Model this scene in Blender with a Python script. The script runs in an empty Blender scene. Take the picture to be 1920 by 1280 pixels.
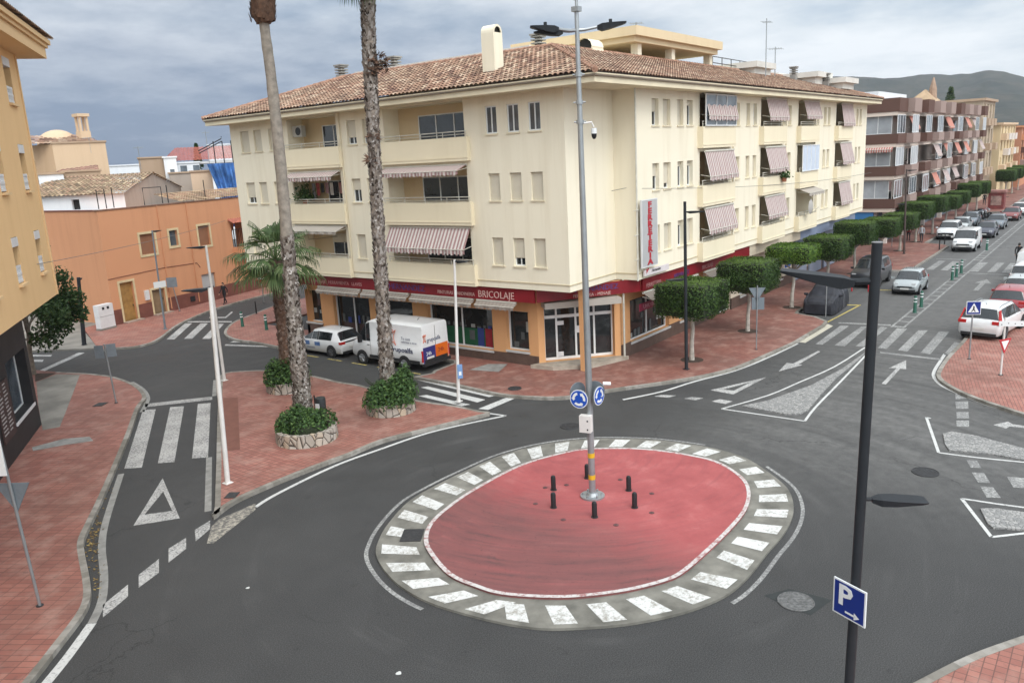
import bpy, bmesh, math, random
from mathutils import Vector, Matrix
random.seed(7)
S = bpy.context.scene; COL = S.collection
R_ = math.radians

# ---------------------------------------------------------------- camera
FPX, HC = 1500.0, 10.0
_y, _p, _r = R_(37.89), R_(12.94), R_(-3.01)
FW = Vector((math.cos(_y)*math.cos(_p), math.sin(_y)*math.cos(_p), -math.sin(_p)))
_r0 = FW.cross(Vector((0, 0, 1))).normalized(); _u0 = _r0.cross(FW)
RT = math.cos(_r)*_r0 + math.sin(_r)*_u0; UP = math.cos(_r)*_u0 - math.sin(_r)*_r0
cam = bpy.data.cameras.new('camera'); camo = bpy.data.objects.new('camera', cam); COL.objects.link(camo)
cam.sensor_width = 36; cam.lens = FPX/1920*36; cam.clip_start = .1; cam.clip_end = 12000
camo.matrix_world = Matrix(((RT.x, UP.x, -FW.x, 0), (RT.y, UP.y, -FW.y, 0), (RT.z, UP.z, -FW.z, HC), (0, 0, 0, 1)))
S.camera = camo

# ---------------------------------------------------------------- world, sun, exposure
SUN_EL, SUN_AZ = R_(50), R_(-116)           # sun behind cloud, over the right shoulder (azimuth from +X)
W = bpy.data.worlds.new('World'); S.world = W; W.use_nodes = True
wt = W.node_tree; wt.nodes.clear()
def wn(t, **k):
    n = wt.nodes.new(t)
    for a, b in k.items(): setattr(n, a, b)
    return n
def wl(a, b): wt.links.new(a, b)
def wmath(op, a, b=None, c=None, clamp=False):
    n = wn('ShaderNodeMath', operation=op, use_clamp=clamp)
    for i, v in enumerate((a, b, c)):
        if v is None: continue
        if isinstance(v, (int, float)): n.inputs[i].default_value = v
        else: wl(v, n.inputs[i])
    return n.outputs[0]
def wramp(fac, stops, interp='LINEAR'):
    n = wn('ShaderNodeValToRGB'); n.color_ramp.interpolation = interp
    e = n.color_ramp.elements
    while len(e) < len(stops): e.new(.5)
    for el, (p, c) in zip(e, stops): el.position = p; el.color = (*c, 1) if len(c) == 3 else c
    wl(fac, n.inputs[0]); return n.outputs[0]
def wmix(f, a, b):
    n = wn('ShaderNodeMix', data_type='RGBA')
    for s, v in ((n.inputs[0], f), (n.inputs[6], a), (n.inputs[7], b)):
        if isinstance(v, (int, float)): s.default_value = v
        elif isinstance(v, tuple): s.default_value = (*v, 1)
        else: wl(v, s)
    return n.outputs[2]
out = wn('ShaderNodeOutputWorld'); 
sky = wn('ShaderNodeTexSky', sky_type='NISHITA', sun_disc=False, sun_elevation=SUN_EL, sun_rotation=R_(90)-SUN_AZ)
tc = wn('ShaderNodeTexCoord').outputs['Generated']
sep = wn('ShaderNodeSeparateXYZ'); wl(tc, sep.inputs[0])
sx, sy, sz = sep.outputs
zc = wmath('MAXIMUM', sz, 0.0)
# cloud deck seen in perspective: direction divided by elevation
den = wmath('ADD', zc, .16)
cmb = wn('ShaderNodeCombineXYZ'); wl(wmath('DIVIDE', sx, den), cmb.inputs[0]); wl(wmath('DIVIDE', sy, den), cmb.inputs[1])
def wnoise(scale, det, rough, off):
    v = wn('ShaderNodeVectorMath', operation='ADD'); wl(cmb.outputs[0], v.inputs[0]); v.inputs[1].default_value = off
    n = wn('ShaderNodeTexNoise'); n.inputs['Scale'].default_value = scale; n.inputs['Detail'].default_value = det
    n.inputs['Roughness'].default_value = rough; wl(v.outputs[0], n.inputs['Vector']); return n.outputs[0]
n1 = wnoise(.75, 6, .55, (3.1, 1.2, 0)); n2 = wnoise(2.1, 7, .6, (7, 4, 2))
cl = wmath('ADD', wmath('MULTIPLY', n1, .65), wmath('MULTIPLY', n2, .35))
cloudcol = wramp(cl, ((.38, (.52, .61, .70)), (.46, (.72, .78, .83)), (.56, (.90, .935, .965))))
# the storm bank low in the north (left of the picture): darker, bluer
dn = wmath('ADD', wmath('MULTIPLY', sx, .33), wmath('MULTIPLY', sy, .944))
bank = wmath('MULTIPLY', wmath('SMOOTH_MIN', 1.0, wmath('MULTIPLY', wmath('SUBTRACT', dn, .66), 4.2, clamp=True), .05),
             wmath('SUBTRACT', 1.22, wmath('MULTIPLY', wmath('ADD', zc, wmath('MULTIPLY', wmath('SUBTRACT', n2, .5), .22)), 4.6), clamp=True), clamp=True)
c2 = wmix(wmath('MULTIPLY', bank, .95), cloudcol, (.062, .122, .25))
# thin bright cloud round the sun (south, behind the camera)
sd = Vector((math.cos(SUN_EL)*math.cos(SUN_AZ), math.cos(SUN_EL)*math.sin(SUN_AZ), math.sin(SUN_EL)))
dt = wn('ShaderNodeVectorMath', operation='DOT_PRODUCT'); wl(tc, dt.inputs[0]); dt.inputs[1].default_value = sd
glow = wmath('POWER', wmath('MAXIMUM', dt.outputs['Value'], 0.0), 2.2)
c3 = wmix(1.0, c2, c2)
bg1 = wn('ShaderNodeBackground'); wl(c2, bg1.inputs[0]); wl(wmath('ADD', 1.04, wmath('MULTIPLY', glow, 2.3)), bg1.inputs[1])
bg2 = wn('ShaderNodeBackground'); wl(sky.outputs[0], bg2.inputs[0]); bg2.inputs[1].default_value = .05
mx = wn('ShaderNodeMixShader'); mx.inputs[0].default_value = .12
wl(bg1.outputs[0], mx.inputs[1]); wl(bg2.outputs[0], mx.inputs[2]); wl(mx.outputs[0], out.inputs[0])
sun = bpy.data.lights.new('sun', 'SUN'); suno = bpy.data.objects.new('sun', sun); COL.objects.link(suno)
sun.energy = 1.25; sun.angle = R_(25); sun.color = (1, .95, .87)
suno.rotation_euler = (-sd).to_track_quat('-Z', 'Y').to_euler(); suno.location = (0, 0, 60)
S.view_settings.view_transform = 'Standard'; S.view_settings.look = 'None'; S.view_settings.gamma = 1
S.view_settings.exposure = 0.27
S.render.engine = 'CYCLES'

# ---------------------------------------------------------------- survey: photo pixel -> world point
def ray(x, y): return RT*((x-960)/FPX) - UP*((y-640)/FPX) + FW
def G(x, y, z=0.0):
    d = ray(x, y); t = (z-HC)/d.z; return (d.x*t, d.y*t)
def onX(x, y, Y): d = ray(x, y); t = Y/d.y; return d.x*t, HC+d.z*t
def onY(x, y, X): d = ray(x, y); t = X/d.x; return d.y*t, HC+d.z*t
def at_dist(x, y, D):
    d = ray(x, y); k = D/math.hypot(d.x, d.y); return Vector((d.x*k, d.y*k, HC+d.z*k))

# ---------------------------------------------------------------- scene helpers
def tag(o, label=None, cat=None, group=None, kind=None):
    if label: o['label'] = label
    if cat: o['category'] = cat
    if group: o['group'] = group
    if kind: o['kind'] = kind
    return o
def thing(name, label, cat, loc=(0, 0, 0), rz=0, group=None):
    o = bpy.data.objects.new(name, None); COL.objects.link(o); o.location = loc; o.rotation_euler = (0, 0, rz)
    o.empty_display_size = .2
    return tag(o, label, cat, group)
def link(name, me, parent=None, loc=None):
    o = bpy.data.objects.new(name, me); COL.objects.link(o)
    if parent is not None: o.parent = parent
    if loc is not None: o.location = loc
    return o
def copy_tree(o, parent=None):
    c = o.copy(); COL.objects.link(c)
    if parent is not None: c.parent = parent
    for ch in list(o.children): copy_tree(ch, c)
    return c
class MB:
    def __init__(s): s.v = []; s.f = []; s.m = []; s.uv = {}
    def add(s, vs, fs, m=0):
        b = len(s.v); s.v += [tuple(p) for p in vs]
        for f in fs: s.f.append([b+i for i in f]); s.m.append(m)
    def quad(s, a, b, c, d, m=0, uv=None):
        s.add((a, b, c, d), ((0, 1, 2, 3),), m)
        if uv: s.uv[len(s.f)-1] = uv
    def poly(s, pts, m=0): s.add(pts, (range(len(pts)),), m)
    def box(s, a, b, m=0):
        x0, y0, z0 = (min(a[i], b[i]) for i in range(3)); x1, y1, z1 = (max(a[i], b[i]) for i in range(3))
        s.add(((x0, y0, z0), (x1, y0, z0), (x1, y1, z0), (x0, y1, z0), (x0, y0, z1), (x1, y0, z1), (x1, y1, z1), (x0, y1, z1)), BOXF, m)
    def obox(s, F, a, b, m=0):
        """box in the frame F(u, w, z) -> point; a, b opposite corners"""
        u0, u1 = sorted((a[0], b[0])); w0, w1 = sorted((a[1], b[1])); z0, z1 = sorted((a[2], b[2]))
        s.add([F(u, w, z) for u, w, z in ((u0, w0, z0), (u1, w0, z0), (u1, w1, z0), (u0, w1, z0), (u0, w0, z1), (u1, w0, z1), (u1, w1, z1), (u0, w1, z1))], BOXF, m)
    def prism(s, pts, z0, z1, m=0, ms=None, bottom=False):
        n = len(pts); ms = m if ms is None else ms
        s.add([(p[0], p[1], z1) for p in pts], (range(n),), m)
        b = len(s.v); s.v += [(p[0], p[1], z0) for p in pts]
        for i in range(n):
            j = (i+1) % n; s.f.append([b+i, b+j, b-n+j, b-n+i]); s.m.append(ms)
        if bottom: s.f.append([b+i for i in reversed(range(n))]); s.m.append(ms)
    def tube(s, path, rad, seg=8, m=0, caps=True):
        path = [Vector(p) for p in path]
        if not hasattr(rad, '__len__'): rad = [rad]*len(path)
        rings = []; b0 = len(s.v)
        for i, p in enumerate(path):
            t = (path[min(i+1, len(path)-1)]-path[max(i-1, 0)]).normalized()
            a = t.cross(Vector((0, 0, 1)) if abs(t.z) < .95 else Vector((1, 0, 0))).normalized(); c = t.cross(a)
            for k in range(seg):
                g = 2*math.pi*k/seg; s.v.append(tuple(p+(a*math.cos(g)+c*math.sin(g))*rad[i]))
        for i in range(len(path)-1):
            for k in range(seg):
                a = b0+i*seg+k; c = b0+i*seg+(k+1) % seg; s.f.append([a, c, c+seg, a+seg]); s.m.append(m)
        if caps:
            s.f.append([b0+k for k in range(seg)]); s.m.append(m)
            e = b0+(len(path)-1)*seg; s.f.append([e+k for k in reversed(range(seg))]); s.m.append(m)
    def cyl(s, c, r, z0, z1, seg=16, m=0, r1=None): s.tube(((c[0], c[1], z0), (c[0], c[1], z1)), (r, r if r1 is None else r1), seg, m)
    def disc(s, c, r, ax, th, seg=24, m=0):
        c = Vector(c); ax = Vector(ax).normalized(); s.tube((c-ax*th/2, c+ax*th/2), r, seg, m)
    def build(s, name, mats, parent=None, smooth=False, sharp=35, loc=None, recalc=True):
        me = bpy.data.meshes.new(name); me.from_pydata(s.v, [], s.f)
        mats = mats if isinstance(mats, (list, tuple)) else [mats]
        for mt in mats: me.materials.append(mt)
        me.polygons.foreach_set('material_index', s.m)
        if s.uv:
            ul = me.uv_layers.new(name='uv')
            for fi, u in s.uv.items():
                for li, c in zip(me.polygons[fi].loop_indices, u): ul.data[li].uv = c
        if recalc:
            bm = bmesh.new(); bm.from_mesh(me)
            bmesh.ops.recalc_face_normals(bm, faces=bm.faces); bm.to_mesh(me); bm.free()
        if smooth:
            me.shade_smooth()
            if sharp: me.set_sharp_from_angle(angle=R_(sharp))
        me.update(); return link(name, me, parent, loc)
BOXF = ((0, 3, 2, 1), (4, 5, 6, 7), (0, 1, 5, 4), (1, 2, 6, 5), (2, 3, 7, 6), (3, 0, 4, 7))
def text_mesh(name, s, size, mat, parent, o, u, v, ext=.012, align='LEFT', sx=1.0, shear=0, space=1.0, offset=0):
    """lettering as real extruded glyphs: origin o, reading direction u, up direction v"""
    c = bpy.data.curves.new(name, 'FONT'); c.body = s; c.size = size; c.extrude = ext; c.align_x = align; c.resolution_u = 2
    c.shear = shear; c.space_character = space; c.offset = offset
    t = bpy.data.objects.new('tmp', c); COL.objects.link(t)
    me = bpy.data.meshes.new_from_object(t.evaluated_get(bpy.context.evaluated_depsgraph_get()))
    bpy.data.objects.remove(t); bpy.data.curves.remove(c)
    u = Vector(u).normalized(); v = Vector(v).normalized(); n = u.cross(v)
    me.transform(Matrix(((u.x*sx, v.x, n.x, o[0]), (u.y*sx, v.y, n.y, o[1]), (u.z*sx, v.z, n.z, o[2]), (0, 0, 0, 1))))
    me.materials.clear(); me.materials.append(mat); me.name = name
    return link(name, me, parent)
def catmull(pts, n=6, closed=False):
    P = [Vector(p) for p in pts]; N = len(P); o = []
    for i in range(N if closed else N-1):
        g = (lambda k: P[k % N]) if closed else (lambda k: P[max(0, min(N-1, k))])
        a, b, c, d = g(i-1), g(i), g(i+1), g(i+2)
        for k in range(n):
            t = k/n; o.append(.5*((2*b)+(c-a)*t+(2*a-5*b+4*c-d)*t*t+(3*b-a-3*c+d)*t**3))
    if not closed: o.append(P[-1])
    return o
def offset_line(pts, d, closed=False):
    """shift a 2-D polyline to its left by d"""
    P = [Vector((p[0], p[1])) for p in pts]; N = len(P); o = []
    for i in range(N):
        a = P[(i-1) % N] if (closed or i > 0) else P[i]; b = P[(i+1) % N] if (closed or i < N-1) else P[i]
        t0 = (P[i]-a); t1 = (b-P[i]); t0 = t0.normalized() if t0.length > 1e-6 else t1.normalized(); t1 = t1.normalized() if t1.length > 1e-6 else t0
        t = (t0+t1).normalized() if (t0+t1).length > 1e-6 else t0; n = Vector((-t.y, t.x)); c = max(.5, n.dot(Vector((-t0.y, t0.x))))
        o.append(P[i]+n*(d/c))
    return o

# ---------------------------------------------------------------- materials
class NT:
    def __init__(s, name):
        s.m = bpy.data.materials.new(name); s.m.use_nodes = True; s.t = s.m.node_tree; s.b = s.t.nodes['Principled BSDF']; s.o = s.t.nodes['Material Output']
    def n(s, t, **k):
        x = s.t.nodes.new(t)
        for a, b in k.items(): setattr(x, a, b)
        return x
    def l(s, a, b): s.t.links.new(a, b)
    def set(s, sock, v):
        if v is None: return
        if isinstance(v, (int, float)): sock.default_value = v
        elif isinstance(v, (tuple, list)): sock.default_value = (*v, 1) if (len(v) == 3 and sock.type == 'RGBA') else v
        else: s.l(v, sock)
    def math(s, op, a, b=None, c=None, clamp=False):
        x = s.n('ShaderNodeMath', operation=op, use_clamp=clamp)
        for i, v in enumerate((a, b, c)): s.set(x.inputs[i], v)
        return x.outputs[0]
    def mix(s, f, a, b, mode='MIX'):
        x = s.n('ShaderNodeMix', data_type='RGBA', blend_type=mode); s.set(x.inputs[0], f); s.set(x.inputs[6], a); s.set(x.inputs[7], b); return x.outputs[2]
    def ramp(s, f, stops, interp='LINEAR'):
        x = s.n('ShaderNodeValToRGB'); x.color_ramp.interpolation = interp; e = x.color_ramp.elements
        while len(e) < len(stops): e.new(.5)
        for el, (p, c) in zip(e, stops):
            el.position = p; el.color = (c, c, c, 1) if isinstance(c, (int, float)) else (*c, 1)
        s.l(f, x.inputs[0]); return x.outputs[0]
    def pos(s, kind='Object', scale=(1, 1, 1), rot=(0, 0, 0), loc=(0, 0, 0)):
        g = s.n('ShaderNodeTexCoord').outputs[kind]
        if kind == 'World': pass
        x = s.n('ShaderNodeMapping'); x.inputs['Scale'].default_value = scale; x.inputs['Rotation'].default_value = rot; x.inputs['Location'].default_value = loc
        s.l(g, x.inputs[0]); return x.outputs[0]
    def noise(s, scale, det=4, rough=.55, v=None, dist=0):
        x = s.n('ShaderNodeTexNoise'); x.inputs['Scale'].default_value = scale; x.inputs['Detail'].default_value = det; x.inputs['Roughness'].default_value = rough
        x.inputs['Distortion'].default_value = dist
        s.l(v if v is not None else s.pos(), x.inputs['Vector']); return x.outputs[0]
    def bump(s, h, st=.3, d=.02):
        x = s.n('ShaderNodeBump'); x.inputs['Strength'].default_value = st; x.inputs['Distance'].default_value = d; s.l(h, x.inputs['Height']); s.l(x.outputs[0], s.b.inputs['Normal'])
    def fin(s, col=None, rough=None, metal=None, spec=None):
        s.set(s.b.inputs['Base Color'], col); s.set(s.b.inputs['Roughness'], rough); s.set(s.b.inputs['Metallic'], metal); s.set(s.b.inputs['Specular IOR Level'], spec); return s.m
def plain(name, c, rough=.6, var=.12, scale=3.0, metal=0, spec=.4, bump=0, bscale=60):
    n = NT(name); k = n.noise(scale, 5)
    lo = tuple(x*(1-var) for x in c); hi = tuple(min(1, x*(1+var)) for x in c)
    if bump: n.bump(n.noise(bscale, 3), bump, .01)
    return n.fin(n.ramp(k, ((.3, lo), (.7, hi))), rough, metal, spec)
def stucco(name, c, dirt=(.55, .5, .42), amt=.35, bump=.25):
    """painted render: fine grain, faint rain streaks running down the wall, blotches"""
    n = NT(name); p = n.pos()
    st = n.noise(1.0, 5, .6, n.pos(scale=(1.6, 1.6, .12))); bl = n.noise(.35, 4, .5, p); fine = n.noise(45, 3, .6, p)
    col = n.mix(n.math('MULTIPLY', n.ramp(st, ((.48, 0), (.74, 1))), amt), c, tuple(a*b*1.25 for a, b in zip(c, dirt)))
    col = n.mix(n.ramp(bl, ((.35, 0), (.7, .22))), col, tuple(min(1, x*1.12) for x in c))
    col = n.mix(n.math('MULTIPLY', fine, .16), col, tuple(x*.75 for x in c))
    n.bump(fine, bump, .012); return n.fin(col, .88, 0, .25)
def glassy(name, c=(.02, .025, .03), rough=.06):
    n = NT(name); k = n.noise(.8, 3); return n.fin(n.ramp(k, ((.35, tuple(x*.6 for x in c)), (.7, tuple(x*1.6 for x in c)))), rough, 0, .7)
# ---------------------------------------------------------------- ground materials
def m_asphalt():
    n = NT('asphalt'); p = n.pos(); fine = n.noise(38, 3, .8, p); mid = n.noise(.55, 5, .6, p); big = n.noise(.13, 4, .5, p)
    c = n.ramp(mid, ((.3, (.027, .0268, .0265)), (.7, (.043, .0425, .042))))
    c = n.mix(n.ramp(big, ((.45, 0), (.75, .5))), c, (.06, .059, .058))
    pt = n.n('ShaderNodeTexVoronoi'); pt.inputs['Scale'].default_value = .11; n.l(p, pt.inputs['Vector']); ps = n.n('ShaderNodeSeparateColor'); n.l(pt.outputs['Color'], ps.inputs[0]); c = n.mix(n.ramp(ps.outputs[0], ((.55, 0), (.58, .35)), 'LINEAR'), c, n.mix(.5, c, (.02, .02, .02)))
    oil = n.noise(1.7, 2, .5, p); c = n.mix(n.ramp(oil, ((.70, 0), (.76, .55))), c, (.014, .014, .014))
    # tyre-polished dusty sweeps round the island, strongest on the east side of the junction
    s = n.n('ShaderNodeSeparateXYZ'); n.l(p, s.inputs[0]); X, Y, Z = s.outputs
    dx = n.math('SUBTRACT', X, 17.6); dy = n.math('SUBTRACT', Y, 11.4)
    rad = n.math('SQRT', n.math('ADD', n.math('MULTIPLY', dx, dx), n.math('MULTIPLY', dy, dy)))
    cb = n.n('ShaderNodeCombineXYZ'); n.l(n.math('MULTIPLY', rad, 1.6), cb.inputs[0]); n.l(n.math('MULTIPLY', n.math('ARCTAN2', dy, dx), 1.1), cb.inputs[1])
    sw = n.noise(1.0, 5, .6, cb.outputs[0])
    k1 = n.n('ShaderNodeMapRange', interpolation_type='SMOOTHSTEP'); n.l(X, k1.inputs[0]); k1.inputs[1].default_value = 19; k1.inputs[2].default_value = 28
    k2 = n.n('ShaderNodeMapRange', interpolation_type='SMOOTHSTEP'); n.l(Y, k2.inputs[0]); k2.inputs[1].default_value = 15; k2.inputs[2].default_value = 9
    dust = n.math('MULTIPLY', n.math('MULTIPLY', k1.outputs[0], k2.outputs[0]), n.ramp(sw, ((.3, .3), (.7, 1))))
    far = n.n('ShaderNodeMapRange', interpolation_type='SMOOTHSTEP'); n.l(X, far.inputs[0]); far.inputs[1].default_value = 36; far.inputs[2].default_value = 60
    lane = n.noise(1.0, 4, .6, n.pos(scale=(.05, 1.3, 1)))
    c = n.mix(n.math('MULTIPLY', n.math('MULTIPLY', dust, n.ramp(n.noise(2.6, 6, .7, p), ((.3, .35), (.65, 1)))), .8), c, (.18, .176, .168))
    c = n.mix(n.math('MULTIPLY', far.outputs[0], n.ramp(lane, ((.3, .25), (.7, .9)))), c, (.13, .128, .124))
    c = n.mix(n.math('MULTIPLY', n.ramp(sw, ((.55, 0), (.72, .5))), n.ramp(mid, ((.4, 0), (.65, 1)))), c, (.09, .088, .085))
    # crack-sealed hairlines
    vo = n.n('ShaderNodeTexVoronoi', feature='DISTANCE_TO_EDGE'); vo.inputs['Scale'].default_value = .16
    wv = n.n('ShaderNodeVectorMath', operation='ADD'); n.l(p, wv.inputs[0]); nn = n.n('ShaderNodeTexNoise'); nn.inputs['Scale'].default_value = 1.2; nn.inputs['Detail'].default_value = 5; n.l(p, nn.inputs['Vector']); n.l(nn.outputs['Color'], wv.inputs[1]); n.l(wv.outputs[0], vo.inputs['Vector'])
    crack = n.math('MULTIPLY', n.ramp(vo.outputs['Distance'], ((0, 1), (.004, 0))), n.ramp(n.noise(.2, 2, .5, p), ((.5, 0), (.56, .8))))
    c = n.mix(crack, c, (.012, .012, .012))
    c = n.mix(n.ramp(fine, ((.45, 0), (.62, .55))), n.mix(n.ramp(fine, ((.3, .5), (.42, 0))), c, (.012, .012, .012)), n.mix(.55, c, (.16, .158, .155)))
    n.bump(fine, .35, .006)
    return n.fin(c, n.ramp(mid, ((.3, .62), (.7, .85))), 0, .35)
def m_pavers(name, sc=(1, 1, 1), rot=0, tone=1.0, w=.2, h=.2, off=0.0, dirt=.6):
    n = NT(name); p = n.pos(scale=sc, rot=(0, 0, rot)); b = n.n('ShaderNodeTexBrick'); n.l(p, b.inputs['Vector'])
    b.offset = off; b.inputs['Scale'].default_value = 1; b.inputs['Brick Width'].default_value = w; b.inputs['Row Height'].default_value = h
    b.inputs['Mortar Size'].default_value = .012; b.inputs['Mortar Smooth'].default_value = .3; b.inputs['Bias'].default_value = 0
    t = tone
    b.inputs['Color1'].default_value = (.365*t, .155*t, .118*t, 1); b.inputs['Color2'].default_value = (.28*t, .108*t, .084*t, 1); b.inputs['Mortar'].default_value = (.14, .068, .055, 1)
    big = n.noise(.28, 5, .62); mid = n.noise(1.3, 5, .6)
    c = n.mix(n.ramp(big, ((.38, 0), (.66, dirt))), b.outputs['Color'], (.15, .082, .066))
    c = n.mix(n.ramp(mid, ((.48, 0), (.72, .6))), c, (.38, .235, .19))
    c = n.mix(n.ramp(n.noise(5, 3), ((.62, 0), (.72, .35))), c, (.10, .06, .055))
    n.bump(b.outputs['Fac'], -.4, .01)
    return n.fin(c, n.ramp(big, ((.35, .55), (.7, .85))), 0, .35)
def m_worn(name, c, under=(.06, .06, .06), wear=.45, sc=9.0):
    n = NT(name); k = n.noise(sc, 6, .75); g = n.noise(.9, 3); 
    w = n.ramp(n.math('ADD', n.math('MULTIPLY', k, .75), n.math('MULTIPLY', g, .25)), ((wear-.07, 1), (wear+.05, 0)))
    cc = n.mix(n.noise(2.5, 4), tuple(x*.8 for x in c), c)
    return n.fin(n.mix(w, cc, under), .7, 0, .35)
def m_reddisc():
    n = NT('red_road_paint'); p = n.pos(); s = n.n('ShaderNodeSeparateXYZ'); n.l(p, s.inputs[0]); X, Y, Z = s.outputs
    dx = n.math('SUBTRACT', X, 21.5); dy = n.math('SUBTRACT', Y, 14.0)
    rad = n.math('SQRT', n.math('ADD', n.math('MULTIPLY', dx, dx), n.math('MULTIPLY', dy, dy)))
    cb = n.n('ShaderNodeCombineXYZ'); n.l(n.math('MULTIPLY', rad, 3.4), cb.inputs[0]); n.l(n.math('MULTIPLY', n.math('ARCTAN2', dy, dx), 1.3), cb.inputs[1])
    tyre = n.noise(1.4, 7, .7, cb.outputs[0]); blot = n.noise(1.1, 6, .65, p); grit = n.noise(14, 4, .7, p)
    # traffic cuts the near (south-west) edge of the disc: rubber there, clean paint round the mast
    q = n.math('ADD', n.math('MULTIPLY', n.math('SUBTRACT', X, 18.9), -.86), n.math('MULTIPLY', n.math('SUBTRACT', Y, 11.9), .12))
    mr = n.n('ShaderNodeMapRange', interpolation_type='SMOOTHSTEP'); n.l(n.math('ADD', q, n.math('MULTIPLY', n.math('SUBTRACT', blot, .5), 2.0)), mr.inputs[0]); mr.inputs[1].default_value = .3; mr.inputs[2].default_value = 2.7
    c = n.ramp(blot, ((.3, (.30, .070, .071)), (.55, (.37, .094, .094)), (.75, (.44, .145, .14))))
    mk = n.math('MULTIPLY', mr.outputs[0], n.ramp(tyre, ((.3, .55), (.6, 1))))
    c = n.mix(n.math('MULTIPLY', mk, .95), c, (.155, .07, .066)); c = n.mix(n.ramp(n.noise(9, 5, .75, p), ((.58, 0), (.7, .5))), c, (.20, .09, .088)); c = n.mix(n.ramp(n.noise(30, 3, .8, p), ((.6, 0), (.75, .5))), c, (.12, .055, .055))
    c = n.mix(n.math('MULTIPLY', n.ramp(tyre, ((.5, 0), (.68, .6))), .9), c, (.24, .07, .075))
    c2_ = n.n('ShaderNodeCombineXYZ'); n.l(n.math('ADD', n.math('MULTIPLY', rad, 5.5), n.math('MULTIPLY', blot, 2.2)), c2_.inputs[0]); n.l(n.math('MULTIPLY', n.math('ARCTAN2', dy, dx), 2.2), c2_.inputs[1]); scf = n.noise(1.0, 4, .6, c2_.outputs[0])
    c = n.mix(n.math('MULTIPLY', n.math('ADD', n.math('MULTIPLY', mr.outputs[0], .85), .15), n.math('MULTIPLY', n.ramp(scf, ((.46, 0), (.68, .75))), n.ramp(n.noise(.8, 4, .6, p), ((.38, .25), (.6, 1))))), c, (.085, .05, .05))
    c = n.mix(n.math('MULTIPLY', mr.outputs[0], n.ramp(grit, ((.6, 0), (.72, .7)))), c, (.06, .035, .035))
    return n.fin(c, .75, 0, .3)
def m_cobble():
    n = NT('cobbles'); v = n.n('ShaderNodeTexVoronoi', feature='DISTANCE_TO_EDGE'); v.inputs['Scale'].default_value = 10.5; n.l(n.pos(), v.inputs['Vector'])
    v2 = n.n('ShaderNodeTexVoronoi'); v2.inputs['Scale'].default_value = 10.5; n.l(n.pos(), v2.inputs['Vector'])
    g = n.ramp(v2.outputs['Color'], ((.2, (.22, .22, .215)), (.8, (.36, .35, .335))))
    e = n.ramp(v.outputs['Distance'], ((.02, 1), (.09, 0))); n.bump(v.outputs['Distance'], .8, .03)
    return n.fin(n.mix(e, g, (.13, .13, .125)), .8, 0, .3)
def m_kerb():
    n = NT('kerb_stone'); g = n.n('ShaderNodeNewGeometry'); c = n.ramp(g.outputs['Random Per Island'], ((0, (.20, .185, .16)), (.5, (.27, .25, .22)), (1, (.33, .31, .28))))
    c = n.mix(n.ramp(n.noise(3, 5), ((.45, 0), (.7, .7))), c, (.12, .11, .09)); n.bump(n.noise(30, 3), .3, .01); return n.fin(c, .85, 0, .25)
A_ROAD = m_asphalt()
A_PAV = m_pavers('red_pavers'); A_PAV2 = m_pavers('red_paver_strips', rot=R_(57), tone=.95, w=.4, h=.2)
A_PAVC = m_pavers('brown_red_pavers', rot=R_(5), tone=.80, dirt=.75)
A_PAV3 = m_pavers('red_pavers_light', rot=R_(-12), tone=1.12, w=.25, h=.125, off=.5)
A_KERB = m_kerb(); A_GUT = plain('gutter_concrete', (.25, .245, .23), .85, .25, 3)
A_WHITE = m_worn('worn_white_paint', (.52, .51, .49), (.17, .168, .165), .50, 14); A_FADED = m_worn('faded_white_paint', (.42, .42, .40), (.17, .168, .165), .54, 13)
A_FRESH = m_worn('white_line_paint', (.60, .60, .58), (.15, .15, .147), wear=.42, sc=12); A_YEL = m_worn('worn_yellow_paint', (.50, .40, .12), wear=.46)
A_APRON = plain('apron_concrete', (.165, .158, .136), .85, .4, 1.6, bump=.3); A_STRIPE = m_worn('island_stripe_paint', (.66, .66, .64), (.30, .285, .25), .47, 9)
A_CONC = plain('old_concrete', (.22, .205, .18), .9, .3, .7, bump=.3); A_EARTH = plain('dry_earth', (.15, .125, .09), .95, .3, .05)
A_SOIL = plain('planting_soil', (.06, .04, .03), .95, .3, 4); A_IRON = plain('cast_iron', (.045, .045, .047), .6, .3, 9, metal=.3, bump=.5); A_COB = m_cobble()

def struct(name, mb, m, **k): return tag(mb.build(name, m, **k), kind='structure')
mb = MB(); mb.quad((-2600, -2600, -.06), (2600, -2600, -.06), (2600, 2600, -.06), (-2600, 2600, -.06)); struct('ground', mb, A_EARTH)
mb = MB(); mb.quad((-60, -60, 0), (330, -60, 0), (330, 110, 0), (-60, 110, 0)); struct('road', mb, A_ROAD)

def GP(px, z=0): return [G(x, y, z) for x, y in px]
def pavement(name, edge, rest, m, kerb=True, closed=False, z=.12, side=1):
    """edge: world points along the kerb; rest: points closing the slab behind it"""
    mb = MB(); mb.prism([tuple(p) for p in edge]+list(rest), 0, z); o = struct(name, mb, m)
    if kerb:
        k = MB(); a = offset_line(edge, -.02*side, closed); b = offset_line(edge, .15*side, closed); N = len(edge)
        for i in range(N if closed else N-1):
            j = (i+1) % N
            k.add([(a[i].x, a[i].y, 0), (a[j].x, a[j].y, 0), (b[j].x, b[j].y, 0), (b[i].x, b[i].y, 0), (a[i].x, a[i].y, z+.006), (a[j].x, a[j].y, z+.006), (b[j].x, b[j].y, z+.006), (b[i].x, b[i].y, z+.006)], ((4, 5, 6, 7), (0, 1, 5, 4), (2, 3, 7, 6)))
        struct('kerb', k, A_KERB)
    return o
def sm(px, n=4, z=.12): return [(p.x, p.y) for p in catmull([Vector((*G(x, y, z), 0)) for x, y in px], n)]

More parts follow.
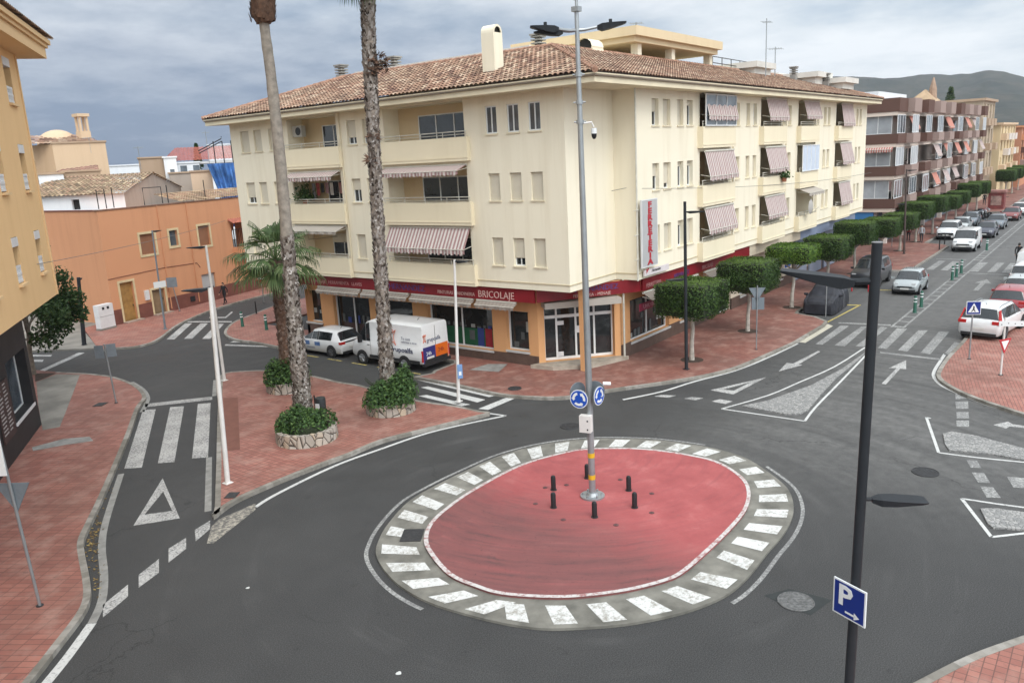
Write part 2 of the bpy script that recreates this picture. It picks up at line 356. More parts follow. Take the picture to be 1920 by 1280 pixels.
# pavement by the shop with the black front (lower left)
EA = sm([(20, 1310), (53, 1280), (110, 1208), (154, 1150), (168, 1117), (166, 1081), (158, 1040), (156, 1012), (170, 979), (191, 935), (219, 870), (244, 809), (260, 764), (273, 745), (265, 730), (245, 717), (212, 706), (175, 701), (150, 699), (107, 697)])
pavement('pavement_black_shop', EA, [G(64, 697), (12, 44), (2, 30), (-6, 14), (-4, 6)], A_PAV2)
# triangle between the two left streets with the palms
EB = sm([(880, 784), (800, 804), (717, 825), (657, 850), (615, 865), (570, 882), (525, 900), (485, 917), (440, 938), (410, 959)], 3)[:-1]+sm([(410, 959), (401, 966), (404, 950), (405, 920), (407, 860), (408, 800), (410, 750), (412, 705)], 2)[:-1]+sm([(412, 705), (425, 698), (462, 695), (497, 694), (545, 698), (590, 705), (637, 716), (675, 722), (735, 739), (787, 751), (857, 761), (900, 770), (917, 772), (915, 776)], 3)[:-1]
EB.reverse()
pavement('pavement_palm_triangle', EB, [], A_PAV, closed=True)
# pavement round the corner building and on along the right street
EC = [(29.25, 36.6), (29.2, 26.5), (28.9, 26.2), (27.3, 26.1), (26.9, 25.9)]+sm([(775, 706), (850, 720), (932, 738), (1000, 744), (1060, 744), (1140, 731), (1240, 717), (1315, 705), (1377, 690), (1427, 670), (1490, 642)], 3)+[(42, 12.85), (44.6, 12.8), (45.6, 12.95), (46.6, 13.9), (47.2, 15.15), (48, 15.3), (64.6, 15.3), (65.4, 14.6), (65.9, 13.2), (66.8, 12.8), (82, 12.8), (83, 13.4), (84, 15.1), (118, 15.1), (119, 13), (122, 12.8), (320, 12.8)]
pavement('pavement_corner_building', EC, [(320, 22), (60, 22), (36, 22), (32, 26), (32, 36.6)], A_PAVC, side=1)
ED = sm([(520, 650), (480, 642), (445, 637), (425, 630), (421, 620), (435, 605), (457, 595), (480, 586), (510, 574)], 3)
ED = [(29.25, 36.61), (28.4, 36.8), (27.6, 37.3)]+[p for p in ED]
pavement('pavement_street_corner', ED, [(60, 54), (60, 45), (31, 45), (31, 36.61)], A_PAV3, side=-1)
# pavement in front of the orange house
EF = sm([(185, 655), (217, 652), (250, 650), (287, 641), (310, 627), (332, 610), (362, 595), (400, 580), (450, 565), (480, 557), (520, 547)], 3)
pavement('pavement_orange_house', EF, [(62, 65), (40, 62), (26.4, 57), (24.6, 56.2)], A_PAV3, side=1)
mb = MB(); mb.prism([G(185, 655), (24.5, 56.2), (27, 57), (27, 72), (10, 72), (5, 58), G(40, 661)], 0, .10); struct('concrete_forecourt', mb, A_CONC)
# right-hand pavements
EG = [(300, 3.3), (49.6, 3.6), (48.6, 4.0), (47.7, 5.3), (47.0, 5.9)]+sm([(1802, 642), (1775, 670), (1760, 692), (1757, 705), (1770, 718), (1802, 735), (1840, 750), (1870, 760), (1920, 776), (2000, 797)], 3)
pavement('pavement_under_white_estate', EG, [(29, -5), (40, -16), (300, -16)], A_PAV3, side=1)
EH = sm([(1640, 1315), (1715, 1280), (1815, 1230), (1920, 1192), (2050, 1150)], 4)
pavement('pavement_parking_sign', EH, [(21, -6), (8, -6), (6, 4), (13.5, 3.2)], A_PAV, side=-1)

# ---- roundabout: low concrete apron and red painted centre
RO = [(705, 1039), (710, 1012), (727, 982), (764, 941), (808, 914), (875, 881), (942, 852), (1020, 832), (1110, 822), (1211, 823), (1280, 830), (1339, 840), (1398, 858), (1443, 886), (1475, 913), (1487, 940), (1486, 967), (1470, 999), (1439, 1035), (1402, 1081), (1357, 1117), (1280, 1147), (1177, 1168), (1076, 1176), (1009, 1176), (942, 1166), (875, 1150), (808, 1129), (757, 1102), (724, 1072)]
RI = [(796, 1008), (808, 978), (841, 948), (892, 914), (976, 871), (1060, 847), (1117, 840), (1211, 841), (1303, 854), (1352, 868), (1393, 895), (1406, 922), (1399, 954), (1371, 990), (1325, 1035), (1280, 1073), (1245, 1089), (1177, 1106), (1093, 1117), (1026, 1119), (942, 1113), (892, 1099), (841, 1076), (805, 1035)]
ZA, ZR = .06, .12
def ring(px, z): return [Vector((p.x, p.y)) for p in catmull([Vector((*G(x, y, z), 0)) for x, y in px], 5, True)]
ro = ring(RO, ZA); ri = ring(RI, ZR)
mb = MB(); mb.prism([tuple(p) for p in ro], 0, ZA); struct('roundabout_apron', mb, A_APRON)
k = MB(); ka = offset_line(ro, .0, True); kb = offset_line(ro, .2, True) 
cen = sum(ri, Vector((0, 0)))/len(ri)
def shrink(r, d): return [cen+(p-cen)*(1-d/(p-cen).length) for p in r]
k = MB(); o1 = shrink(ro, -.20); o2 = shrink(ro, -.31); N = len(ro)
for i in range(N):
    j = (i+1) % N
    if not (.35 < (i/N) < .42) and not (.66 < i/N < .90): k.quad((*o1[i], .006), (*o1[j], .006), (*o2[j], .006), (*o2[i], .006))
struct('island_edge_line', k, A_FADED)
mb = MB(); mb.prism([tuple(p) for p in ri], 0, ZR); struct('roundabout_red_centre', mb, m_reddisc())
k = MB(); o1 = shrink(ri, -.02); o2 = shrink(ri, .10); n_ = len(ri)
for i in range(n_):
    j = (i+1) % n_; k.quad((*o1[i], ZR+.004), (*o1[j], ZR+.004), (*o2[j], ZR+.004), (*o2[i], ZR+.004))
struct('island_white_ring', k, m_worn('worn_ring_paint', (.58, .55, .53), (.30, .13, .125), .47, 7))
def polar(r, a):
    best = None
    for i in range(len(r)):
        p, q = r[i]-cen, r[(i+1) % len(r)]-cen; a0 = math.atan2(p.y, p.x); a1 = math.atan2(q.y, q.x)
        d0 = (a-a0+math.pi) % (2*math.pi)-math.pi; d1 = (a-a1+math.pi) % (2*math.pi)-math.pi
        if d0*d1 <= 0 and abs(d0) < .5 and abs(d1) < .5:
            t = abs(d0)/(abs(d0)+abs(d1)+1e-9); return cen+p*(1-t)+q*t
    return r[0]
k = MB(); NS = 33
per = [0]
for i in range(len(ro)): per.append(per[-1]+(ro[(i+1) % N]-ro[i]).length)
def along(s):
    s = s % per[-1]
    for i in range(N):
        if per[i+1] >= s: t = (s-per[i])/(per[i+1]-per[i]+1e-9); return ro[i].lerp(ro[(i+1) % N], t)
step = per[-1]/NS
ZS = ZA+.004
for i in range(NS):
    qs = []; pm = along((i+.25)*step); am = math.atan2((pm-cen).y, (pm-cen).x); sk_ = -.11 if -2.95 < am < -1.75 else (.11 if abs(am) > 1.7 else .04)
    for e in (0, .49):
        po = along((i+e)*step); a = math.atan2((po-cen).y, (po-cen).x)
        pi_ = polar(ri, a+sk_); po2 = cen+(po-cen)*(1-.14/(po-cen).length)
        pi2 = pi_+(po2-pi_).normalized()*.27
        qs.append((po2, pi2))
    zz0 = ZS+.002*(i % 2); k.quad((*qs[0][0], zz0), (*qs[1][0], zz0), (*qs[1][1], zz0), (*qs[0][1], zz0))
struct('island_stripes', k, A_STRIPE)

# ---- painted markings
ZM = .006
def marks(name, quads, m, z=ZM):
    mb = MB()
    for q in quads: mb.poly([(*G(x, y, z), z) for x, y in q])
    return struct(name, mb, m)
def line_px(mb, px, w, n=4, z=ZM, dash=None):
    c = catmull([Vector((*G(x, y, z), 0)) for x, y in px], n) if n else [Vector((*G(x, y, z), 0)) for x, y in px]
    a = offset_line(c, w/2); b = offset_line(c, -w/2)
    for i in range(len(c)-1): mb.quad((*a[i], z), (*a[i+1], z), (*b[i+1], z), (*b[i], z))
marks('zebra_crossing_left', [[(268, 768), (292, 767), (266, 876), (233, 878)], [(319, 763), (345, 761), (327, 866), (296, 868)], [(371, 757), (395, 755), (390, 857), (360, 859)], [(272, 757), (398, 743), (398, 749), (272, 763)]], A_WHITE)
def tri(mb, o, i, z=ZM):
    O = [Vector((*G(x, y, z), z)) for x, y in o]; I = [Vector((*G(x, y, z), z)) for x, y in i]
    for a in range(3): b = (a+1) % 3; mb.quad(O[a], O[b], I[b], I[a])
mb = MB(); tri(mb, [(305, 896), (337, 971), (250, 985)], [(306, 921), (323, 957), (271, 964)]); tri(mb, [(1437, 707), (1375, 739), (1332, 731)], [(1408, 716), (1376, 732), (1356, 730)]); struct('give_way_triangles', mb, A_WHITE)
marks('give_way_dashes', [[(193, 1133), (240, 1095), (240, 1117), (193, 1157)], [(260, 1077), (298, 1047), (298, 1073), (260, 1101)], [(316, 1028), (349, 1007), (349, 1028), (316, 1054)], [(365, 993), (394, 975), (394, 991), (367, 1014)], 
    [(1226, 743), (1240, 740), (1268, 741), (1254, 745)], [(1282, 747), (1297, 744), (1319, 746), (1304, 750)], [(1334, 752), (1350, 748), (1374, 752), (1360, 757)]], A_WHITE); marks('worn_tip_patch', [[(396, 987), (410, 973), (479, 943), (479, 955), (400, 1018), (388, 1018)]], m_worn('peeling_cream_paint', (.46, .42, .35), (.12, .115, .105), .53, 7))
marks('zebra_crossing_middle', [[(782, 712), (795, 711), (935, 740), (917, 744)], [(789, 726), (802, 724), (910, 749), (895, 754)], [(785, 742), (800, 740), (882, 758), (865, 761)], [(897, 766), (952, 744), (969, 745), (915, 768)]], A_FRESH)
marks('zebra_crossing_far_left', [[(312, 636), (327, 636), (360, 606), (347, 606)], [(345, 635), (360, 635), (390, 606), (376, 606)], [(379, 635), (394, 635), (420, 607), (407, 607)], [(350, 602), (435, 602), (434, 604), (348, 604)], [(423, 645), (520, 649), (520, 651), (421, 648)], [(430, 642), (438, 639), (462, 639), (452, 642)], [(392, 596), (424, 596), (437, 585), (434, 584), (422, 594), (393, 594)]], A_WHITE)
marks('side_street_markings', [[(70, 696), (82, 696), (159, 661), (147, 661)], [(60, 665), (98, 665), (95, 668), (60, 668)], [(60, 674), (82, 674), (80, 678), (60, 678)]], A_WHITE)
marks('zebra_crossing_right', [[(1529, 645), (1542, 646), (1592, 611), (1576, 610)], [(1565, 647), (1584, 649), (1626, 612), (1615, 612)], [(1604, 649), (1620, 650), (1664, 614), (1652, 612)], [(1646, 652), (1662, 654), (1701, 616), (1682, 615)], [(1684, 656), (1701, 659), (1740, 619), (1722, 619)], [(1726, 661), (1744, 664), (1780, 622), (1761, 621)], [(1769, 665), (1781, 665), (1800, 643), (1790, 641)], [(1650, 659), (1764, 672), (1763, 675), (1650, 662)], [(1572, 604), (1670, 608), (1670, 611), (1572, 606)]], A_FADED)
mb = MB()
for i, (y0, y1) in enumerate(((12.0, 11.5), (11.0, 10.5), (9.0, 8.5), (7.9, 7.4), (7.0, 6.5))): mb.quad((67.4, y0, ZM), (72.6, y0, ZM), (72.6, y1, ZM), (67.4, y1, ZM))
mb.quad((66.3, 9, ZM), (66.6, 9, ZM), (66.6, 6.2, ZM), (66.3, 6.2, ZM)); mb.quad((73.6, 12.4, ZM), (73.9, 12.4, ZM), (73.9, 10.2, ZM), (73.6, 10.2, ZM))
struct('zebra_crossing_far_right', mb, A_FADED)
marks('lane_arrows', [[(1460, 696), (1475, 680), (1487, 681.5), (1534, 657.5), (1538, 659), (1497, 683), (1505, 684)], [(1699, 675), (1699, 692), (1688, 691), (1661, 720.5), (1653, 719), (1681, 690), (1666, 690)], [(1862, 796), (1890, 790), (1899, 795), (1930, 799), (1929, 803), (1893, 799), (1886, 803)]], A_WHITE)
mb = MB()
for x0 in (59.5, 63.0): pass
mb.poly([(59, 7.35, ZM), (62.2, 7.35, ZM), (62.2, 7.0, ZM), (64, 7.5, ZM), (62.2, 8.0, ZM), (62.2, 7.65, ZM), (59, 7.65, ZM)]); struct('far_lane_arrow', mb, A_FADED)
mb = MB()
line_px(mb, [(479, 950), (520, 925), (625, 874), (712, 842), (800, 812), (880, 793), (948, 779)], .14); line_px(mb, [(912, 774), (949, 779)], .12, 0)
line_px(mb, [(85, 1282), (128, 1229), (172, 1168)], .22)
line_px(mb, [(1168, 749), (1240, 734), (1302, 715), (1377, 695), (1440, 670), (1495, 644)], .14)
line_px(mb, [(1772, 663), (1763, 677), (1753, 693), (1751, 706), (1765, 722), (1800, 739), (1840, 755), (1870, 765), (1935, 784)], .14)
line_px(mb, [(1725, 1288), (1820, 1238), (1925, 1200)], .16)
struct('edge_lines', mb, A_FRESH)
mb = MB()
for px in ([(172, 1168), (191, 1125), (195, 1077), (191, 1024), (199, 975), (227, 888)], [(266, 772), (274, 757), (277, 745), (268, 730), (247, 716)], [(392, 857), (391, 905), (390, 958)], [(402, 742), (404, 712)]): line_px(mb, px, .2)
struct('concrete_gutter', mb, A_GUT)
marks('kerb_ramp_strip', [[(1495, 641), (1510, 642.5), (1562, 611), (1552, 607)]], plain('cream_strip', (.45, .42, .34), .8))
mb = MB(); line_px(mb, [(1547, 606), (1612, 572)], .12, 0); line_px(mb, [(1585, 571.5), (1614, 572)], .3, 0); line_px(mb, [(1632, 543.5), (1672, 544)], .3, 0)
for i in range(6): mb.quad((26.75, 26.6+i*1.9, ZM), (26.88, 26.6+i*1.9, ZM), (26.88, 27.7+i*1.9, ZM), (26.75, 27.7+i*1.9, ZM))
struct('yellow_bay_lines', mb, A_YEL)
# double centre line with rungs
mb = MB()
for y0 in (9.62, 9.02): mb.quad((45.9, y0, ZM), (300, y0, ZM), (300, y0+.12, ZM), (45.9, y0+.12, ZM))
x = 46.0
while x < 160:
    if not 66.5 < x < 73.5: mb.quad((x, 9.14, ZM), (x+.28, 9.14, ZM), (x+.28, 9.62, ZM), (x, 9.62, ZM))
    x += 1.45
struct('median_lines', mb, A_FADED)
# faded white paint and dusty patches lying on the asphalt, odd scraps
marks('faded_dashes', [[(1812, 862), (1832, 863), (1840, 877), (1820, 876)], [(1822, 885), (1845, 886), (1857, 905), (1834, 904)], [(1838, 911), (1862, 913), (1877, 933), (1850, 932)], [(1888, 893), (1925, 896), (1925, 915), (1900, 913)], [(1791, 738), (1813, 737), (1814, 747), (1792, 748)], [(1791, 753), (1815, 752), (1816, 766), (1793, 766)], [(1793, 772), (1816, 772), (1817, 784), (1794, 784)], [(1793, 788), (1817, 788), (1817, 800), (1794, 799)]], A_FADED)
mb = MB()
for px in ([(1353, 766), (1440, 741), (1497, 717), (1565, 687), (1622, 651)], [(1353, 766), (1509, 789)], [(1509, 789), (1530, 762), (1577, 714), (1621, 668), (1640, 645)], [(1737, 782), (1760, 848)], [(1760, 848), (1830, 857), (1930, 867)], [(1803, 934), (1859, 1006)], [(1803, 934), (1870, 944), (1930, 952)], [(1859, 1006), (1930, 998)], [(1737, 782), (1745, 784)]): line_px(mb, px, .095, 3 if len(px) > 2 else 0)
struct('traffic_island_outlines', mb, A_FRESH)
def cob(px):
    mb = MB(); mb.prism([G(x, y, .05) for x, y in px], 0, .05); struct('cobbled_traffic_island', mb, A_COB)
cob([(1392, 760), (1440, 750), (1520, 722), (1580, 690), (1622, 660), (1612, 672), (1570, 706), (1540, 738), (1515, 768), (1500, 775), (1470, 775)])
cob([(1768, 812), (1785, 808), (1830, 816), (1925, 841), (1925, 862), (1860, 850), (1780, 843), (1772, 832)])
cob([(1838, 952), (1870, 952), (1925, 960), (1925, 992), (1862, 988), (1852, 980)])
marks('concrete_pavement_patch', [[(60, 838), (120, 822), (168, 818), (175, 826), (120, 834), (62, 845)], [(880, 693), (915, 682), (952, 682), (935, 697)]], A_GUT, .127)
marks('concrete_strip_by_shop', [[(68, 716), (107, 701), (150, 702), (128, 760), (112, 800), (80, 806), (72, 760)]], A_CONC, .127); marks('planting_bed', [[(66, 700), (106, 699), (76, 712), (66, 715)]], A_SOIL, .131)
marks('brown_tactile_strip', [[(419, 746), (446, 745), (450, 842), (424, 845)]], plain('brown_tile', (.17, .07, .05), .8), .127)
mb = MB()
for (x, y, s) in ((465, 1102, .05), (748, 1262, .06), (555, 770, .04), (370, 1003, .03)): 
    c = G(x, y); mb.poly([(c[0]+s*math.cos(a)*(1+.5*math.sin(3*a)), c[1]+s*math.sin(a), .01) for a in [i*math.pi/4 for i in range(8)]])
struct('paper_scraps', mb, A_FRESH)
lv = MB(); lr_ = random.Random(9); gl_ = catmull([Vector((*G(x, y), 0)) for x, y in [(184, 1120), (181, 1077), (174, 1030), (176, 1000), (184, 965), (200, 925), (232, 860)]], 12)
for i in range(170):
    q = gl_[min(len(gl_)-1, int(abs(lr_.gauss(.45, .22))*len(gl_)) % len(gl_))]; x_, y_ = q.x+lr_.gauss(0, .09), q.y+lr_.gauss(0, .09); s_ = lr_.uniform(.015, .04); a_ = lr_.uniform(0, 6.28); z_ = .012+.012*lr_.random()
    lv.add([(x_+s_*math.cos(a_+k*1.57)*(1.6 if k % 2 else .8), y_+s_*math.sin(a_+k*1.57)*(1.6 if k % 2 else .8), z_+(.008 if k == 1 else 0)) for k in range(4)], ((0, 1, 2, 3),))
nl_ = NT('dry_leaves'); gg_ = nl_.n('ShaderNodeNewGeometry'); tag(lv.build('fallen_leaves', nl_.fin(nl_.ramp(gg_.outputs['Random Per Island'], ((0, (.06, .04, .02)), (.6, (.22, .14, .05)), (1, (.4, .3, .1)))), .9), recalc=False), kind='stuff')
# sealed rectangle round the drain cover and patch by the parking pole
marks('asphalt_patches', [[(1432, 1116), (1480, 1103), (1560, 1124), (1520, 1153)]], plain('fresh_asphalt', (.028, .032, .032), .8))
def cover(px, r, label, z=.008, sq=False):
    c = G(*px, z); o = MB()
    if sq: o.box((-r, -r*.8, 0), (r, r*.8, .012))
    else:
        o.cyl((0, 0), r, 0, .008, 24); o.tube([(r*.97*math.cos(a), r*.97*math.sin(a), .008) for a in [i*math.pi/12 for i in range(25)]], .015, 5)
        for i in range(-3, 4):
            for j in range(-3, 4):
                if i*i+j*j < 11: o.box((i*r*.25-.035, j*r*.25-.03, .008), (i*r*.25+.035, j*r*.25+.03, .014))
    t = o.build('manhole_cover', A_IRON if not sq else A_IRON); t.location = (c[0], c[1], z); t.rotation_euler = (0, 0, .6); tag(t, label, 'manhole cover'); return t
mc = cover((1492, 1127), .40, 'round worn drain cover in a dark asphalt patch by the parking sign pole'); mc.data.materials[0] = plain('worn_iron', (.12, .12, .118), .6, .5, 12, bump=.5)
cover((1735, 885), .38, 'round iron manhole cover in the dusty road beside the cobbled islands'); cover((1068, 799), .36, 'round iron manhole cover on the asphalt behind the roundabout mast')
cover((773, 1003), .36, 'square iron plate in the striped edge of the roundabout', ZA+.006, True); cover((965, 728), .3, 'round iron cover set in the red pavement near the shop corner', .128)
cover((188, 758), .28, 'rectangular iron cover in the pavement beside the two back-to-back signs', .128, True); cover((435, 928), .22, 'small square iron cover in the tip of the palm triangle', .128, True)
A_SOCK = plain('rusty_socket', (.11, .05, .05), .7, .4, 12)
for px in ((1062, 909), (1022, 914), (1004, 944), (1056, 974), (1155, 984), (1222, 925), (1222, 961), (1163, 899)):
    c = G(*px, ZR); o = MB(); o.cyl((0, 0), .075, 0, .012, 12); t = o.build('bollard_socket', A_SOCK); t.location = (c[0], c[1], ZR+.001); tag(t, 'small dark round socket plate left in the red roundabout paint', 'ground socket', 'bollard sockets in the roundabout paint')
# ---------------------------------------------------------------- building materials
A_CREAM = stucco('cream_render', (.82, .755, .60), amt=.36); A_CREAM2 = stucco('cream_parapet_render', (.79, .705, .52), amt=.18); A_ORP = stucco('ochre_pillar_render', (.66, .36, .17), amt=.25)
A_PLINTH = plain('brown_plinth_stone', (.105, .07, .055), .5, .2, 3); A_MAROON = plain('maroon_sign_panel', (.20, .012, .018), .4, .15, 1.5)
A_SOFFIT = plain('cream_soffit', (.70, .62, .45), .9, .08, 1); A_BLIND = plain('cream_shutter_slats', (.60, .55, .44), .6, .08, 2)
A_WFRAME = plain('white_window_frame', (.72, .73, .72), .45, .05, 2); A_GLASS = glassy('dark_window_glass'); A_GLASS2 = glassy('grey_window_glass', (.09, .11, .13), .08)
A_RAIL = plain('pale_metal_rail', (.55, .53, .46), .5, .1, 3); A_DARK = plain('dark_interior', (.02, .018, .017), .8, .4, 1.2)
A_METAL = plain('galvanised_steel', (.34, .36, .37), .42, .12, 2, metal=.6); A_BLACK = plain('black_metal', (.018, .019, .021), .42, .25, 3)
A_REDTXT = plain('red_letter', (.42, .02, .035), .4, .08, 3); A_PINKTXT = plain('faded_pink_letter', (.42, .21, .2), .6, .2, 3); A_BLUETXT = plain('violet_blue_letter', (.07, .04, .16), .5, .2, 3)
A_PALETXT = plain('pale_letter', (.55, .36, .32), .6, .15, 3); A_WHITEP = plain('white_panel', (.66, .66, .66), .45, .06, 2); A_GREYP = plain('grey_sign_panel', (.42, .42, .42), .5, .06, 2)
def slats(m, period=.05, axis=2):
    """horizontal slat relief for roller blinds"""
    n = NT(m.name+'_relief'); s = n.n('ShaderNodeSeparateXYZ'); n.l(n.pos(), s.inputs[0])
    w = n.math('SINE', n.math('MULTIPLY', s.outputs[axis], 6.283/period)); n.bump(w, .35, .01)
    c = m.node_tree.nodes['Color Ramp'].color_ramp.elements
    return n.fin(n.mix(n.noise(2, 3), tuple(c[0].color[:3]), tuple(c[1].color[:3])), .6, 0, .35)
A_BLIND = slats(A_BLIND)
def m_stripes(name, c1, c2, period=.22, fac=.5):
    n = NT(name); uv = n.n('ShaderNodeUVMap'); s = n.n('ShaderNodeSeparateXYZ'); n.l(uv.outputs[0], s.inputs[0])
    f = n.math('FRACT', n.math('DIVIDE', s.outputs[0], period)); k = n.math('GREATER_THAN', f, fac)
    c = n.mix(k, c1, c2); c = n.mix(n.math('MULTIPLY', n.noise(1.6, 5), .35), c, (.22, .19, .18))
    return n.fin(c, .85, 0, .2)
A_AWN = m_stripes('mauve_striped_canvas', (.35, .21, .205), (.64, .59, .55)); A_AWNP = m_stripes('pale_canvas', (.42, .38, .33), (.46, .42, .37))
A_AWNG = plain('greyed_canvas', (.36, .31, .27), .9, .2, 3)
def m_tiles(name='clay_roof_tiles', a=(.34, .17, .11), b=(.48, .30, .20), c=(.20, .10, .075)):
    n = NT(name); uv = n.n('ShaderNodeUVMap'); s = n.n('ShaderNodeSeparateXYZ'); n.l(uv.outputs[0], s.inputs[0])
    cb = n.n('ShaderNodeCombineXYZ'); n.l(n.math('FLOOR', s.outputs[0]), cb.inputs[0]); n.l(n.math('FLOOR', s.outputs[1]), cb.inputs[1])
    w = n.n('ShaderNodeTexWhiteNoise', noise_dimensions='2D'); n.l(cb.outputs[0], w.inputs['Vector'])
    col = n.ramp(w.outputs['Value'], ((.05, c), (.35, a), (.7, (.37, .225, .155)), (.97, b)))
    col = n.mix(n.ramp(n.noise(.5, 5), ((.4, 0), (.7, .5))), col, (.26, .20, .14))
    fv = n.math('FRACT', s.outputs[1]); col = n.mix(n.ramp(fv, ((.0, .45), (.12, 0))), col, (.10, .06, .045))  # colour darkens along the lower edge of each course
    col = n.mix(n.ramp(n.noise(6, 3), ((.55, 0), (.75, .4))), col, (.16, .12, .09))
    return n.fin(col, .9, 0, .2)
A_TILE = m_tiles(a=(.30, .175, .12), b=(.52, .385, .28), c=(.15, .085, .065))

# ---------------------------------------------------------------- facade helpers
class Face:
    """a vertical wall plane: origin o, direction u along it, outward normal n"""
    def __init__(s, o, u, n): s.o = Vector((o[0], o[1], 0)); s.u = Vector((u[0], u[1], 0)).normalized(); s.n = Vector((n[0], n[1], 0)).normalized()
    def __call__(s, u, w, z): return tuple(s.o+s.u*u+s.n*w+Vector((0, 0, z)))
    def px(s, x, y, off=0):
        d = ray(x, y); o = s.o+s.n*off; t = (o.x*s.n.x+o.y*s.n.y)/(d.x*s.n.x+d.y*s.n.y); p = Vector((d.x*t, d.y*t, HC+d.z*t))
        return (p-o).dot(s.u), p.z
def wall(mb, F, u0, u1, z0, z1, holes, m=0, mr=None, back=None):
    """wall panel with real openings: holes (u0, u1, z0, z1, depth) get reveals; back = material of a closing wall"""
    mr = m if mr is None else mr
    us = sorted({round(v, 4) for v in [u0, u1]+[h[0] for h in holes]+[h[1] for h in holes] if u0-1e-4 <= v <= u1+1e-4})
    zs = sorted({round(v, 4) for v in [z0, z1]+[h[2] for h in holes]+[h[3] for h in holes] if z0-1e-4 <= v <= z1+1e-4})
    for a, b in zip(us, us[1:]):
        for c, d in zip(zs, zs[1:]):
            mu, mz = (a+b)/2, (c+d)/2
            if any(h[0] < mu < h[1] and h[2] < mz < h[3] for h in holes): continue
            mb.quad(F(a, 0, c), F(b, 0, c), F(b, 0, d), F(a, 0, d), m)
    for h in holes:
        a, b, c, d, t = h[:5]
        mb.quad(F(a, 0, c), F(a, -t, c), F(a, -t, d), F(a, 0, d), mr); mb.quad(F(b, 0, c), F(b, 0, d), F(b, -t, d), F(b, -t, c), mr)
        mb.quad(F(a, 0, c), F(b, 0, c), F(b, -t, c), F(a, -t, c), mr); mb.quad(F(a, 0, d), F(a, -t, d), F(b, -t, d), F(b, 0, d), mr)
        if back is not None: mb.quad(F(a, -t, c), F(b, -t, c), F(b, -t, d), F(a, -t, d), back)
def window(parent, F, u0, u1, z0, z1, depth=.14, shut=1.0, frame=None, blind=None, glass=None, mull=1, sill=True, name='window', sillm=None, proud=0):
    """one window: frame (mesh) with pane, shutter and sill as sub-parts"""
    frame = frame or A_WFRAME; w = -depth+proud; t = .055
    f = MB()
    for a, b in (((u0, w, z0), (u0+t, w-.05, z1)), ((u1-t, w, z0), (u1, w-.05, z1)), ((u0+t, w, z0), (u1-t, w-.05, z0+t)), ((u0+t, w, z1-t), (u1-t, w-.05, z1))): f.obox(F, a, b)
    for i in range(mull):
        c = u0+(u1-u0)*(i+1)/(mull+1); f.obox(F, (c-t/2, w-.003, z0+t), (c+t/2, w-.047, z1-t))
    o = f.build(name, frame, parent)
    p = MB(); p.quad(F(u0+t, w-.03, z0+t), F(u1-t, w-.03, z0+t), F(u1-t, w-.03, z1-t), F(u0+t, w-.03, z1-t)); p.build('pane', glass or A_GLASS, o)
    if shut > .02:
        s = MB(); s.obox(F, (u0+.015, w+.035, z1-.01-(z1-z0-.02)*shut), (u1-.015, w+.012, z1-.01)); s.build('shutter', blind or A_BLIND, o)
    if sill:
        s = MB(); s.obox(F, (u0-.05, .05, z0-.07), (u1+.05, -.02, z0-.005)); s.build('sill', sillm or A_SOFFIT, o)
    return o
def railing(parent, F, u0, u1, z, w=-.02, hh=.28, m=None):
    r = MB(); r.tube((F(u0, w, z+hh), F(u1, w, z+hh)), .025, 6); r.tube((F(u0, w, z+hh*.5), F(u1, w, z+hh*.5)), .014, 5)
    k = max(2, int((u1-u0)/1.2)+1)
    for i in range(k): c = u0+.05+(u1-u0-.1)*i/(k-1); r.tube((F(c, w, z-.02), F(c, w, z+hh)), .018, 5)
    return r.build('railing', m or A_RAIL, parent)
def awning(parent, F, u0, u1, ztop, zbot, outw, m=None, w0=.06, valance=.22, name='awning'):
    """canvas falling from a roller at the wall: sloping cloth, scalloped valance, side arms"""
    a = MB(); n = max(6, int((u1-u0)/.14)); L = u1-u0
    for i in range(n):
        p, q = u0+L*i/n, u0+L*(i+1)/n; sg = lambda x: .02*math.sin(x*9)
        a.quad(F(p, w0, ztop), F(q, w0, ztop), F(q, outw+sg(q), zbot), F(p, outw+sg(p), zbot), 0, uv=((p, 1), (q, 1), (q, 0), (p, 0)))
        lo = valance*(.85+.25*(i % 2))
        a.quad(F(p, outw+sg(p), zbot), F(q, outw+sg(q), zbot), F(q, outw+sg(q)*1.5, zbot-lo), F(p, outw+sg(p)*1.5, zbot-lo), 0, uv=((p, 0), (q, 0), (q, -.2), (p, -.2)))
    o = a.build(name, m or A_AWN, parent)
    b = MB(); b.tube((F(u0, w0, ztop), F(u1, w0, ztop)), .06, 8); b.tube((F(u0, outw, zbot), F(u1, outw, zbot)), .022, 6)
    for e in (u0+.05, u1-.05): b.tube((F(e, 0, zbot+.1), F(e, outw, zbot)), .018, 5)
    b.build('awning_arm', A_RAIL, o); return o
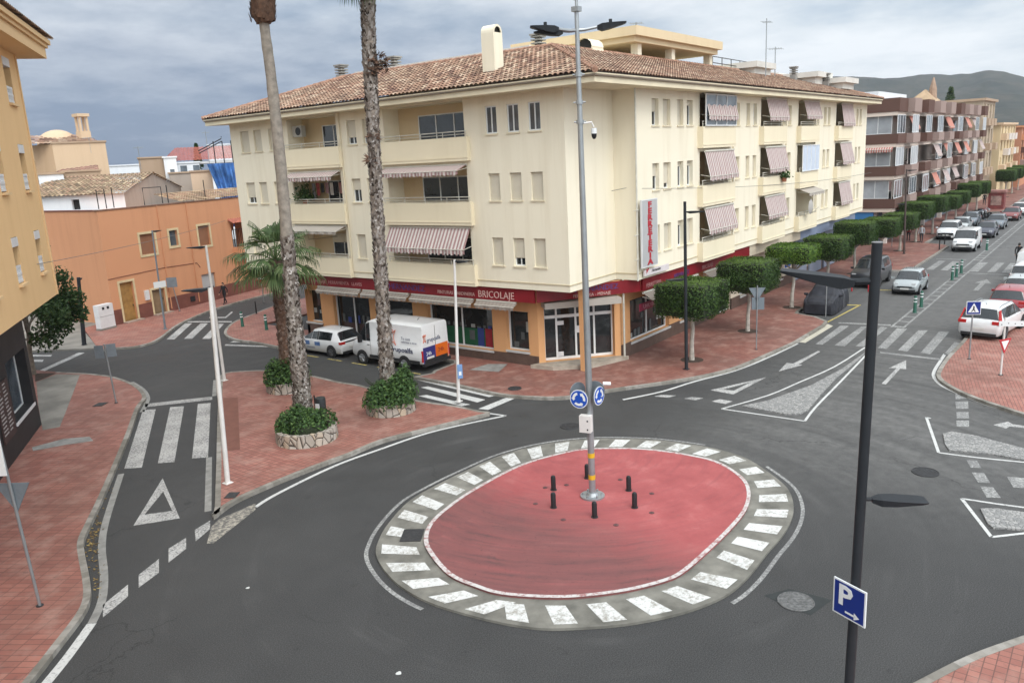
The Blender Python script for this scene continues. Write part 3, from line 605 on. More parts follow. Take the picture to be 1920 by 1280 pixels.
def tile_slope(mb, A, B, C, D, per=.26, row=.40, amp=.095, sub=6):
    """barrel-tile slope: eave A-B, ridge D-C; trapezoids allowed (A,D left edge; B,C right edge)"""
    A, B, C, D = map(Vector, (A, B, C, D)); e = (B-A); L = e.length; e = e/L
    up = D-A; up = up-e*up.dot(e); Hs = up.length; up = up/Hs; nrm = e.cross(up); nrm = nrm if nrm.z > 0 else -nrm
    rows = max(1, int(Hs/row)); la = (D-A).dot(e); lb = (C-A).dot(e)
    n = int(L/per)*sub
    for r in range(rows):
        v0, v1 = r/rows, (r+1)/rows
        xa0, xb0 = la*v0, L+(lb-L)*v0; xa1, xb1 = la*v1, L+(lb-L)*v1
        i0 = int(max(min(xa0, xa1), 0)/L*n); i1 = int(math.ceil(max(xb0, xb1)/L*n)); base = len(mb.v); cols = 0
        for i in range(i0, i1+1):
            x = L*i/n; ph = x/per; hgt = amp*abs(math.sin(math.pi*ph))**.7*1.0
            for v, lift in ((v0, .035), (v1, 0)):
                xa, xb = (xa0, xb0) if v == v0 else (xa1, xb1); xx = min(max(x, xa), xb)
                mb.v.append(tuple(A+e*xx+up*(Hs*v)+nrm*(hgt+lift)))
            cols += 1
        for i in range(cols-1):
            a = base+2*i; mb.f.append([a, a+2, a+3, a+1]); mb.m.append(0)
            x0 = (i0+i)/sub; tcol = math.floor(x0+1e-6)+.5
            mb.uv[len(mb.f)-1] = ((tcol, r+.02), (tcol, r+.02), (tcol, r+.98), (tcol, r+.98))
        # tile mouths at each course edge: lower lip lifted over the course below, colour darkened there
def solid_back(mb, pts, z0, z1, m=0): mb.prism(pts, z0, z1, m)

# ---------------------------------------------------------------- the cream corner building
ZB, ZE = 4.05, 12.72
FL = Face((29.2, 19.32), (0, 1), (-1, 0)); FR = Face((33.2, 18.12), (1, 0), (0, -1)); LL, LR = 23.9, 39.6
cb_ = thing('apartment_building', 'cream corner apartment building with tiled roof, striped awnings and a maroon shop band', 'building', (31, 20, 0))
class Par:  # children keep world coordinates under an Empty that stands at the corner
    pass
def under(root):
    """parent for world-space meshes: returns root; meshes are shifted when linked"""
    return root
_link0 = link
def link(name, me, parent=None, loc=None):
    o = _link0(name, me, parent, loc)
    if parent is not None and loc is None:
        r = parent
        while r.parent is not None: r = r.parent
        if r.type == 'EMPTY' and r.get('world_kids'):
            if parent is r: o.matrix_parent_inverse = Matrix.Translation(-Vector(r.location))
    return o
cb_['world_kids'] = 1
holesL, holesR, winL, winR = [], [], [], []
zr = [(11.08, 12.28), (8.1, 9.32), (5.12, 6.4)]
# left facade (u = Y - 19.32): three windows by the corner, two balcony bays, windows at the far end
for r, (z0, z1) in enumerate(zr):
    for j, (a, b) in enumerate(((1.22, 1.87), (2.39, 3.04), (3.62, 4.27))):
        h = (a, b, z0, z1, .2); holesL.append(h); winL.append((h, 'glass' if r == 0 else ('part' if (r == 2 and j == 1) else 'shut')))
    for j, (a, b) in enumerate(((11.9, 12.4), (12.9, 13.6))):
        h = (a, b, z0, z1, .2); holesL.append(h); winL.append((h, ('part', 'half', 'shut')[r]))
    for j, (a, b) in enumerate(((19.5, 20.25), (20.92, 21.65), (22.1, 22.95))):
        h = (a, b, z0, z1, .2); holesL.append(h); winL.append((h, 'part' if (r == 1 and j == 2) else 'shut'))
balL = [(5.55, 10.85), (14.4, 18.5)]
zbal = [(11.05, 12.66), (8.05, 9.78), (5.08, 6.82)]
for a, b in balL:
    for z0, z1 in zbal: holesL.append((a, b, z0, z1, 1.1, 'bal'))
# right facade (u = X - 33.2)
XR = lambda x, y=215: onX(x, y, 18.12)[0]-33.2
for r, (z0, z1) in enumerate(zr):
    for j, (x0, x1) in enumerate(((1222, 1235), (1243, 1257), (1270, 1281), (1288, 1299), (1380, 1387), (1399.5, 1406), (1412.5, 1419.5), (1467.5, 1473), (1478, 1484.5), (1532, 1536.5), (1545, 1550), (1552.5, 1557.5), (1595, 1599), (1606, 1609.5), (1612, 1616))):
        a, b = XR(x0), XR(x1)
        if b-a < .6: a, b = (a+b)/2-.3, (a+b)/2+.3
        h = (a, b, z0+.03, z1+.05, .26); holesR.append(h); winR.append((h, ('half', 'shut', 'shut', 'open')[j] if (r == 0 and j < 4) else ('half', 'part', 'open', 'open')[j] if (r == 1 and j < 4) else ('open' if (r*7+j*5) % 6 == 0 else 'shut')))
balR = [(XR(1312), XR(1366)), (XR(1427), XR(1465)), (XR(1497), XR(1527)), (XR(1568), XR(1591))]
for a, b in balR:
    for z0, z1 in zbal: holesR.append((a, b, z0, z1, 1.4, 'bal'))
w = MB()
wall(w, FL, 0, LL, ZB, ZE, holesL, 0); wall(w, FR, 0, LR, ZB, ZE, holesR, 0)
w.quad((29.2, 19.32, ZB), (33.2, 19.32, ZB), (33.2, 19.32, ZE), (29.2, 19.32, ZE)); w.quad((33.2, 19.32, ZB), (33.2, 18.12, ZB), (33.2, 18.12, ZE), (33.2, 19.32, ZE))
w.quad((72.8, 18.12, ZB), (72.8, 34, ZB), (72.8, 34, ZE), (72.8, 18.12, ZE)); w.quad((29.2, 43.22, ZB), (45, 43.22, ZB), (45, 43.22, ZE), (29.2, 43.22, ZE))
wallo = w.build('wall', A_CREAM, cb_)
s = MB(); s.prism([(29.2, 19.32), (33.2, 19.32), (33.2, 18.12), (72.8, 18.12), (72.8, 34), (45, 34), (45, 43.22), (29.2, 43.22)], ZB-.004, ZB-.002, bottom=True); s.build('overhang_soffit', A_SOFFIT, cb_)
# rooms behind the balconies
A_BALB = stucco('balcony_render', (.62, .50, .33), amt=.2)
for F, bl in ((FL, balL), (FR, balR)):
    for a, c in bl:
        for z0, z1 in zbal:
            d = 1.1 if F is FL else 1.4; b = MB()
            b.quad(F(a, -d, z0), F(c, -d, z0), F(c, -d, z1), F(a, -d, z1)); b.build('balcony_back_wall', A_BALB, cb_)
A_DRIP = stucco('drip_render', (.55, .47, .32))
g = MB()   # drip grooves drawn as thin shadow-casting mouldings under the lower edge and each storey
for F, L in ((FL, LL), (FR, LR)):
    g.obox(F, (0, .03, ZB+.28), (L, 0, ZB+.33)); g.build('drip_moulding', A_DRIP, cb_); g = MB()
    for x in ((11.55, 14.1) if F is FL else (11.2, 19.9, 25.8)): g.tube((F(x, .05, ZB), F(x, .05, ZE)), .04, 6); g.build('drainpipe', A_SOFFIT, cb_); g = MB()
g.obox(lambda u, w_, z: (29.2+u, 19.32-w_, z), (0, .03, ZB+.28), (3.96, 0, ZB+.33)); g.obox(lambda u, w_, z: (33.2-w_, 18.12+u, z), (.03, .03, ZB+.28), (1.2, 0, ZB+.33)); g.build('drip_moulding', A_DRIP, cb_)
random.seed(3)
for F, ws in ((FL, winL), (FR, winR)):
    for (h, k) in ws:
        a, b_, z0, z1, d = h
        if k == 'glass': window(cb_, F, a, b_, z0, z1, .06, 0, glass=A_GLASS2, mull=1)
        else: window(cb_, F, a, b_, z0, z1, d-.06, {'shut': 1.0, 'half': .48, 'part': .72 if F is FL else .8, 'open': .2}[k], mull=0 if b_-a < .62 else 1)
# balconies: parapet, coping rail, glazed doors, awnings
for F, bl, pr in ((FL, balL, .22), (FR, balR, .32)):
    for bi, (a, c) in enumerate(bl):
        for r, (z0, z1) in enumerate(zbal):
            pz0 = ZB if r == 2 else z0-1.1
            p = MB(); ex = .28
            p.obox(F, (a-ex, pr, pz0), (c+ex, pr-.14, z0-.02)); p.obox(F, (a-ex, pr-.14, pz0), (a-ex+.14, .0, z0-.02)); p.obox(F, (c+ex-.14, pr-.14, pz0), (c+ex, .0, z0-.02))
            p.obox(F, (a-ex+.14, pr-.14, pz0), (c+ex-.14, .0, pz0+.16))
            p.obox(F, (a-ex, pr+.025, pz0+.14), (c+ex, pr, pz0+.19))
            p.build('balcony', A_CREAM2, cb_)
            railing(cb_, F, a-ex+.05, c+ex-.05, z0-.02, pr-.07, .26)
            # glazed door
            if F is FL:
                ua, ub = (a+.35, a+3.9) if bi == 0 else (a+.55, a+2.4)
                window(cb_, F, ua, ub, z0-.5, z0+1.2, 1.06, .28 if (r == 2 and bi == 1) else 0, mull=2 if bi == 0 else 1, sill=False, name='balcony_door', glass=A_GLASS if bi else A_GLASS)
            else:
                window(cb_, F, a+.4, min(c-.3, a+3), z0-.5, z0+1.15, 1.36, 0, mull=1, sill=False, name='balcony_door')
# awnings of the left facade
awning(cb_, FL, 5.5, 10.9, 9.78, 9.52, .75, valance=.2); awning(cb_, FL, 5.5, 10.9, 6.85, 5.85, .62, valance=.25)
awning(cb_, FL, 14.4, 18.5, 9.76, 9.5, .7, valance=.2); awning(cb_, FL, 14.3, 18.6, 6.85, 6.6, .8, A_AWNP, valance=.15)
for bi, (a, c) in enumerate(balR):
    for r, (z0, z1) in enumerate(zbal):
        if bi == 2 and r == 1:     # a balcony closed with white glazing
            window(cb_, FR, a-.1, c+.1, z0, z1, 0, 0, glass=plain('white_glazing_panel', (.55, .62, .72), .3, .06), mull=3, sill=False, name='balcony_glazing', proud=.42); continue
        if bi == 2 and r == 2: awning(cb_, FR, a, c, z1+.1, z1-.2, .9, A_AWNP, valance=.2); continue
        dz = (1.1, 1.3, 1.15)[r] if bi != 3 else (1.45, 1.4, 1.5)[r]
        awning(cb_, FR, a+.1+.1*bi, c+.2, z1+.0, z1-dz+(.12 if bi == 2 else 0), (.5, .56, .54)[r], w0=.24)
window(cb_, FR, balR[0][0]-.1, balR[0][1]+.2, zbal[0][0], zbal[0][1], 0, 0, glass=A_GLASS2, mull=2, sill=False, name='balcony_glazing', proud=.4)
# eaves and tiled roof
EX, EY = 28.25, 17.2
e = MB()
e.prism([(EX, EY), (73.6, EY), (73.6, 23.2), (34.25, 23.2), (34.25, 38.2), (EX, 44.2)], ZE, ZE+.30, bottom=True)
e.prism([(EX-.08, EY-.08), (73.68, EY-.08), (73.68, 23), (34.2, 23), (34.2, 38.1), (EX-.08, 44.3)], ZE+.305, ZE+.36, bottom=True)
e.build('eaves', A_SOFFIT, cb_)
dm = MB(); dm.prism([(EX-.05, EY-.05), (73.6, EY-.05), (73.6, 23), (34.2, 23), (34.2, 38.1), (EX-.05, 44.2)], ZE+.364, ZE+.43, bottom=True); dm.build('tile_mouth_shade', plain('mouth_shade_paint', (.05, .035, .028), .95), cb_)  # dark strip painted as the shade inside the tile mouths
RZ = 15.15; t = MB(); ZT = ZE+.37; RX, RY = 34.25, 23.2
tile_slope(t, (EX-.12, 44.3, ZT), (EX-.12, EY-.12, ZT), (RX, RY, RZ), (RX, 38.2, RZ))
tile_slope(t, (EX-.12, EY-.12, ZT), (73.7, EY-.12, ZT), (69, RY, RZ), (RX, RY, RZ))
tile_slope(t, (36, 44.3, ZT), (EX-.12, 44.3, ZT), (RX, 38.2, RZ), (36, 38.2, RZ))
tile_slope(t, (73.7, EY-.12, ZT), (73.7, 34, ZT), (69, 34, RZ), (69, RY, RZ))
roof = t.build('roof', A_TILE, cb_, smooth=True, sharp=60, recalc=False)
h = MB()
for p0, p1 in (((EX-.1, EY-.1, ZT+.08), (RX, RY, RZ+.08)), ((EX-.1, 44.3, ZT+.08), (RX, 38.2, RZ+.08)), ((73.7, EY-.1, ZT+.06), (69, RY, RZ+.06)), ((RX, RY, RZ+.06), (RX, 38.2, RZ+.06)), ((RX, RY, RZ+.06), (69, RY, RZ+.06))):
    p0, p1 = Vector(p0), Vector(p1); k = int((p1-p0).length/.4)
    for i in range(k): h.tube((p0.lerp(p1, i/k), p0.lerp(p1, (i+1.12)/k)), (.13, .105), 7)
h.build('ridge_tile', plain('ridge_clay', (.33, .19, .13), .9, .4, 4), roof)
fl = MB(); fl.prism([(RX+.05, RY+.05), (69, RY+.05), (69, 33.5), (45, 33.5), (45, 38.1), (RX+.05, 38.1)], 14.2, 15.0); fl.build('roof_terrace', A_SOFFIT, cb_)
A_WPAR = plain('white_parapet', (.62, .60, .55), .9, .1, 1)
for q in (((RX+.15, RY+1.5, 15.0), (RX+.35, 37.6, 15.42)), ((60, RY+.3, 15), (69, RY+.5, 15.5))): pp = MB(); pp.box(*q); pp.build('parapet', A_WPAR, cb_)
gt = MB(); gt.tube(((EX-.06, 44.2, ZE+.26), (EX-.06, EY-.06, ZE+.26), (73.6, EY-.06, ZE+.26)), .035, 7); gt.build('gutter', plain('brown_gutter', (.20, .16, .12), .6), cb_)
# chimney with arched cowl, vents, penthouse
c = at_dist(925, 130, 38.8); cx, cy = c.x, c.y
ch = MB(); W2, D2, zt = .36, .33, 15.55
ch.box((cx-D2, cy-W2, 13.2), (cx+D2, cy+W2, zt))
def arch(mb, x0, x1, yc, r, z, ri=None, n=10):
    o = [(yc+r*math.cos(math.pi*i/n), z+r*.9*math.sin(math.pi*i/n)) for i in range(n+1)]
    for a, b in zip(o, o[1:]): mb.quad((x0, a[0], a[1]), (x1, a[0], a[1]), (x1, b[0], b[1]), (x0, b[0], b[1]))
    return o
# the barrel cowl runs along Y so that its dark mouth looks south
ch2 = [(cx+D2*math.cos(math.pi*i/10), zt+.36*math.sin(math.pi*i/10)) for i in range(11)]
for a, b in zip(ch2, ch2[1:]): ch.quad((a[0], cy-W2, a[1]), (a[0], cy+W2, a[1]), (b[0], cy+W2, b[1]), (b[0], cy-W2, b[1]))
ch.poly([(x, cy+W2, z) for x, z in ch2]); ch.poly([(x, cy-W2+.12, z) for x, z in ch2], 1)
for a, b in zip(ch2, ch2[1:]):
    k = .72; A = (cx+(a[0]-cx)*k, zt+(a[1]-zt)*k); B = (cx+(b[0]-cx)*k, zt+(b[1]-zt)*k)
    ch.quad((a[0], cy-W2, a[1]), (b[0], cy-W2, b[1]), (B[0], cy-W2, B[1]), (A[0], cy-W2, A[1]))
ch.build('chimney', [A_CREAM, A_DARK], roof)
def vent(x, y, z, s=.3):
    v = MB(); v.box((x-s, y-s, z-1.0), (x+s, y+s, z)); 
    for k in range(3): v.box((x-s*1.12, y-s*1.12, z+.08+k*.16), (x+s*1.12, y+s*1.12, z+.15+k*.16))
    v.box((x-s*.5, y-s*.5, z), (x+s*.5, y+s*.5, z+.5)); v.box((x-s*1.3, y-s*1.3, z+.5), (x+s*1.3, y+s*1.3, z+.58)); v.build('roof_vent', plain('grey_vent', (.26, .25, .23), .8, .2, 4), cb_)
for px, y, D in ((641, 142, 53), (740, 128, 49), (1010, 88, 44), (713, 135, 50)): p = at_dist(px, y, D); vent(p.x, p.y, p.z+.05, .26)
pc = at_dist(1094, 88, 44.5); v = MB()
for i in range(12):
    a0, a1 = math.pi*2*i/12, math.pi*2*(i+1)/12
    v.quad((pc.x+.0, pc.y+.5*math.cos(a0), pc.z+.42*math.sin(a0)), (pc.x+1.2, pc.y+.5*math.cos(a0), pc.z+.42*math.sin(a0)), (pc.x+1.2, pc.y+.5*math.cos(a1), pc.z+.42*math.sin(a1)), (pc.x, pc.y+.5*math.cos(a1), pc.z+.42*math.sin(a1)))
v.poly([(pc.x+.15, pc.y+.46*math.cos(a), pc.z+.4*math.sin(a)) for a in [math.pi*2*i/12 for i in range(12)]], 1); v.box((pc.x+.1, pc.y-.5, 14.4), (pc.x+1.2, pc.y+.5, pc.z-.1)); v.build('vent_cowl', [A_CREAM, A_DARK], cb_)
for x, y, D in ((1400, 140, 64), (1512, 156, 72), (1562, 166, 74)):
    p = at_dist(x, y, D); q = MB(); q.box((p.x-1.6, p.y-1.2, 14), (p.x+1.6, p.y+1.6, p.z+.3)); q.build('stair_head', A_WPAR, cb_); q = MB(); q.box((p.x-1.9, p.y-1.5, p.z+.302), (p.x+1.9, p.y+1.9, p.z+.7)); q.build('stair_head_slab', A_WPAR, cb_)
for x, y, D in ((1488, 140, 69), (1549, 152, 72)): p = at_dist(x, y, D); vent(p.x, p.y, p.z, .22)
ph = MB(); ph.box((42.0, 22.9, 15.95), (53.4, 31.2, 16.25)); ph.box((41.75, 22.65, 16.255), (53.65, 31.4, 16.75)); ph.build('penthouse_slab', stucco('penthouse_render', (.68, .55, .36), amt=.2), cb_)
ph = MB(); ph.box((42.6, 26.0, 15), (52.6, 31, 15.94)); ph.box((42.6, 31.0, 15), (38.5, 33, 15.9)); ph.build('penthouse_wall', stucco('penthouse_wall_render', (.60, .44, .27), amt=.3), cb_)
for x in (42.9, 47.2, 52.8):
    q = MB(); q.box((x, 23.2, 15), (x+.45, 23.65, 15.94)); q.build('penthouse_pillar', A_CREAM, cb_)
r = MB()
for z in (15.5, 15.9): r.tube(((53.6, 23.3, z), (62, 23.4, z)), .03, 5)
for i in range(6): r.tube(((53.6+i*1.6, 23.35, 15), (53.6+i*1.6, 23.35, 15.9)), .03, 5)
r.build('terrace_railing', A_BLACK, cb_)

# ---- ground floor: shop
GL = Face((30.2, 21.9), (0, 1), (-1, 0)); GR = Face((33.2, 19.12), (1, 0), (0, -1))
yv = lambda x: onY(x, 600, 30.2)[0]-21.9
shopL = [(yv(990), yv(949), .78, 2.75), (yv(923), yv(803), .62, 2.7), (yv(775), yv(708), .62, 2.7), (yv(695), yv(628), .2, 2.7), (yv(605), yv(577), .95, 2.9)]
w = MB(); hs = [(a, b, c, d, .35) for a, b, c, d in shopL]
wall(w, GL, 0, 17.0, .1, ZB-.02, hs, 0); w.build('shop_wall', A_ORP, cb_); w = MB()
gw = [(.95, 5.2, .75, 2.85), (6.4, 9.6, .75, 2.75), (10.8, 13.6, .1, 2.7), (15, 18.2, .7, 2.7), (19.5, 22.8, .7, 2.7), ]
wall(w, GR, 0, 10.0, .1, ZB-.02, [(a, b, c, d, .35) for a, b, c, d in gw if b < 10], 0); w.build('shop_wall', A_ORP, cb_); w = MB(); wall(w, GR, 10.0, 39.0, .1, ZB-.02, [(a, b, c, d, .35) for a, b, c, d in gw if a > 10], 0); w.build('shop_wall', stucco('pale_ground_floor_render', (.62, .54, .43), amt=.3), cb_); w = MB()
w.build('shop_wall', A_ORP, cb_); w = MB(); w.quad((30.2, 38.9, .1), (36, 38.9, .1), (36, 38.9, ZB), (30.2, 38.9, ZB))
w.build('shop_end_wall', A_ORP, cb_)

def plinth(F, a, b, z): pl = MB(); pl.obox(F, (a, .05, .0), (b, -.05, z)); pl.build('plinth', A_PLINTH, cb_)
prev = 0
for a, b, c, d in sorted(shopL):
    plinth(GL, prev, a, .62); plinth(GL, a, b, c-.1); prev = b
plinth(GL, prev, 17.0, .75)
prev = 0
for a, b, c, d in gw:
    plinth(GR, prev, a, .8)
    if c > .2: plinth(GR, a, b, c-.1)
    prev = b
plinth(GR, prev, 39, .8)
def m_shopglass():
    n = NT('shop_window_glass'); k = n.noise(1.2, 3); return n.fin(n.ramp(k, ((.35, (.008, .009, .01)), (.7, (.03, .034, .036)))), .05, 0, .7)
A_SHOPG = m_shopglass()
random.seed(5)
for i, (F, (a, b, c, d)) in enumerate([(GL, q) for q in shopL]+[(GR, q) for q in gw]):
    f = MB(); t = .06
    for p, q in (((a, -.22, c), (a+t, -.3, d)), ((b-t, -.22, c), (b, -.3, d)), ((a+t, -.22, c), (b-t, -.3, c+t)), ((a+t, -.22, d-t), (b-t, -.3, d))): f.obox(F, p, q)
    if b-a > 3: f.obox(F, ((a+b)/2-.03, -.225, c+t), ((a+b)/2+.03, -.295, d-t))
    fo = f.build('shop_window', A_WFRAME, cb_)
    p = MB(); p.quad(F(a, -.345, c), F(b, -.345, c), F(b, -.345, d), F(a, -.345, d)); p.build('pane', A_SHOPG, fo)
    sl = MB(); sl.obox(F, (a-.05, .09, c-.1), (b+.05, -.2, c-.005)); sl.build('sill', plain('white_sill_stone', (.5, .5, .48), .6, .1, 3), fo)
    # goods a little in front of the dark pane, seen as through it
    rnd = random.Random(i)
    if i < 8:
        x = a+.1
        ms = [plain('goods_white', (.34, .35, .33), .6), plain('goods_green', (.015, .09, .04), .6), plain('goods_blue', (.03, .05, .2), .6), plain('goods_red', (.26, .02, .03), .6), plain('goods_grey', (.09, .1, .1), .6)] if i == 0 else ms
        def good(p, q, k): dd = MB(); dd.obox(F, p, q); dd.build('display_item', ms[k], fo)
        if i == 1: good((a+.1, -.31, c+.08), (b-.1, -.335, c+.95), 1); good((a+.3, -.3, c+.06), (a+.75, -.325, c+1.0), 3); good((a+.85, -.3, c+.06), (a+1.25, -.325, c+1.0), 2); good((a+1.45, -.3, c+.35), (a+1.8, -.325, c+.85), 4)
        while x < b-.2:
            wd = rnd.uniform(.1, .3); h = rnd.uniform(.2, .6); z = c+(1.0 if i == 1 else rnd.choice((.08, .08, .5, .9)))
            good((x, -.315, z), (x+wd, -.34, z+h*(.4 if i == 1 else 1)), rnd.choice((0, 4, 4, 4, 4, 2)) if i != 4 else 0); x += wd+rnd.uniform(.05, .35)
# corner entrance set across the angle, with column
d0, d1 = Vector((30.2, 21.9, 0)), Vector((33.2, 19.12, 0)); ud = (d1-d0).normalized(); nd = Vector((-1, -1, 0)); nd = Vector((ud.y, -ud.x, 0)); nd = nd if nd.x < 0 else -nd
LD = (d1-d0).length; FD = Face(d0, ud, nd)
w = MB(); wall(w, FD, 0, LD, .1, ZB-.02, [(.32, LD-.3, .3, 3.2, .45)], 0); w.build('entrance_wall', A_ORP, cb_)
dr = MB(); a, b, c, d = .32, LD-.3, .3, 3.2
for u_ in (a, a+.62, a+1.58, a+2.5, b-.07): dr.obox(FD, (u_, -.36, c), (u_+.09, -.44, d))
for z0_, z1_ in ((c, c+.12), (2.35, 2.5), (d-.1, d)): dr.obox(FD, (a, -.365, z0_), (b, -.435, z1_))
do = dr.build('entrance_door', A_WFRAME, cb_)
g = MB(); g.quad(FD(a, -.40, c), FD(b, -.40, c), FD(b, -.40, d), FD(a, -.40, d)); g.build('pane', A_SHOPG, do)
st = MB(); st.obox(FD, (1.0, -.35, 2.0), (1.35, -.36, 2.2)); st.obox(FD, (1.0, -.35, .45), (1.3, -.36, .68)); st.obox(FD, (1.9, -.35, 1.55), (2.25, -.36, 1.9)); st.build('door_notice', A_WHITEP, do)
hd = MB(); hd.tube((FD(1.85, -.33, 1.15), FD(1.85, -.33, 1.45)), .018, 6); hd.build('handle', A_BLACK, do)
sp = MB(); sp.prism([(29.75, 22.1), (29.9, 20.9), (31.0, 19.5), (33.3, 18.75), (33.2, 19.12), (30.2, 21.9)], .12, .30); sp.build('entrance_step', plain('step_stone', (.36, .31, .25), .7, .25, 2.5), cb_)
cl = MB(); cl.box((30.45, 19.42, .12), (30.75, 19.72, ZB)); cl.build('corner_column', A_ORP, cb_)
aw = MB(); aw.obox(FD, (.2, .9, 3.05), (LD-.2, .0, 3.33)); aw.build('entrance_canopy', A_AWNP, cb_)
# maroon sign band hung below the overhang, with its lettering
bd = MB(); bd.box((33.9, 18.24, 3.42), (47.5, 18.36, ZB-.01)); bd.build('sign_band', A_MAROON, cb_)
bd = MB(); bd.box((47.52, 18.24, 3.35), (57, 18.36, ZB-.01)); bd.build('plain_fascia', stucco('beige_fascia', (.60, .52, .40), amt=.3), cb_)
bd = MB(); bd.box((29.32, 21.4, 3.40), (29.44, 41.3, ZB-.01)); bd.add([(29.38, 21.3, 3.42), (33.75, 18.3, 3.42), (33.75, 18.3, ZB-.01), (29.38, 21.3, ZB-.01)], ((0, 1, 2, 3),))
bando = bd.build('sign_band', A_MAROON, cb_)
def tl(s, y, z, size, m, sx=1): text_mesh('lettering', s, size, m, bando, (29.31, y, z), (0, -1, 0), (0, 0, 1), .008, sx=sx)
tl('FERRETERIA', 40.6, 3.72, .46, A_PINKTXT, .95); tl('MENAJE   HERRAMIENTA   LLAVES', 36.9, 3.56, .26, A_PINKTXT, 1.0)
tl('HERNANDEZ', 30.9, 3.55, .42, A_BLUETXT, 1.05); tl('PINTURAS   JARDINERIA', 27.4, 3.52, .24, A_PALETXT, .95); tl('BRICOLAJE', 24.75, 3.5, .48, A_PALETXT, .95)
dv = Vector((33.75-29.38, 18.3-21.3, 0)).normalized(); pn = Vector((dv.y, -dv.x, 0))
tq = Vector((29.38, 21.3, 0))+pn*.012
text_mesh('lettering', 'HERNANDEZ', .34, A_BLUETXT, bando, tuple(tq+dv*1.9+Vector((0, 0, 3.70))), dv, (0, 0, 1), .008, sx=1.1)
text_mesh('lettering', 'FERRETERIA - MENAJE', .2, A_PALETXT, bando, tuple(tq+dv*1.8+Vector((0, 0, 3.47))), dv, (0, 0, 1), .008)
text_mesh('lettering', 'FERRETERIA', .30, A_PINKTXT, bando, (34.2, 18.23, 3.52), (1, 0, 0), (0, 0, 1), .008)
text_mesh('lettering', 'HERNANDEZ', .30, A_BLUETXT, bando, (37.2, 18.23, 3.55), (1, 0, 0), (0, 0, 1), .008)
text_mesh('lettering', 'BRICOLAJE', .30, A_PINKTXT, bando, (40.6, 18.23, 3.52), (1, 0, 0), (0, 0, 1), .008)
A_AWNG2 = m_stripes('grimy_shop_canvas', (.27, .23, .195), (.31, .27, .23))
# rolled shop awnings under the band
for (y0, y1) in ((22.5, 24.9), (25.1, 29.3), (29.5, 33.0), (33.2, 36.8)): awning(cb_, Face((29.44, 0), (0, 1), (-1, 0)), y0, y1, 3.34, 3.14, .30, A_AWNG2, valance=.16, name='shop_awning')
sa = awning(cb_, Face((0, 18.36), (1, 0), (0, -1)), 34.0, 40.2, 3.3, 3.0, .55, A_AWNG2, valance=.1, name='shop_awning')
fs = MB(); fs.box((34.1, 18.52, 2.36), (38.6, 18.58, 2.72)); fo = fs.build('fascia_sign', plain('crimson_fascia', (.26, .02, .06), .5, .1, 2), cb_)
text_mesh('lettering', 'UHU Bricolage', .3, plain('pink_letter', (.6, .3, .36), .5), fo, (34.4, 18.51, 2.44), (1, 0, 0), (0, 0, 1), .006, sx=1.15)
ob = MB(); ob.box((38.7, 18.5, 2.25), (39.9, 18.6, 2.95)); ob.build('orange_sign_box', plain('orange_panel', (.62, .17, .02), .5, .1, 2), cb_)
awning(cb_, Face((0, 18.36), (1, 0), (0, -1)), 41, 46, 3.3, 3.05, .5, A_AWNG2, valance=.1, name='shop_awning')
for q, r__ in ((((33.15, 18.9, .2), (33.15, 18.9, ZB)), .05), (((33.05, 18.05, ZB), (33.05, 18.05, ZE)), .045)): dp = MB(); dp.tube(q, r__, 7); dp.build('drainpipe', A_RAIL, cb_)
bx = MB(); bx.box((57.02, 18.24, 3.3), (71, 18.36, 4.03)); bx.build('grey_blue_fascia', plain('grey_blue_fascia_paint', (.20, .24, .33), .5, .2, .6), cb_)
for x in (58.0, 61.6, 65.2): bx = MB(); bx.box((x, 18.95, .2), (x+2.9, 19.06, 3.2)); bx.build('roller_shutter', slats(plain('blue_grey_shutter', (.22, .25, .32), .5, .1, 1), .11), cb_)
bx = MB(); bx.box((55.0, 18.5, 1.6), (55.9, 18.6, 3.2)); bx.build('blue_hanging_sign', plain('blue_hanging_panel', (.05, .12, .38), .5, .1), cb_)

# the upright FERRETERIA sign and the small script panel under it
sg = thing('vertical_shop_sign', 'tall narrow grey sign reading FERRETERIA downwards in red, fixed to the cream wall corner', 'sign', (33.62, 17.95, 4.9)); 
u0 = Vector((1, 0, 0))
x0, x1, z0, z1 = 33.55-33.62, 34.75-33.62, .02, 3.55
z1 = onX(1215, 375, 17.95)[1]-4.9; z0 = onX(1215, 498, 17.95)[1]-4.9; x0 = onX(1201, 430, 17.95)[0]-33.62; x1 = onX(1229, 430, 17.95)[0]-33.62
p = MB(); p.box((x0, -.09, z0), (x1, -.02, z1)); po = p.build('panel', A_GREYP, sg)
p = MB(); p.box((x0-.04, -.1, z0-.04), (x0, -.01, z1+.04)); p.box((x1, -.1, z0-.04), (x1+.04, -.01, z1+.04)); p.box((x0, -.1, z1), (x1, -.01, z1+.04)); p.box((x0, -.1, z0-.04), (x1, -.01, z0)); p.build('frame', A_WHITEP, sg)
hh = (z1-z0-.1)/10
for i, chh in enumerate('FERRETERIA'): text_mesh('letter', chh, hh*1.22, A_REDTXT, sg, ((x0+x1)/2, -.1, z1-.05-hh*(i+.93)), (1, 0, 0), (0, 0, 1), .012, 'CENTER', sx=1.95, offset=.016)
for z in (z0+.4, (z0+z1)/2, z1-.4): 
    q = MB(); q.tube(((x0-.5, .05, z), (x0, .05, z)), .02, 5); q.build('bracket', A_RAIL, sg)
ss = thing('script_sign', 'small white panel with handwritten style lettering and a red mark below the tall red-lettered sign', 'sign', (33.65, 17.98, 4.4))
zz1 = onX(1215, 505, 17.98)[1]-4.4; zz0 = onX(1215, 516, 17.98)[1]-4.4; xx1 = onX(1253, 510, 17.98)[0]-33.65
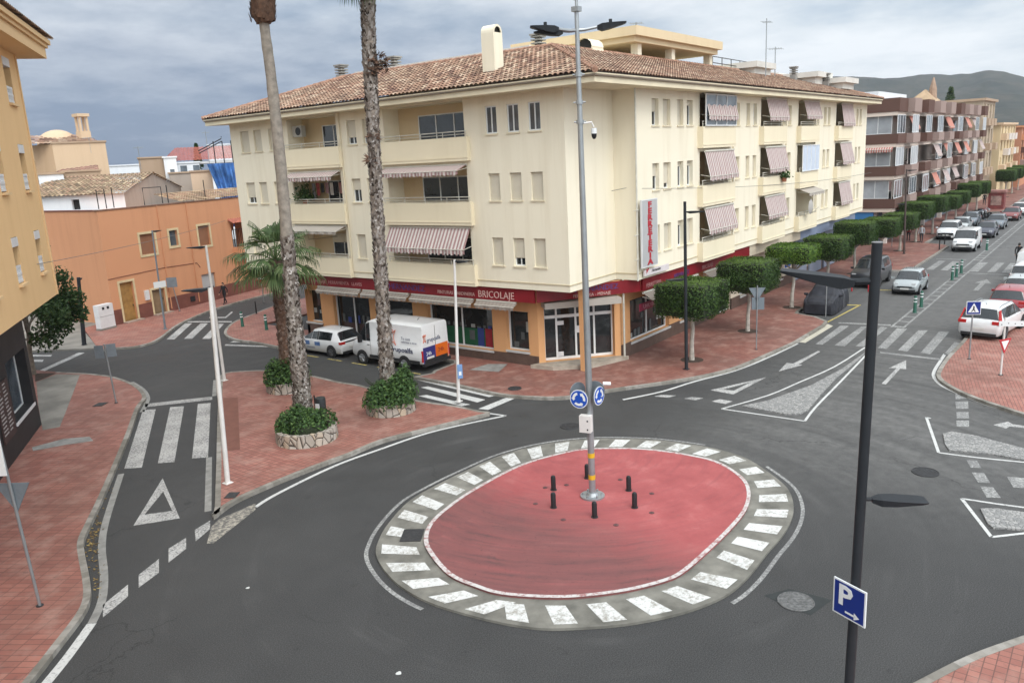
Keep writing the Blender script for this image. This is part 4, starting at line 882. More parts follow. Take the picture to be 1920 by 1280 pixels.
p = MB(); p.box((-.12, -.04, zz0), (xx1, .04, zz1)); p.build('panel', plain('white_pinkish_panel', (.66, .6, .6), .5, .05), ss)
text_mesh('lettering', 'Hernandez', (zz1-zz0)*.75, A_BLACK, ss, (.55, -.045, zz0+.12), (1, 0, 0), (0, 0, 1), .006, sx=1.0, shear=.35)
q = MB(); q.add([(.05, -.05, zz0+.1), (.3, -.05, zz0+.32), (.2, -.05, zz0+.38), (.12, -.05, zz0+.28), (.02, -.05, zz0+.36)], ((0, 1, 2, 3, 4),)); q.build('red_mark', A_REDTXT, ss)
# ================================================================ the other buildings
def rough_tile(name, a, b, c): return m_tiles(name, a, b, c)
# ---- yellow apartment building on the left edge, black shop front below
al = R_(56.5); lu = Vector((math.cos(al), math.sin(al), 0)); ln = Vector((math.sin(al), -math.cos(al), 0))
LP = Vector((13.17, 35.45, 0)); FU = Face(LP+ln*1.0, lu, ln); F0 = Face(LP, lu, ln)
A_YEL2 = stucco('yellow_ochre_render', (.80, .53, .27), amt=.22); A_YTRIM = stucco('yellow_trim_render', (.76, .53, .29), amt=.15)
yb = thing('yellow_apartment_building', 'tall ochre apartment building on the left edge, white balustered windows over a black shop front', 'building', tuple(LP)); yb['world_kids'] = 1
UE = 2.62
yw = [(0.0, .9, 6.4, 8.1, .3), (-3.68, -2.8, 6.4, 8.1, .3), (0.0, .9, 9.7, 11.5, .3), (-3.68, -2.8, 9.7, 11.5, .3), (-.02, 1.05, 13.05, 14.8, .3), (-3.68, -2.8, 13.05, 14.8, .3), (-7.4, -6.5, 6.4, 8.1, .3), (-7.4, -6.5, 9.7, 11.5, .3)]
w = MB(); wall(w, FU, -26, UE, 5.22, 15.1, yw, 0)
w.quad(FU(UE, 0, 5.22), FU(UE, -14, 5.22), FU(UE, -14, 15.1), FU(UE, 0, 15.1)); w.quad(FU(-26, 0, 5.22), FU(UE, 0, 5.22), FU(UE, -14, 5.22), FU(-26, -14, 5.22)); w.build('wall', A_YEL2, yb)
p = MB(); p.obox(FU, (UE-.42, .05, 5.22), (UE-.3, 0, 15.1)); p.build('pilaster', A_YTRIM, yb)
for a, b, c, d, t in yw:
    wo = window(yb, FU, a, b, c, d, .28, 0, mull=0, sill=False); s = MB(); s.obox(FU, (a-.06, .12, c-.09), (b+.06, -.2, c-.005)); s.build('sill', A_YTRIM, wo)
    s = MB(); s.obox(FU, (a+.0, .02, d-.34), (b, -.2, d-.02)); s.build('shutter_box', A_WHITEP, wo)
    bl = MB()
    for z in (c+.04, c+.3, c+.56): bl.obox(FU, (a+.02, -.03, z), (b-.02, -.12, z+.09))
    for k in range(5): u_ = a+.06+(b-a-.12)*k/4; bl.tube((FU(u_, -.075, c+.1), FU(u_, -.075, c+.3)), .04, 6); bl.tube((FU(u_, -.075, c+.38), FU(u_, -.075, c+.56)), .04, 6)
    bl.build('balustrade', A_WHITEP, wo)
for i, (w0, w1, z0, z1) in enumerate(((-.3, .95, 15.1, 15.52), (-.3, 1.05, 15.524, 15.66), (-.3, 1.15, 15.664, 15.85))):
    e = MB(); e.prism([FU(-26, w0-12, 0)[:2], FU(-26, w1, 0)[:2], FU(UE+w1*1.05, w1, 0)[:2], FU(UE+w1*1.05, -13, 0)[:2]], z0, z1, bottom=True); e.build('eaves', A_YTRIM, yb)
t = MB(); tile_slope(t, FU(-26, 1.25, 15.87), FU(UE+1.35, 1.25, 15.87), FU(UE-4, -5, 18), FU(-26, -5, 18)); tile_slope(t, FU(UE+1.35, 1.25, 15.87), FU(UE+1.35, -13, 15.87), FU(UE-4, -7, 18), FU(UE-4, -5, 18)); t.build('roof', m_tiles('old_roof_tiles', (.20, .13, .09), (.30, .22, .15), (.10, .075, .06)), yb, smooth=True, sharp=60, recalc=False)
A_BLK = plain('black_shop_cladding', (.022, .021, .022), .6, .25, 1.5)
bx0, bz0 = F0.px(31, 793); bx1, bz1 = F0.px(66, 764); zt_ = F0.px(46, 650)[1]
w = MB(); wall(w, F0, -16, 0, .1, 5.2, [(bx0, bx1, bz0, zt_, .45)], 0); w.quad(F0(0, 0, .1), F0(0, -12, .1), F0(0, -12, 5.2), F0(0, 0, 5.2)); w.build('shop_front_wall', A_BLK, yb)
wo = window(yb, F0, bx0, bx1, bz0, zt_, .38, 0, mull=0, sill=False, name='shop_window', glass=A_GLASS2); s = MB(); s.obox(F0, (bx0-.05, .04, bz0-.12), (bx1+.05, -.4, bz0-.004)); s.build('sill', A_WHITEP, wo)
mbd = thing('menu_board', 'dark board with slanted rows of pale writing on the black shop front', 'board', F0(bx0-1.2, .0, 1.2)); mbd['world_kids'] = 1
b = MB(); b.obox(F0, (bx0-2.0, .06, 1.0), (bx0-.35, .01, 3.1)); b.build('panel', plain('board_brown', (.05, .03, .028), .6), mbd)
b = MB(); rnd = random.Random(4)
for i in range(13):
    for u_, w_ in ((bx0-1.9, rnd.uniform(.35, .6)), (bx0-1.1, rnd.uniform(.3, .55))): b.obox(F0, (u_, .07, 2.95-i*.14), (u_+w_, .061, 3.0-i*.14))
b.build('writing', plain('chalk_writing', (.35, .33, .32), .8), mbd)

# ---- orange house behind the left street
OP = Vector((26.16, 54.91, 0)); oa = R_(15.24); ou = Vector((math.cos(oa), math.sin(oa), 0)); on = Vector((math.sin(oa), -math.cos(oa), 0))
FO = Face(OP, ou, on); FO2 = Face((25.6, 64.5), (OP-Vector((25.6, 64.5, 0))), (-1, -.05))
L2 = (OP-Vector((25.6, 64.5, 0))).length
A_ORG = stucco('orange_render', (.60, .295, .16), (.5, .45, .42), .3); A_BROWN = plain('red_brown_dado', (.17, .062, .045), .8, .2, 1.5, bump=.2); A_CRTRIM = plain('cream_trim', (.62, .50, .30), .8, .1, 2)
oh = thing('orange_house', 'two storey orange rendered house with red brown dado and cream framed doors', 'house', tuple(OP)); oh['world_kids'] = 1
Q = lambda x, y: FO.px(x, y)
ohl = []
def orect(x0, x1, yt, yb): 
    u0, u1 = Q(x0, (yt+yb)/2)[0], Q(x1, (yt+yb)/2)[0]; return (u0, u1, Q((x0+x1)/2, yb)[1], Q((x0+x1)/2, yt)[1])
dA = (.85, 2.0, .12, 2.9); dB = (3.55, 4.75, .12, 1.95); wA = (3.2, 4.55, 4.55, 6.0); wB = (5.95, 6.75, 4.85, 6.0); wC = (8.9, 10.1, 4.5, 6.05); wD = (8.6, 10.1, .5, 2.3)
for q in (dA, dB, wA, wB, wC, wD): ohl.append((*q, .22))
bal = (12.6, 14.2, 3.7, 5.9); ohl.append((*bal, 1.0))
w = MB(); wall(w, FO, 0, 19, .1, 7.9, ohl, 0); w.quad(FO(13, -1.0, 3.7), FO(12.6, -1.0, 3.7), FO(12.6, -1.0, 5.9), FO(14.2, -1.0, 5.9))
w.quad(FO2(0, 0, .1), FO2(L2, 0, .1), FO2(L2, 0, 7.9), FO2(0, 0, 7.9)); w.quad(FO(0, 0, 7.5), FO(19, 0, 7.5), FO(19, -8, 7.5), FO2(0, 0, 7.5)); w.build('wall', A_ORG, oh)
cp = MB(); cp.obox(FO, (-.05, .05, 7.9), (19, -.3, 7.98)); cp.build('coping', plain('dark_coping', (.2, .11, .075), .9, .3, 3), oh)
cp = MB(); cp.obox(FO2, (0, .05, 7.9), (L2-.02, -.3, 7.98)); cp.build('coping', A_BROWN, oh)
prev = -.05
for a, b in ((dA[0], dA[1]), (dB[0], dB[1]), (19, 19)):
    d = MB(); d.obox(FO, (prev, .04, .1), (a-.16, -.02, 1.15)); d.build('dado', A_BROWN, oh); prev = b+.16
def trim(q, m, t=.16, door=False):
    a, b, c, d = q; f = MB()
    for p, r in (((a-t, .035, c), (a, -.02, d+t)), ((b, .035, c), (b+t, -.02, d+t)), ((a, .035, d), (b, -.02, d+t))): f.obox(FO, p, r)
    if not door: f.obox(FO, (a-t, .05, c-t), (b+t, -.02, c))
    return f.build('trim', m, oh)
for q in (dA, dB): trim(q, A_CRTRIM, door=True)
for q in (wA, wB, wC): trim(q, A_CRTRIM)
A_WOOD = plain('yellow_brown_door_wood', (.34, .19, .06), .55, .25, 3); A_WOOD2 = plain('dull_brown_door', (.22, .15, .085), .7, .2, 2)
for q, m in ((dA, A_WOOD), (dB, A_WOOD2)):
    d = MB(); a, b, c, dd = q; d.obox(FO, (a, -.16, c), (b, -.2, dd)); 
    for z0_, z1_ in ((c+.15, c+(dd-c)*.45), (c+(dd-c)*.52, dd-.15)): d.obox(FO, (a+.15, -.15, z0_), (b-.15, -.16, z1_))
    do = d.build('door', m, oh); h = MB(); h.tube((FO(b-.15, -.11, c+1.0), FO(b-.15, -.11, c+1.15)), .03, 6); h.build('handle', A_BLACK, do)
    s = MB(); s.obox(FO, (a-.2, .45, .1), (b+.2, .05, .2)); s.build('door_step', plain('step_stone_pale', (.35, .27, .22), .8, .2, 3), oh)
A_RSH = plain('rust_shutter', (.26, .12, .065), .7, .15, 2)
for q, k in ((wA, 1), (wB, 0), (wC, 1), (wD, .6)): window(oh, FO, *q, .18, k, mull=0, blind=slats(A_RSH) if k == 1 else A_GREYP, sill=False, frame=A_WFRAME if q is not wB else plain('green_frame', (.12, .15, .13), .6), glass=A_GLASS2)
d = MB(); d.obox(FO, (bal[0]-.1, .7, 3.2), (bal[1]+.2, .0, 3.3)); d.obox(FO, (bal[0]-.1, .7, 3.3), (bal[1]+.2, .6, 4.0)); d.obox(FO, (bal[0]-.1, .6, 3.3), (bal[0], 0, 4.0)); d.build('balcony', A_ORG, oh)
r = MB()
for k in range(9): u_ = bal[0]+(bal[1]-bal[0])*k/8; r.tube((FO(u_, .02, 3.7), FO(u_, .02, 5.4)), .02, 5)
r.tube((FO(bal[0], .02, 5.4), FO(bal[1], .02, 5.4)), .025, 5); r.build('railing', A_BLACK, oh)
t = MB(); tile_slope(t, FO(bal[0]-.3, .6, 5.9), FO(bal[1]+.4, .6, 5.9), FO(bal[1]+.4, -.05, 6.25), FO(bal[0]-.3, -.05, 6.25)); t.build('porch_roof', plain('red_tiles', (.35, .12, .08), .8, .3, 5), oh, smooth=True)
t = MB(); tile_slope(t, FO(7.6, .1, 7.99), FO(19, .1, 7.99), FO(19, -2.6, 8.6), FO(7.6, -2.6, 8.6)); t.build('roof', m_tiles('straw_roof_tiles', (.30, .20, .12), (.42, .32, .20), (.16, .11, .075)), oh, smooth=True, sharp=60, recalc=False)
c = MB(); c.tube((FO(0, .03, 3.3), FO(5, .03, 3.4), FO(8.3, .03, 3.3), FO(8.6, .03, 2.9)), .02, 5); c.build('cable_run', A_BROWN, oh)
for u_ in (5.15, 8.0): c = MB(); c.tube((FO(u_, .05, .3), FO(u_, .05, 7.9)), .04, 6); c.build('drainpipe', A_ORG, oh)
gr = MB(); gr.obox(FO, (7.1, .06, .45), (7.6, .03, .85)); gr.build('air_grille', A_BLACK, oh)
mb_ = MB(); mb_.obox(FO, (2.85, .14, 1.35), (3.2, .0, 2.05)); mb_.build('meter_box', A_WHITEP, oh)
for pts in ([(4.5, 8.0), (4.5, 9.2), (6.2, 9.2), (6.2, 8.0)], [(6.75, 8), (6.75, 9.3)], [(-2.0, 8), (-2.0, 9.4)], [(-.6, 8), (-.6, 9.3)], [(1.2, 8), (1.2, 9.3)], [(10.6, 8), (10.6, 9.5)]):
    r = MB(); F_ = FO if pts[0][0] > 0 else FO
    r.tube([F_(max(u_, .1) if u_ > 0 else .2-u_*.9, -.4 if u_ > 0 else -.6, z) for u_, z in pts], .035, 5); r.build('roof_post', A_BLACK, oh)
cab = thing('meter_cabinet', 'white double door utility cabinet against the corner of the orange house', 'cabinet', (25.2, 54.2, .12), R_(15))
b = MB(); b.box((-.62, -.25, 0), (.62, .25, .12)); b.build('base', A_CONC, cab)
for zz in (.13, .92):
    b = MB(); b.box((-.58, -.24, zz), (.58, .24, zz+.77)); bo = b.build('door', A_WHITEP, cab)
    
    for gx in (-.3, .08) if zz > .5 else (): b = MB(); b.box((gx, -.25, zz+.45), (gx+.18, -.243, zz+.62)); b.build('grille', A_BLACK, bo)

# ---- old houses over the orange roof
def simple_box(root, name, m, pts, z0, z1): b = MB(); b.prism(pts, z0, z1, bottom=False); return b.build(name, m, root)
A_WHITEW = stucco('white_wash', (.74, .76, .78), (.6, .62, .65), .3); A_STONE = stucco('grey_roughcast', (.40, .34, .29), (.5, .5, .5), .5, .6); A_SAND = stucco('sand_render', (.62, .46, .31), amt=.25); A_DUN = stucco('dun_roughcast', (.42, .31, .22), amt=.4)
hA = at_dist(237, 392, 72); e1 = Vector((math.cos(R_(131)), math.sin(R_(131)), 0)); e2 = Vector((math.cos(R_(41)), math.sin(R_(41)), 0)); hA.z = 0
A2 = hA+e1*8.2; WD = 13.5; zE = at_dist(237, 361, 72).z; zR = at_dist(300, 326, 75.5).z
th = thing('old_white_house', 'low whitewashed house with straw coloured tiled roof and grey roughcast gable behind the orange house', 'house', tuple(hA)); th['world_kids'] = 1
FWH = Face(hA, e1, -e2); w = MB(); wall(w, FWH, 0, 8.2, 4, zE, [(3.55, 4.15, 7.7, 8.5, .3)], 0, back=0); w.build('wall', A_WHITEW, th)
w = MB(); w.quad(FWH(3.55, -.29, 7.7), FWH(4.15, -.29, 7.7), FWH(4.15, -.29, 8.5), FWH(3.55, -.29, 8.5)); w.build('window', A_DARK, th)
w = MB(); a, b, c = hA, hA+e2*WD*.5, hA+e2*WD; w.poly([(a.x, a.y, 4), (c.x, c.y, 4), (c.x, c.y, zE-.1), (b.x, b.y, zR), (a.x, a.y, zE)]); a, b, c = A2, A2+e2*WD*.5, A2+e2*WD; w.poly([(a.x, a.y, 4), (c.x, c.y, 4), (c.x, c.y, zE), (b.x, b.y, zR), (a.x, a.y, zE)]); w.build('gable_wall', A_STONE, th)
t = MB(); q0 = hA-e2*.4-e1*.2; q1 = A2-e2*.4+e1*.2; r0 = hA+e2*WD*.5-e1*.2; r1 = A2+e2*WD*.5+e1*.2; s0 = hA+e2*(WD+.4)-e1*.2; s1 = A2+e2*(WD+.4)+e1*.2
zz = lambda v, z: (v.x, v.y, z)
tile_slope(t, zz(q1, zE-.05), zz(q0, zE-.05), zz(r0, zR+.12), zz(r1, zR+.12), .34, .5, .09); tile_slope(t, zz(s0, zE-.1), zz(s1, zE-.1), zz(r1, zR+.12), zz(r0, zR+.12), .34, .5, .09); t.build('roof', m_tiles('weathered_straw_tiles', (.36, .26, .16), (.52, .40, .26), (.17, .12, .08)), th, smooth=True, sharp=60, recalc=False)
def block(name, label, x0, x1, ytop, ybot, D, depth, m, rot=0, cat='house', z0=0, **k):
    """plain town block: its front spans pixels x0..x1 at distance D, facing the square"""
    a = at_dist(x0, (ytop+ybot)/2, D); b = at_dist(x1, (ytop+ybot)/2, D*(1+rot)); z1 = at_dist((x0+x1)/2, ytop, D*(1+rot/2)).z
    d = Vector((b.x-a.x, b.y-a.y, 0)); L = d.length; d.normalize(); n_ = Vector((d.y, -d.x, 0)); n_ = n_ if n_.dot(Vector((a.x, a.y, 0))) < 0 else -n_
    F = Face((a.x, a.y), d, n_); root = thing(name, label, cat, (a.x, a.y, 0)); root['world_kids'] = 1
    b_ = MB(); b_.prism([F(0, 0, 0)[:2], F(L, 0, 0)[:2], F(L, -depth, 0)[:2], F(0, -depth, 0)[:2]], z0, z1); b_.build('wall', m, root)
    c_ = MB(); c_.obox(F, (-.12, .12, z1), (L+.12, -depth-.12, z1+.16)); c_.build('roof_edge', k.get('edge', A_DUN), root)
    return root, F, L, z1
rt, F, L, z1 = block('sand_coloured_house', 'large sand coloured house with blank walls and a small domed roof room', 103, 203, 268, 340, 92, 14, A_SAND, .0)
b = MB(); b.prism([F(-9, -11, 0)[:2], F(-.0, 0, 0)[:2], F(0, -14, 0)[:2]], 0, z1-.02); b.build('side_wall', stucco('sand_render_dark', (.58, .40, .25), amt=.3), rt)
dm = MB(); cpt = Vector(F(.5, -3.5, 0)); 
for i in range(6):
    for k in range(16):
        f = lambda i, k: (cpt.x+1.9*math.cos(k*math.pi/8)*math.cos(i*math.pi/12), cpt.y+1.9*math.sin(k*math.pi/8)*math.cos(i*math.pi/12), z1+1.5*math.sin(i*math.pi/12))
        dm.quad(f(i, k), f(i, k+1), f(i+1, k+1), f(i+1, k))
dm.build('dome', A_SAND, rt, smooth=True)
t = MB(); tile_slope(t, F(-5.5, -.2, z1), F(4.2, -.1, z1), F(3.0, -3, z1+.9), F(-2, -3, z1+.9), .4, .5, .08); t.build('roof', A_TILE, rt, smooth=True, sharp=60, recalc=False)
k = MB(); cc = F(2.9, -2, 0); 
for dx_, dy_ in ((-.45, -.45), (.25, -.45), (-.45, .25), (.25, .25)): k.box((cc[0]+dx_, cc[1]+dy_, z1), (cc[0]+dx_+.2, cc[1]+dy_+.2, z1+2.6))
k.box((cc[0]-.5, cc[1]-.5, z1-.2), (cc[0]+.5, cc[1]+.5, z1+1.2)); k.prism([(cc[0]-.6, cc[1]-.6), (cc[0]+.6, cc[1]-.6), (cc[0]+.6, cc[1]+.6), (cc[0]-.6, cc[1]+.6)], z1+2.6, z1+2.9, bottom=True); k.build('chimney', A_SAND, rt)
rt, F, L, z1 = block('white_cube_house', 'small dirty white cube of a roof room between the left building and the straw roof', 73, 121, 327, 352, 80, 8, A_WHITEW)
rt, F, L, z1 = block('brown_roof_house', 'low house with red brown tiled roof behind the whitewashed house', 118, 190, 322, 345, 84, 6, A_DUN); t = MB(); tile_slope(t, F(-6, .3, z1-2), F(L, .3, z1-1.2), F(L, -5, z1+.3), F(0, -5, z1+.3), .4, .5, .08); t.build('roof', plain('red_brown_tiles', (.22, .11, .085), .9, .35, 1), rt, smooth=True)
rt, F, L, z1 = block('brown_roughcast_house', 'small brown roughcast house with flat dark roof edge beside a white house', 261, 308, 297, 322, 96, 8, A_DUN)
rt, F, L, z1 = block('narrow_white_house', 'narrow white house wall with one small window beside the brown roughcast house', 308, 332, 296, 325, 95, 8, A_WHITEW, edge=A_WHITEW); b = MB(); b.obox(F, (L*.4, .01, z1-2.0), (L*.75, -.1, z1-1.2)); b.build('window', A_GLASS2, rt)
rt, F, L, z1 = block('red_roofed_house', 'long house with bright red tiled roof and white front, left of the cream corner building', 332, 375, 306, 325, 100, 10, A_WHITEW, edge=A_WHITEW)
b = MB(); b.obox(F, (-1.5, -1, z1-.1), (L+10, -9, z1+.15)); b.build('eaves', A_WHITEP, rt)
t = MB(); tile_slope(t, F(-1.5, -.8, z1+.25), F(L+10, -.8, z1+.25), F(L+10, -8, z1+1.9), F(0, -8, z1+1.9), .4, .6, .08); t.build('roof', plain('bright_red_tiles', (.33, .085, .055), .85, .3, 2), rt, smooth=True)
for a in (.35, 1.7): b = MB(); b.obox(F, (a, .02, z1-1.15), (a+.7, -.05, z1-.25)); b.build('window', A_GLASS2, rt)
rt, F, L, z1 = block('white_top_storey', 'white upper storey seen over the red tiled roof', 390, 440, 272, 290, 130, 10, A_WHITEW, edge=A_WHITEW)
rt, F, L, z1 = block('distant_white_wall', 'low distant pale wall on the skyline between the sand house and the brown house', 203, 262, 311, 330, 120, 6, A_WHITEW, edge=A_WHITEW)
rt, F, L, z1 = block('peach_gable_house', 'peach coloured house end with sloping edge in front of the blue sheeting', 362, 402, 322, 400, 84, 6, stucco('peach_render', (.66, .50, .36), amt=.2))
rt, F, L, z1 = block('grey_roof_room', 'grey roughcast roof room behind the stone gable', 318, 364, 325, 345, 92, 6, A_STONE)
# blue debris netting hung on scaffolding
bn = at_dist(395, 360, 80); bb_ = at_dist(450, 360, 80); dv_ = (bb_-bn); dv_.z = 0; Lb = dv_.length; dv_.normalize(); FBn = Face((bn.x, bn.y), dv_, Vector((dv_.y, -dv_.x, 0)) if Vector((dv_.y, -dv_.x, 0)).dot(Vector((bn.x, bn.y, 0))) < 0 else -Vector((dv_.y, -dv_.x, 0)))
nt = thing('blue_scaffold_netting', 'bright blue builders netting draped over a scaffold beside the cream building', 'netting', (bn.x, bn.y, 0)); nt['world_kids'] = 1
b = MB(); zt1 = at_dist(420, 306, 80).z
N1, N2 = 20, 10
def nf(i, j):
    u_ = Lb*i/N1; z = 5+(zt1-5)*(j/N2)*(1-.0*i); lim = .25+.75*min(1, (i/N1)*3.2) ; zz_ = 5+(z-5)*1.0
    return FBn(u_-1.2*(1-j/N2)*0+(.8*(1-j/N2))*(1-i/N1)*2.0, .18*math.sin(i*1.7)+.1*math.sin(i*.9+j), zz_)
for i in range(N1):
    for j in range(N2): b.quad(nf(i, j), nf(i+1, j), nf(i+1, j+1), nf(i, j+1))
for i in range(N1): b.quad(nf(i, N2), nf(i+1, N2), Vector(nf(i+1, N2))-FBn.n*4+Vector((0, 0, -.3)), Vector(nf(i, N2))-FBn.n*4+Vector((0, 0, -.3)))
b.build('sheet', plain('blue_sheet', (.06, .17, .42), .7, .45, 1.2), nt, smooth=True)
for i in range(3): r = MB(); r.tube((FBn(Lb*(.3+.3*i), -.4, 0), FBn(Lb*(.3+.3*i), -.4, zt1+2.0)), .05, 5); r.build('scaffold_pole', A_BLACK, nt)
fr = MB(); fr.tube((FBn(-.6, -.6, zt1+1.2), FBn(1.5, -.6, zt1+2.2), FBn(Lb*.6, -.6, zt1+2.4)), .05, 5); fr.tube((FBn(-.6, -1.6, zt1+1.0), FBn(1.5, -1.6, zt1+2.0)), .05, 5); fr.build('scaffold_rail', A_BLACK, nt)

# ---- brown and pink apartment block down the right street
A_BRICK = stucco('dark_brown_brick', (.125, .07, .055), (.8, .8, .8), .3, .5); A_PINKB = stucco('dusty_pink_brick', (.33, .245, .215), (.8, .8, .8), .3, .5); A_SLAB = stucco('pale_slab_edge', (.68, .58, .50), amt=.2); A_PW = stucco('pale_wall', (.66, .60, .55), amt=.2)
bb = thing('brown_pink_apartment_building', 'long apartment block of brown and pink brick balconies beyond the cream building', 'building', (82.3, 18, 0)); bb['world_kids'] = 1
FB1 = Face((82.3, 30), (0, -1), (-1, 0)); FB2 = Face((82.3, 18), (1, 0), (0, -1))
b = MB(); b.prism([(82.9, 19.3), (132, 19.3), (132, 32), (82.9, 32)], 0, 12.2); b.build('wall', A_PW, bb)
flz = [3.35, 6.35, 9.3, 12.15]
random.seed(11)
for fi, z in enumerate(flz):
    s = MB(); s.prism([(82.1, 17.8), (132, 17.8), (132, 32), (82.1, 32)], z-.22, z+.12, bottom=True); s.build('floor_slab', A_SLAB, bb)
    top = z+1.0 if fi < 3 else z+1.35
    # brick parapet of the end wall
    p = MB(); p.box((82.05, 18.6, z+.12), (82.3, 32, top)); p.build('parapet', A_BRICK, bb)
    # street side: projecting bays, alternately brown and pink
    x = 82.05; k = 0
    while x < 131:
        wd = 3.4 if k % 2 == 0 else 2.9; pr = .15 if k % 2 == 0 else .75
        p = MB(); yy = 17.75-pr
        p.box((x, yy, z+.12), (x+wd-.02, yy+.2, top)); p.box((x, yy+.2, z+.12), (x+.2, 18.6, top)); 
        po = p.build('balcony', A_BRICK if (k % 3 == 0) else A_PINKB, bb)
        if fi < 3:
            r_ = random.random()
            if r_ < .62:
                window(bb, Face((x, yy), (1, 0), (0, -1)), .1, wd-.1, top+.02, z+2.7, .12, 0, mull=2, sill=False, name='gallery_window', glass=A_GLASS2 if random.random() < .6 else plain('net_curtain_pane', (.42, .44, .46), .3, .2, .6))
            elif r_ < .86: awning(bb, Face((x, yy+.6), (1, 0), (0, -1)), .1, wd-.1, z+2.7, z+1.5, .6, plain('salmon_canvas', (.50, .22, .17), .9) if random.random() < .5 else A_AWN, valance=.15)
            else:
                w_ = MB(); w_.box((x+.3, 19.27, z+.2), (x+wd-.4, 19.24, z+2.4)); w_.build('balcony_door', A_GLASS, bb)
        x += wd; k += 1
    if fi < 3:
        for j in range(3):
            y1 = 12-.25-j*4.0; window(bb, FB1, y1-3.7, y1, top+.02, z+2.72, .05, 0, mull=2, sill=False, name='gallery_window', glass=plain('net_curtain_pane', (.33, .35, .37), .25, .3, .5))
        w = MB(); w.box((82.6, 18.6, z+.12), (82.9, 32, z+2.75)); w.build('end_wall', A_PW, bb)
aw_ = awning(bb, FB1, 8.2, 12, flz[1]+2.85, flz[1]+2.55, .5, m_stripes('red_striped_canvas', (.38, .08, .06), (.6, .5, .45)), valance=.25)
rf = MB(); rf.prism([(84, 20), (96, 20), (96, 31), (84, 31)], 13.5, 14.3); rf.build('roof_room', A_WHITEW, bb)
rf = MB(); rf.prism([(113, 20), (124, 20), (124, 31), (113, 31)], 13.5, 14.0); rf.build('roof_room', A_WHITEW, bb)
gf = MB(); gf.box((83, 18.9, .1), (131, 19.2, 3.1)); gf.build('shop_front', plain('grey_blue_shopfront', (.16, .20, .25), .5, .4, .25), bb)
for x, m in ((83.2, plain('blue_awning_panel', (.04, .16, .38), .5, .2, .5)), (118, plain('teal_panel', (.06, .26, .28), .5, .2, .5))): gf = MB(); gf.box((x, 17.9, 2.0), (x+9, 18.6, 3.1)); gf.build('shop_fascia', m, bb)
gf = MB(); gf.box((82.2, 19.5, 1.9), (82.6, 31, 3.1)); gf.build('shop_fascia', plain('blue_side_panel', (.05, .19, .42), .5, .2, .5), bb)
for x, y in ((82.6, 18.3), (82.6, 24), (90, 18.3), (100, 18.3), (110, 18.3), (120, 18.3)): gf = MB(); gf.box((x, y, .1), (x+.45, y+.45, 3.12)); gf.build('pillar', A_PW, bb)
# little turret house on the roofs behind
tp = at_dist(1735, 200, 150); th2 = thing('turret_house', 'sandstone roof turret with pitched roof and small spire above the brown and pink block', 'house', (tp.x, tp.y, 0)); th2['world_kids'] = 1
b = MB(); b.box((tp.x-4.5, tp.y-3.5, 0), (tp.x+4, tp.y+4, tp.z-1.0)); b.build('wall', A_SAND, th2)
b = MB(); z_ = tp.z-1; b.add([(tp.x-4.6, tp.y-3.6, z_), (tp.x+4.1, tp.y-3.6, z_), (tp.x+4.1, tp.y+4.1, z_), (tp.x-4.6, tp.y+4.1, z_), (tp.x-1, tp.y, z_+3.6), (tp.x+.6, tp.y, z_+3.6)], ((0, 1, 5, 4), (2, 3, 4, 5), (1, 2, 5), (3, 0, 4))); b.build('roof', plain('stone_roof', (.42, .30, .19), .9, .2, 1), th2)
b = MB(); s_ = at_dist(1750, 160, 150); b.tube(((s_.x, s_.y, z_), (s_.x, s_.y, s_.z-.5), (s_.x, s_.y, s_.z+1.2)), (.75, .55, .1), 8); b.build('spire', plain('terracotta', (.34, .235, .17), .8, .2, 2), th2)
b = MB(); b.box((tp.x-4.56, tp.y-1.2, z_-1.8), (tp.x-4.48, tp.y+.6, z_-.6)); b.build('window', A_DARK, th2)
# farther blocks along the left side of the street
def street_block(name, label, X0, X1, Y0, Z, m, edge, floors=4, cols=5, seed=1, dark=None, balc=None):
    rt = thing(name, label, 'building', (X0, Y0, 0)); rt['world_kids'] = 1; rnd = random.Random(seed)
    b = MB(); F1 = Face((X0, Y0), (1, 0), (0, -1)); F2 = Face((X0, Y0+14), (0, -1), (-1, 0)); hs1, hs2 = [], []; fh = (Z-3.8)/floors; L = X1-X0
    for f in range(floors):
        for c_ in range(cols): u_ = L*(c_+.25)/cols; hs1.append((u_, u_+L/cols*.5, 3.9+f*fh+.7, 3.9+f*fh+fh*.86, .25))
        for c_ in range(3): u_ = 14*(c_+.3)/3; hs2.append((u_, u_+1.7, 3.9+f*fh+.8, 3.9+f*fh+fh*.84, .25))
    wall(b, F1, 0, L, 0, Z, hs1, 0); wall(b, F2, 0, 14, 0, Z, hs2, 0); b.quad((X0, Y0, Z), (X1, Y0, Z), (X1, Y0+14, Z), (X0, Y0+14, Z)); b.build('wall', m, rt)
    for F, hs in ((F1, hs1), (F2, hs2)):
        for h in hs:
            window(rt, F, *h[:4], .2, rnd.choice((0, .4, .6, 1)), mull=1, sill=False)
            if balc is not None and rnd.random() < .8: p = MB(); p.obox(F, (h[0]-.4, .8, h[2]-.75), (h[1]+.4, .01, h[2]+.25)); p.build('balcony', rnd.choice(balc), rt)
    b = MB(); b.obox(F1, (-.3, .35, Z), (L+.3, -.4, Z+.35)); b.obox(F2, (0, .35, Z), (13.7, -.4, Z+.35)); b.build('cornice', edge, rt); return rt
street_block('beige_tower_block', 'narrow beige tower block with dark stained end wall down the right street', 135, 147, 18, 14.4, stucco('beige_stone', (.44, .36, .27), amt=.45), A_DUN, 3, 4, 2, balc=[A_DUN])
street_block('yellow_corner_block', 'pale yellow block with balconies beyond the beige tower', 149, 168, 17.2, 11.0, stucco('pale_yellow_render', (.66, .52, .32), amt=.3), A_SAND, 3, 5, 3, balc=[A_SAND, A_PW])
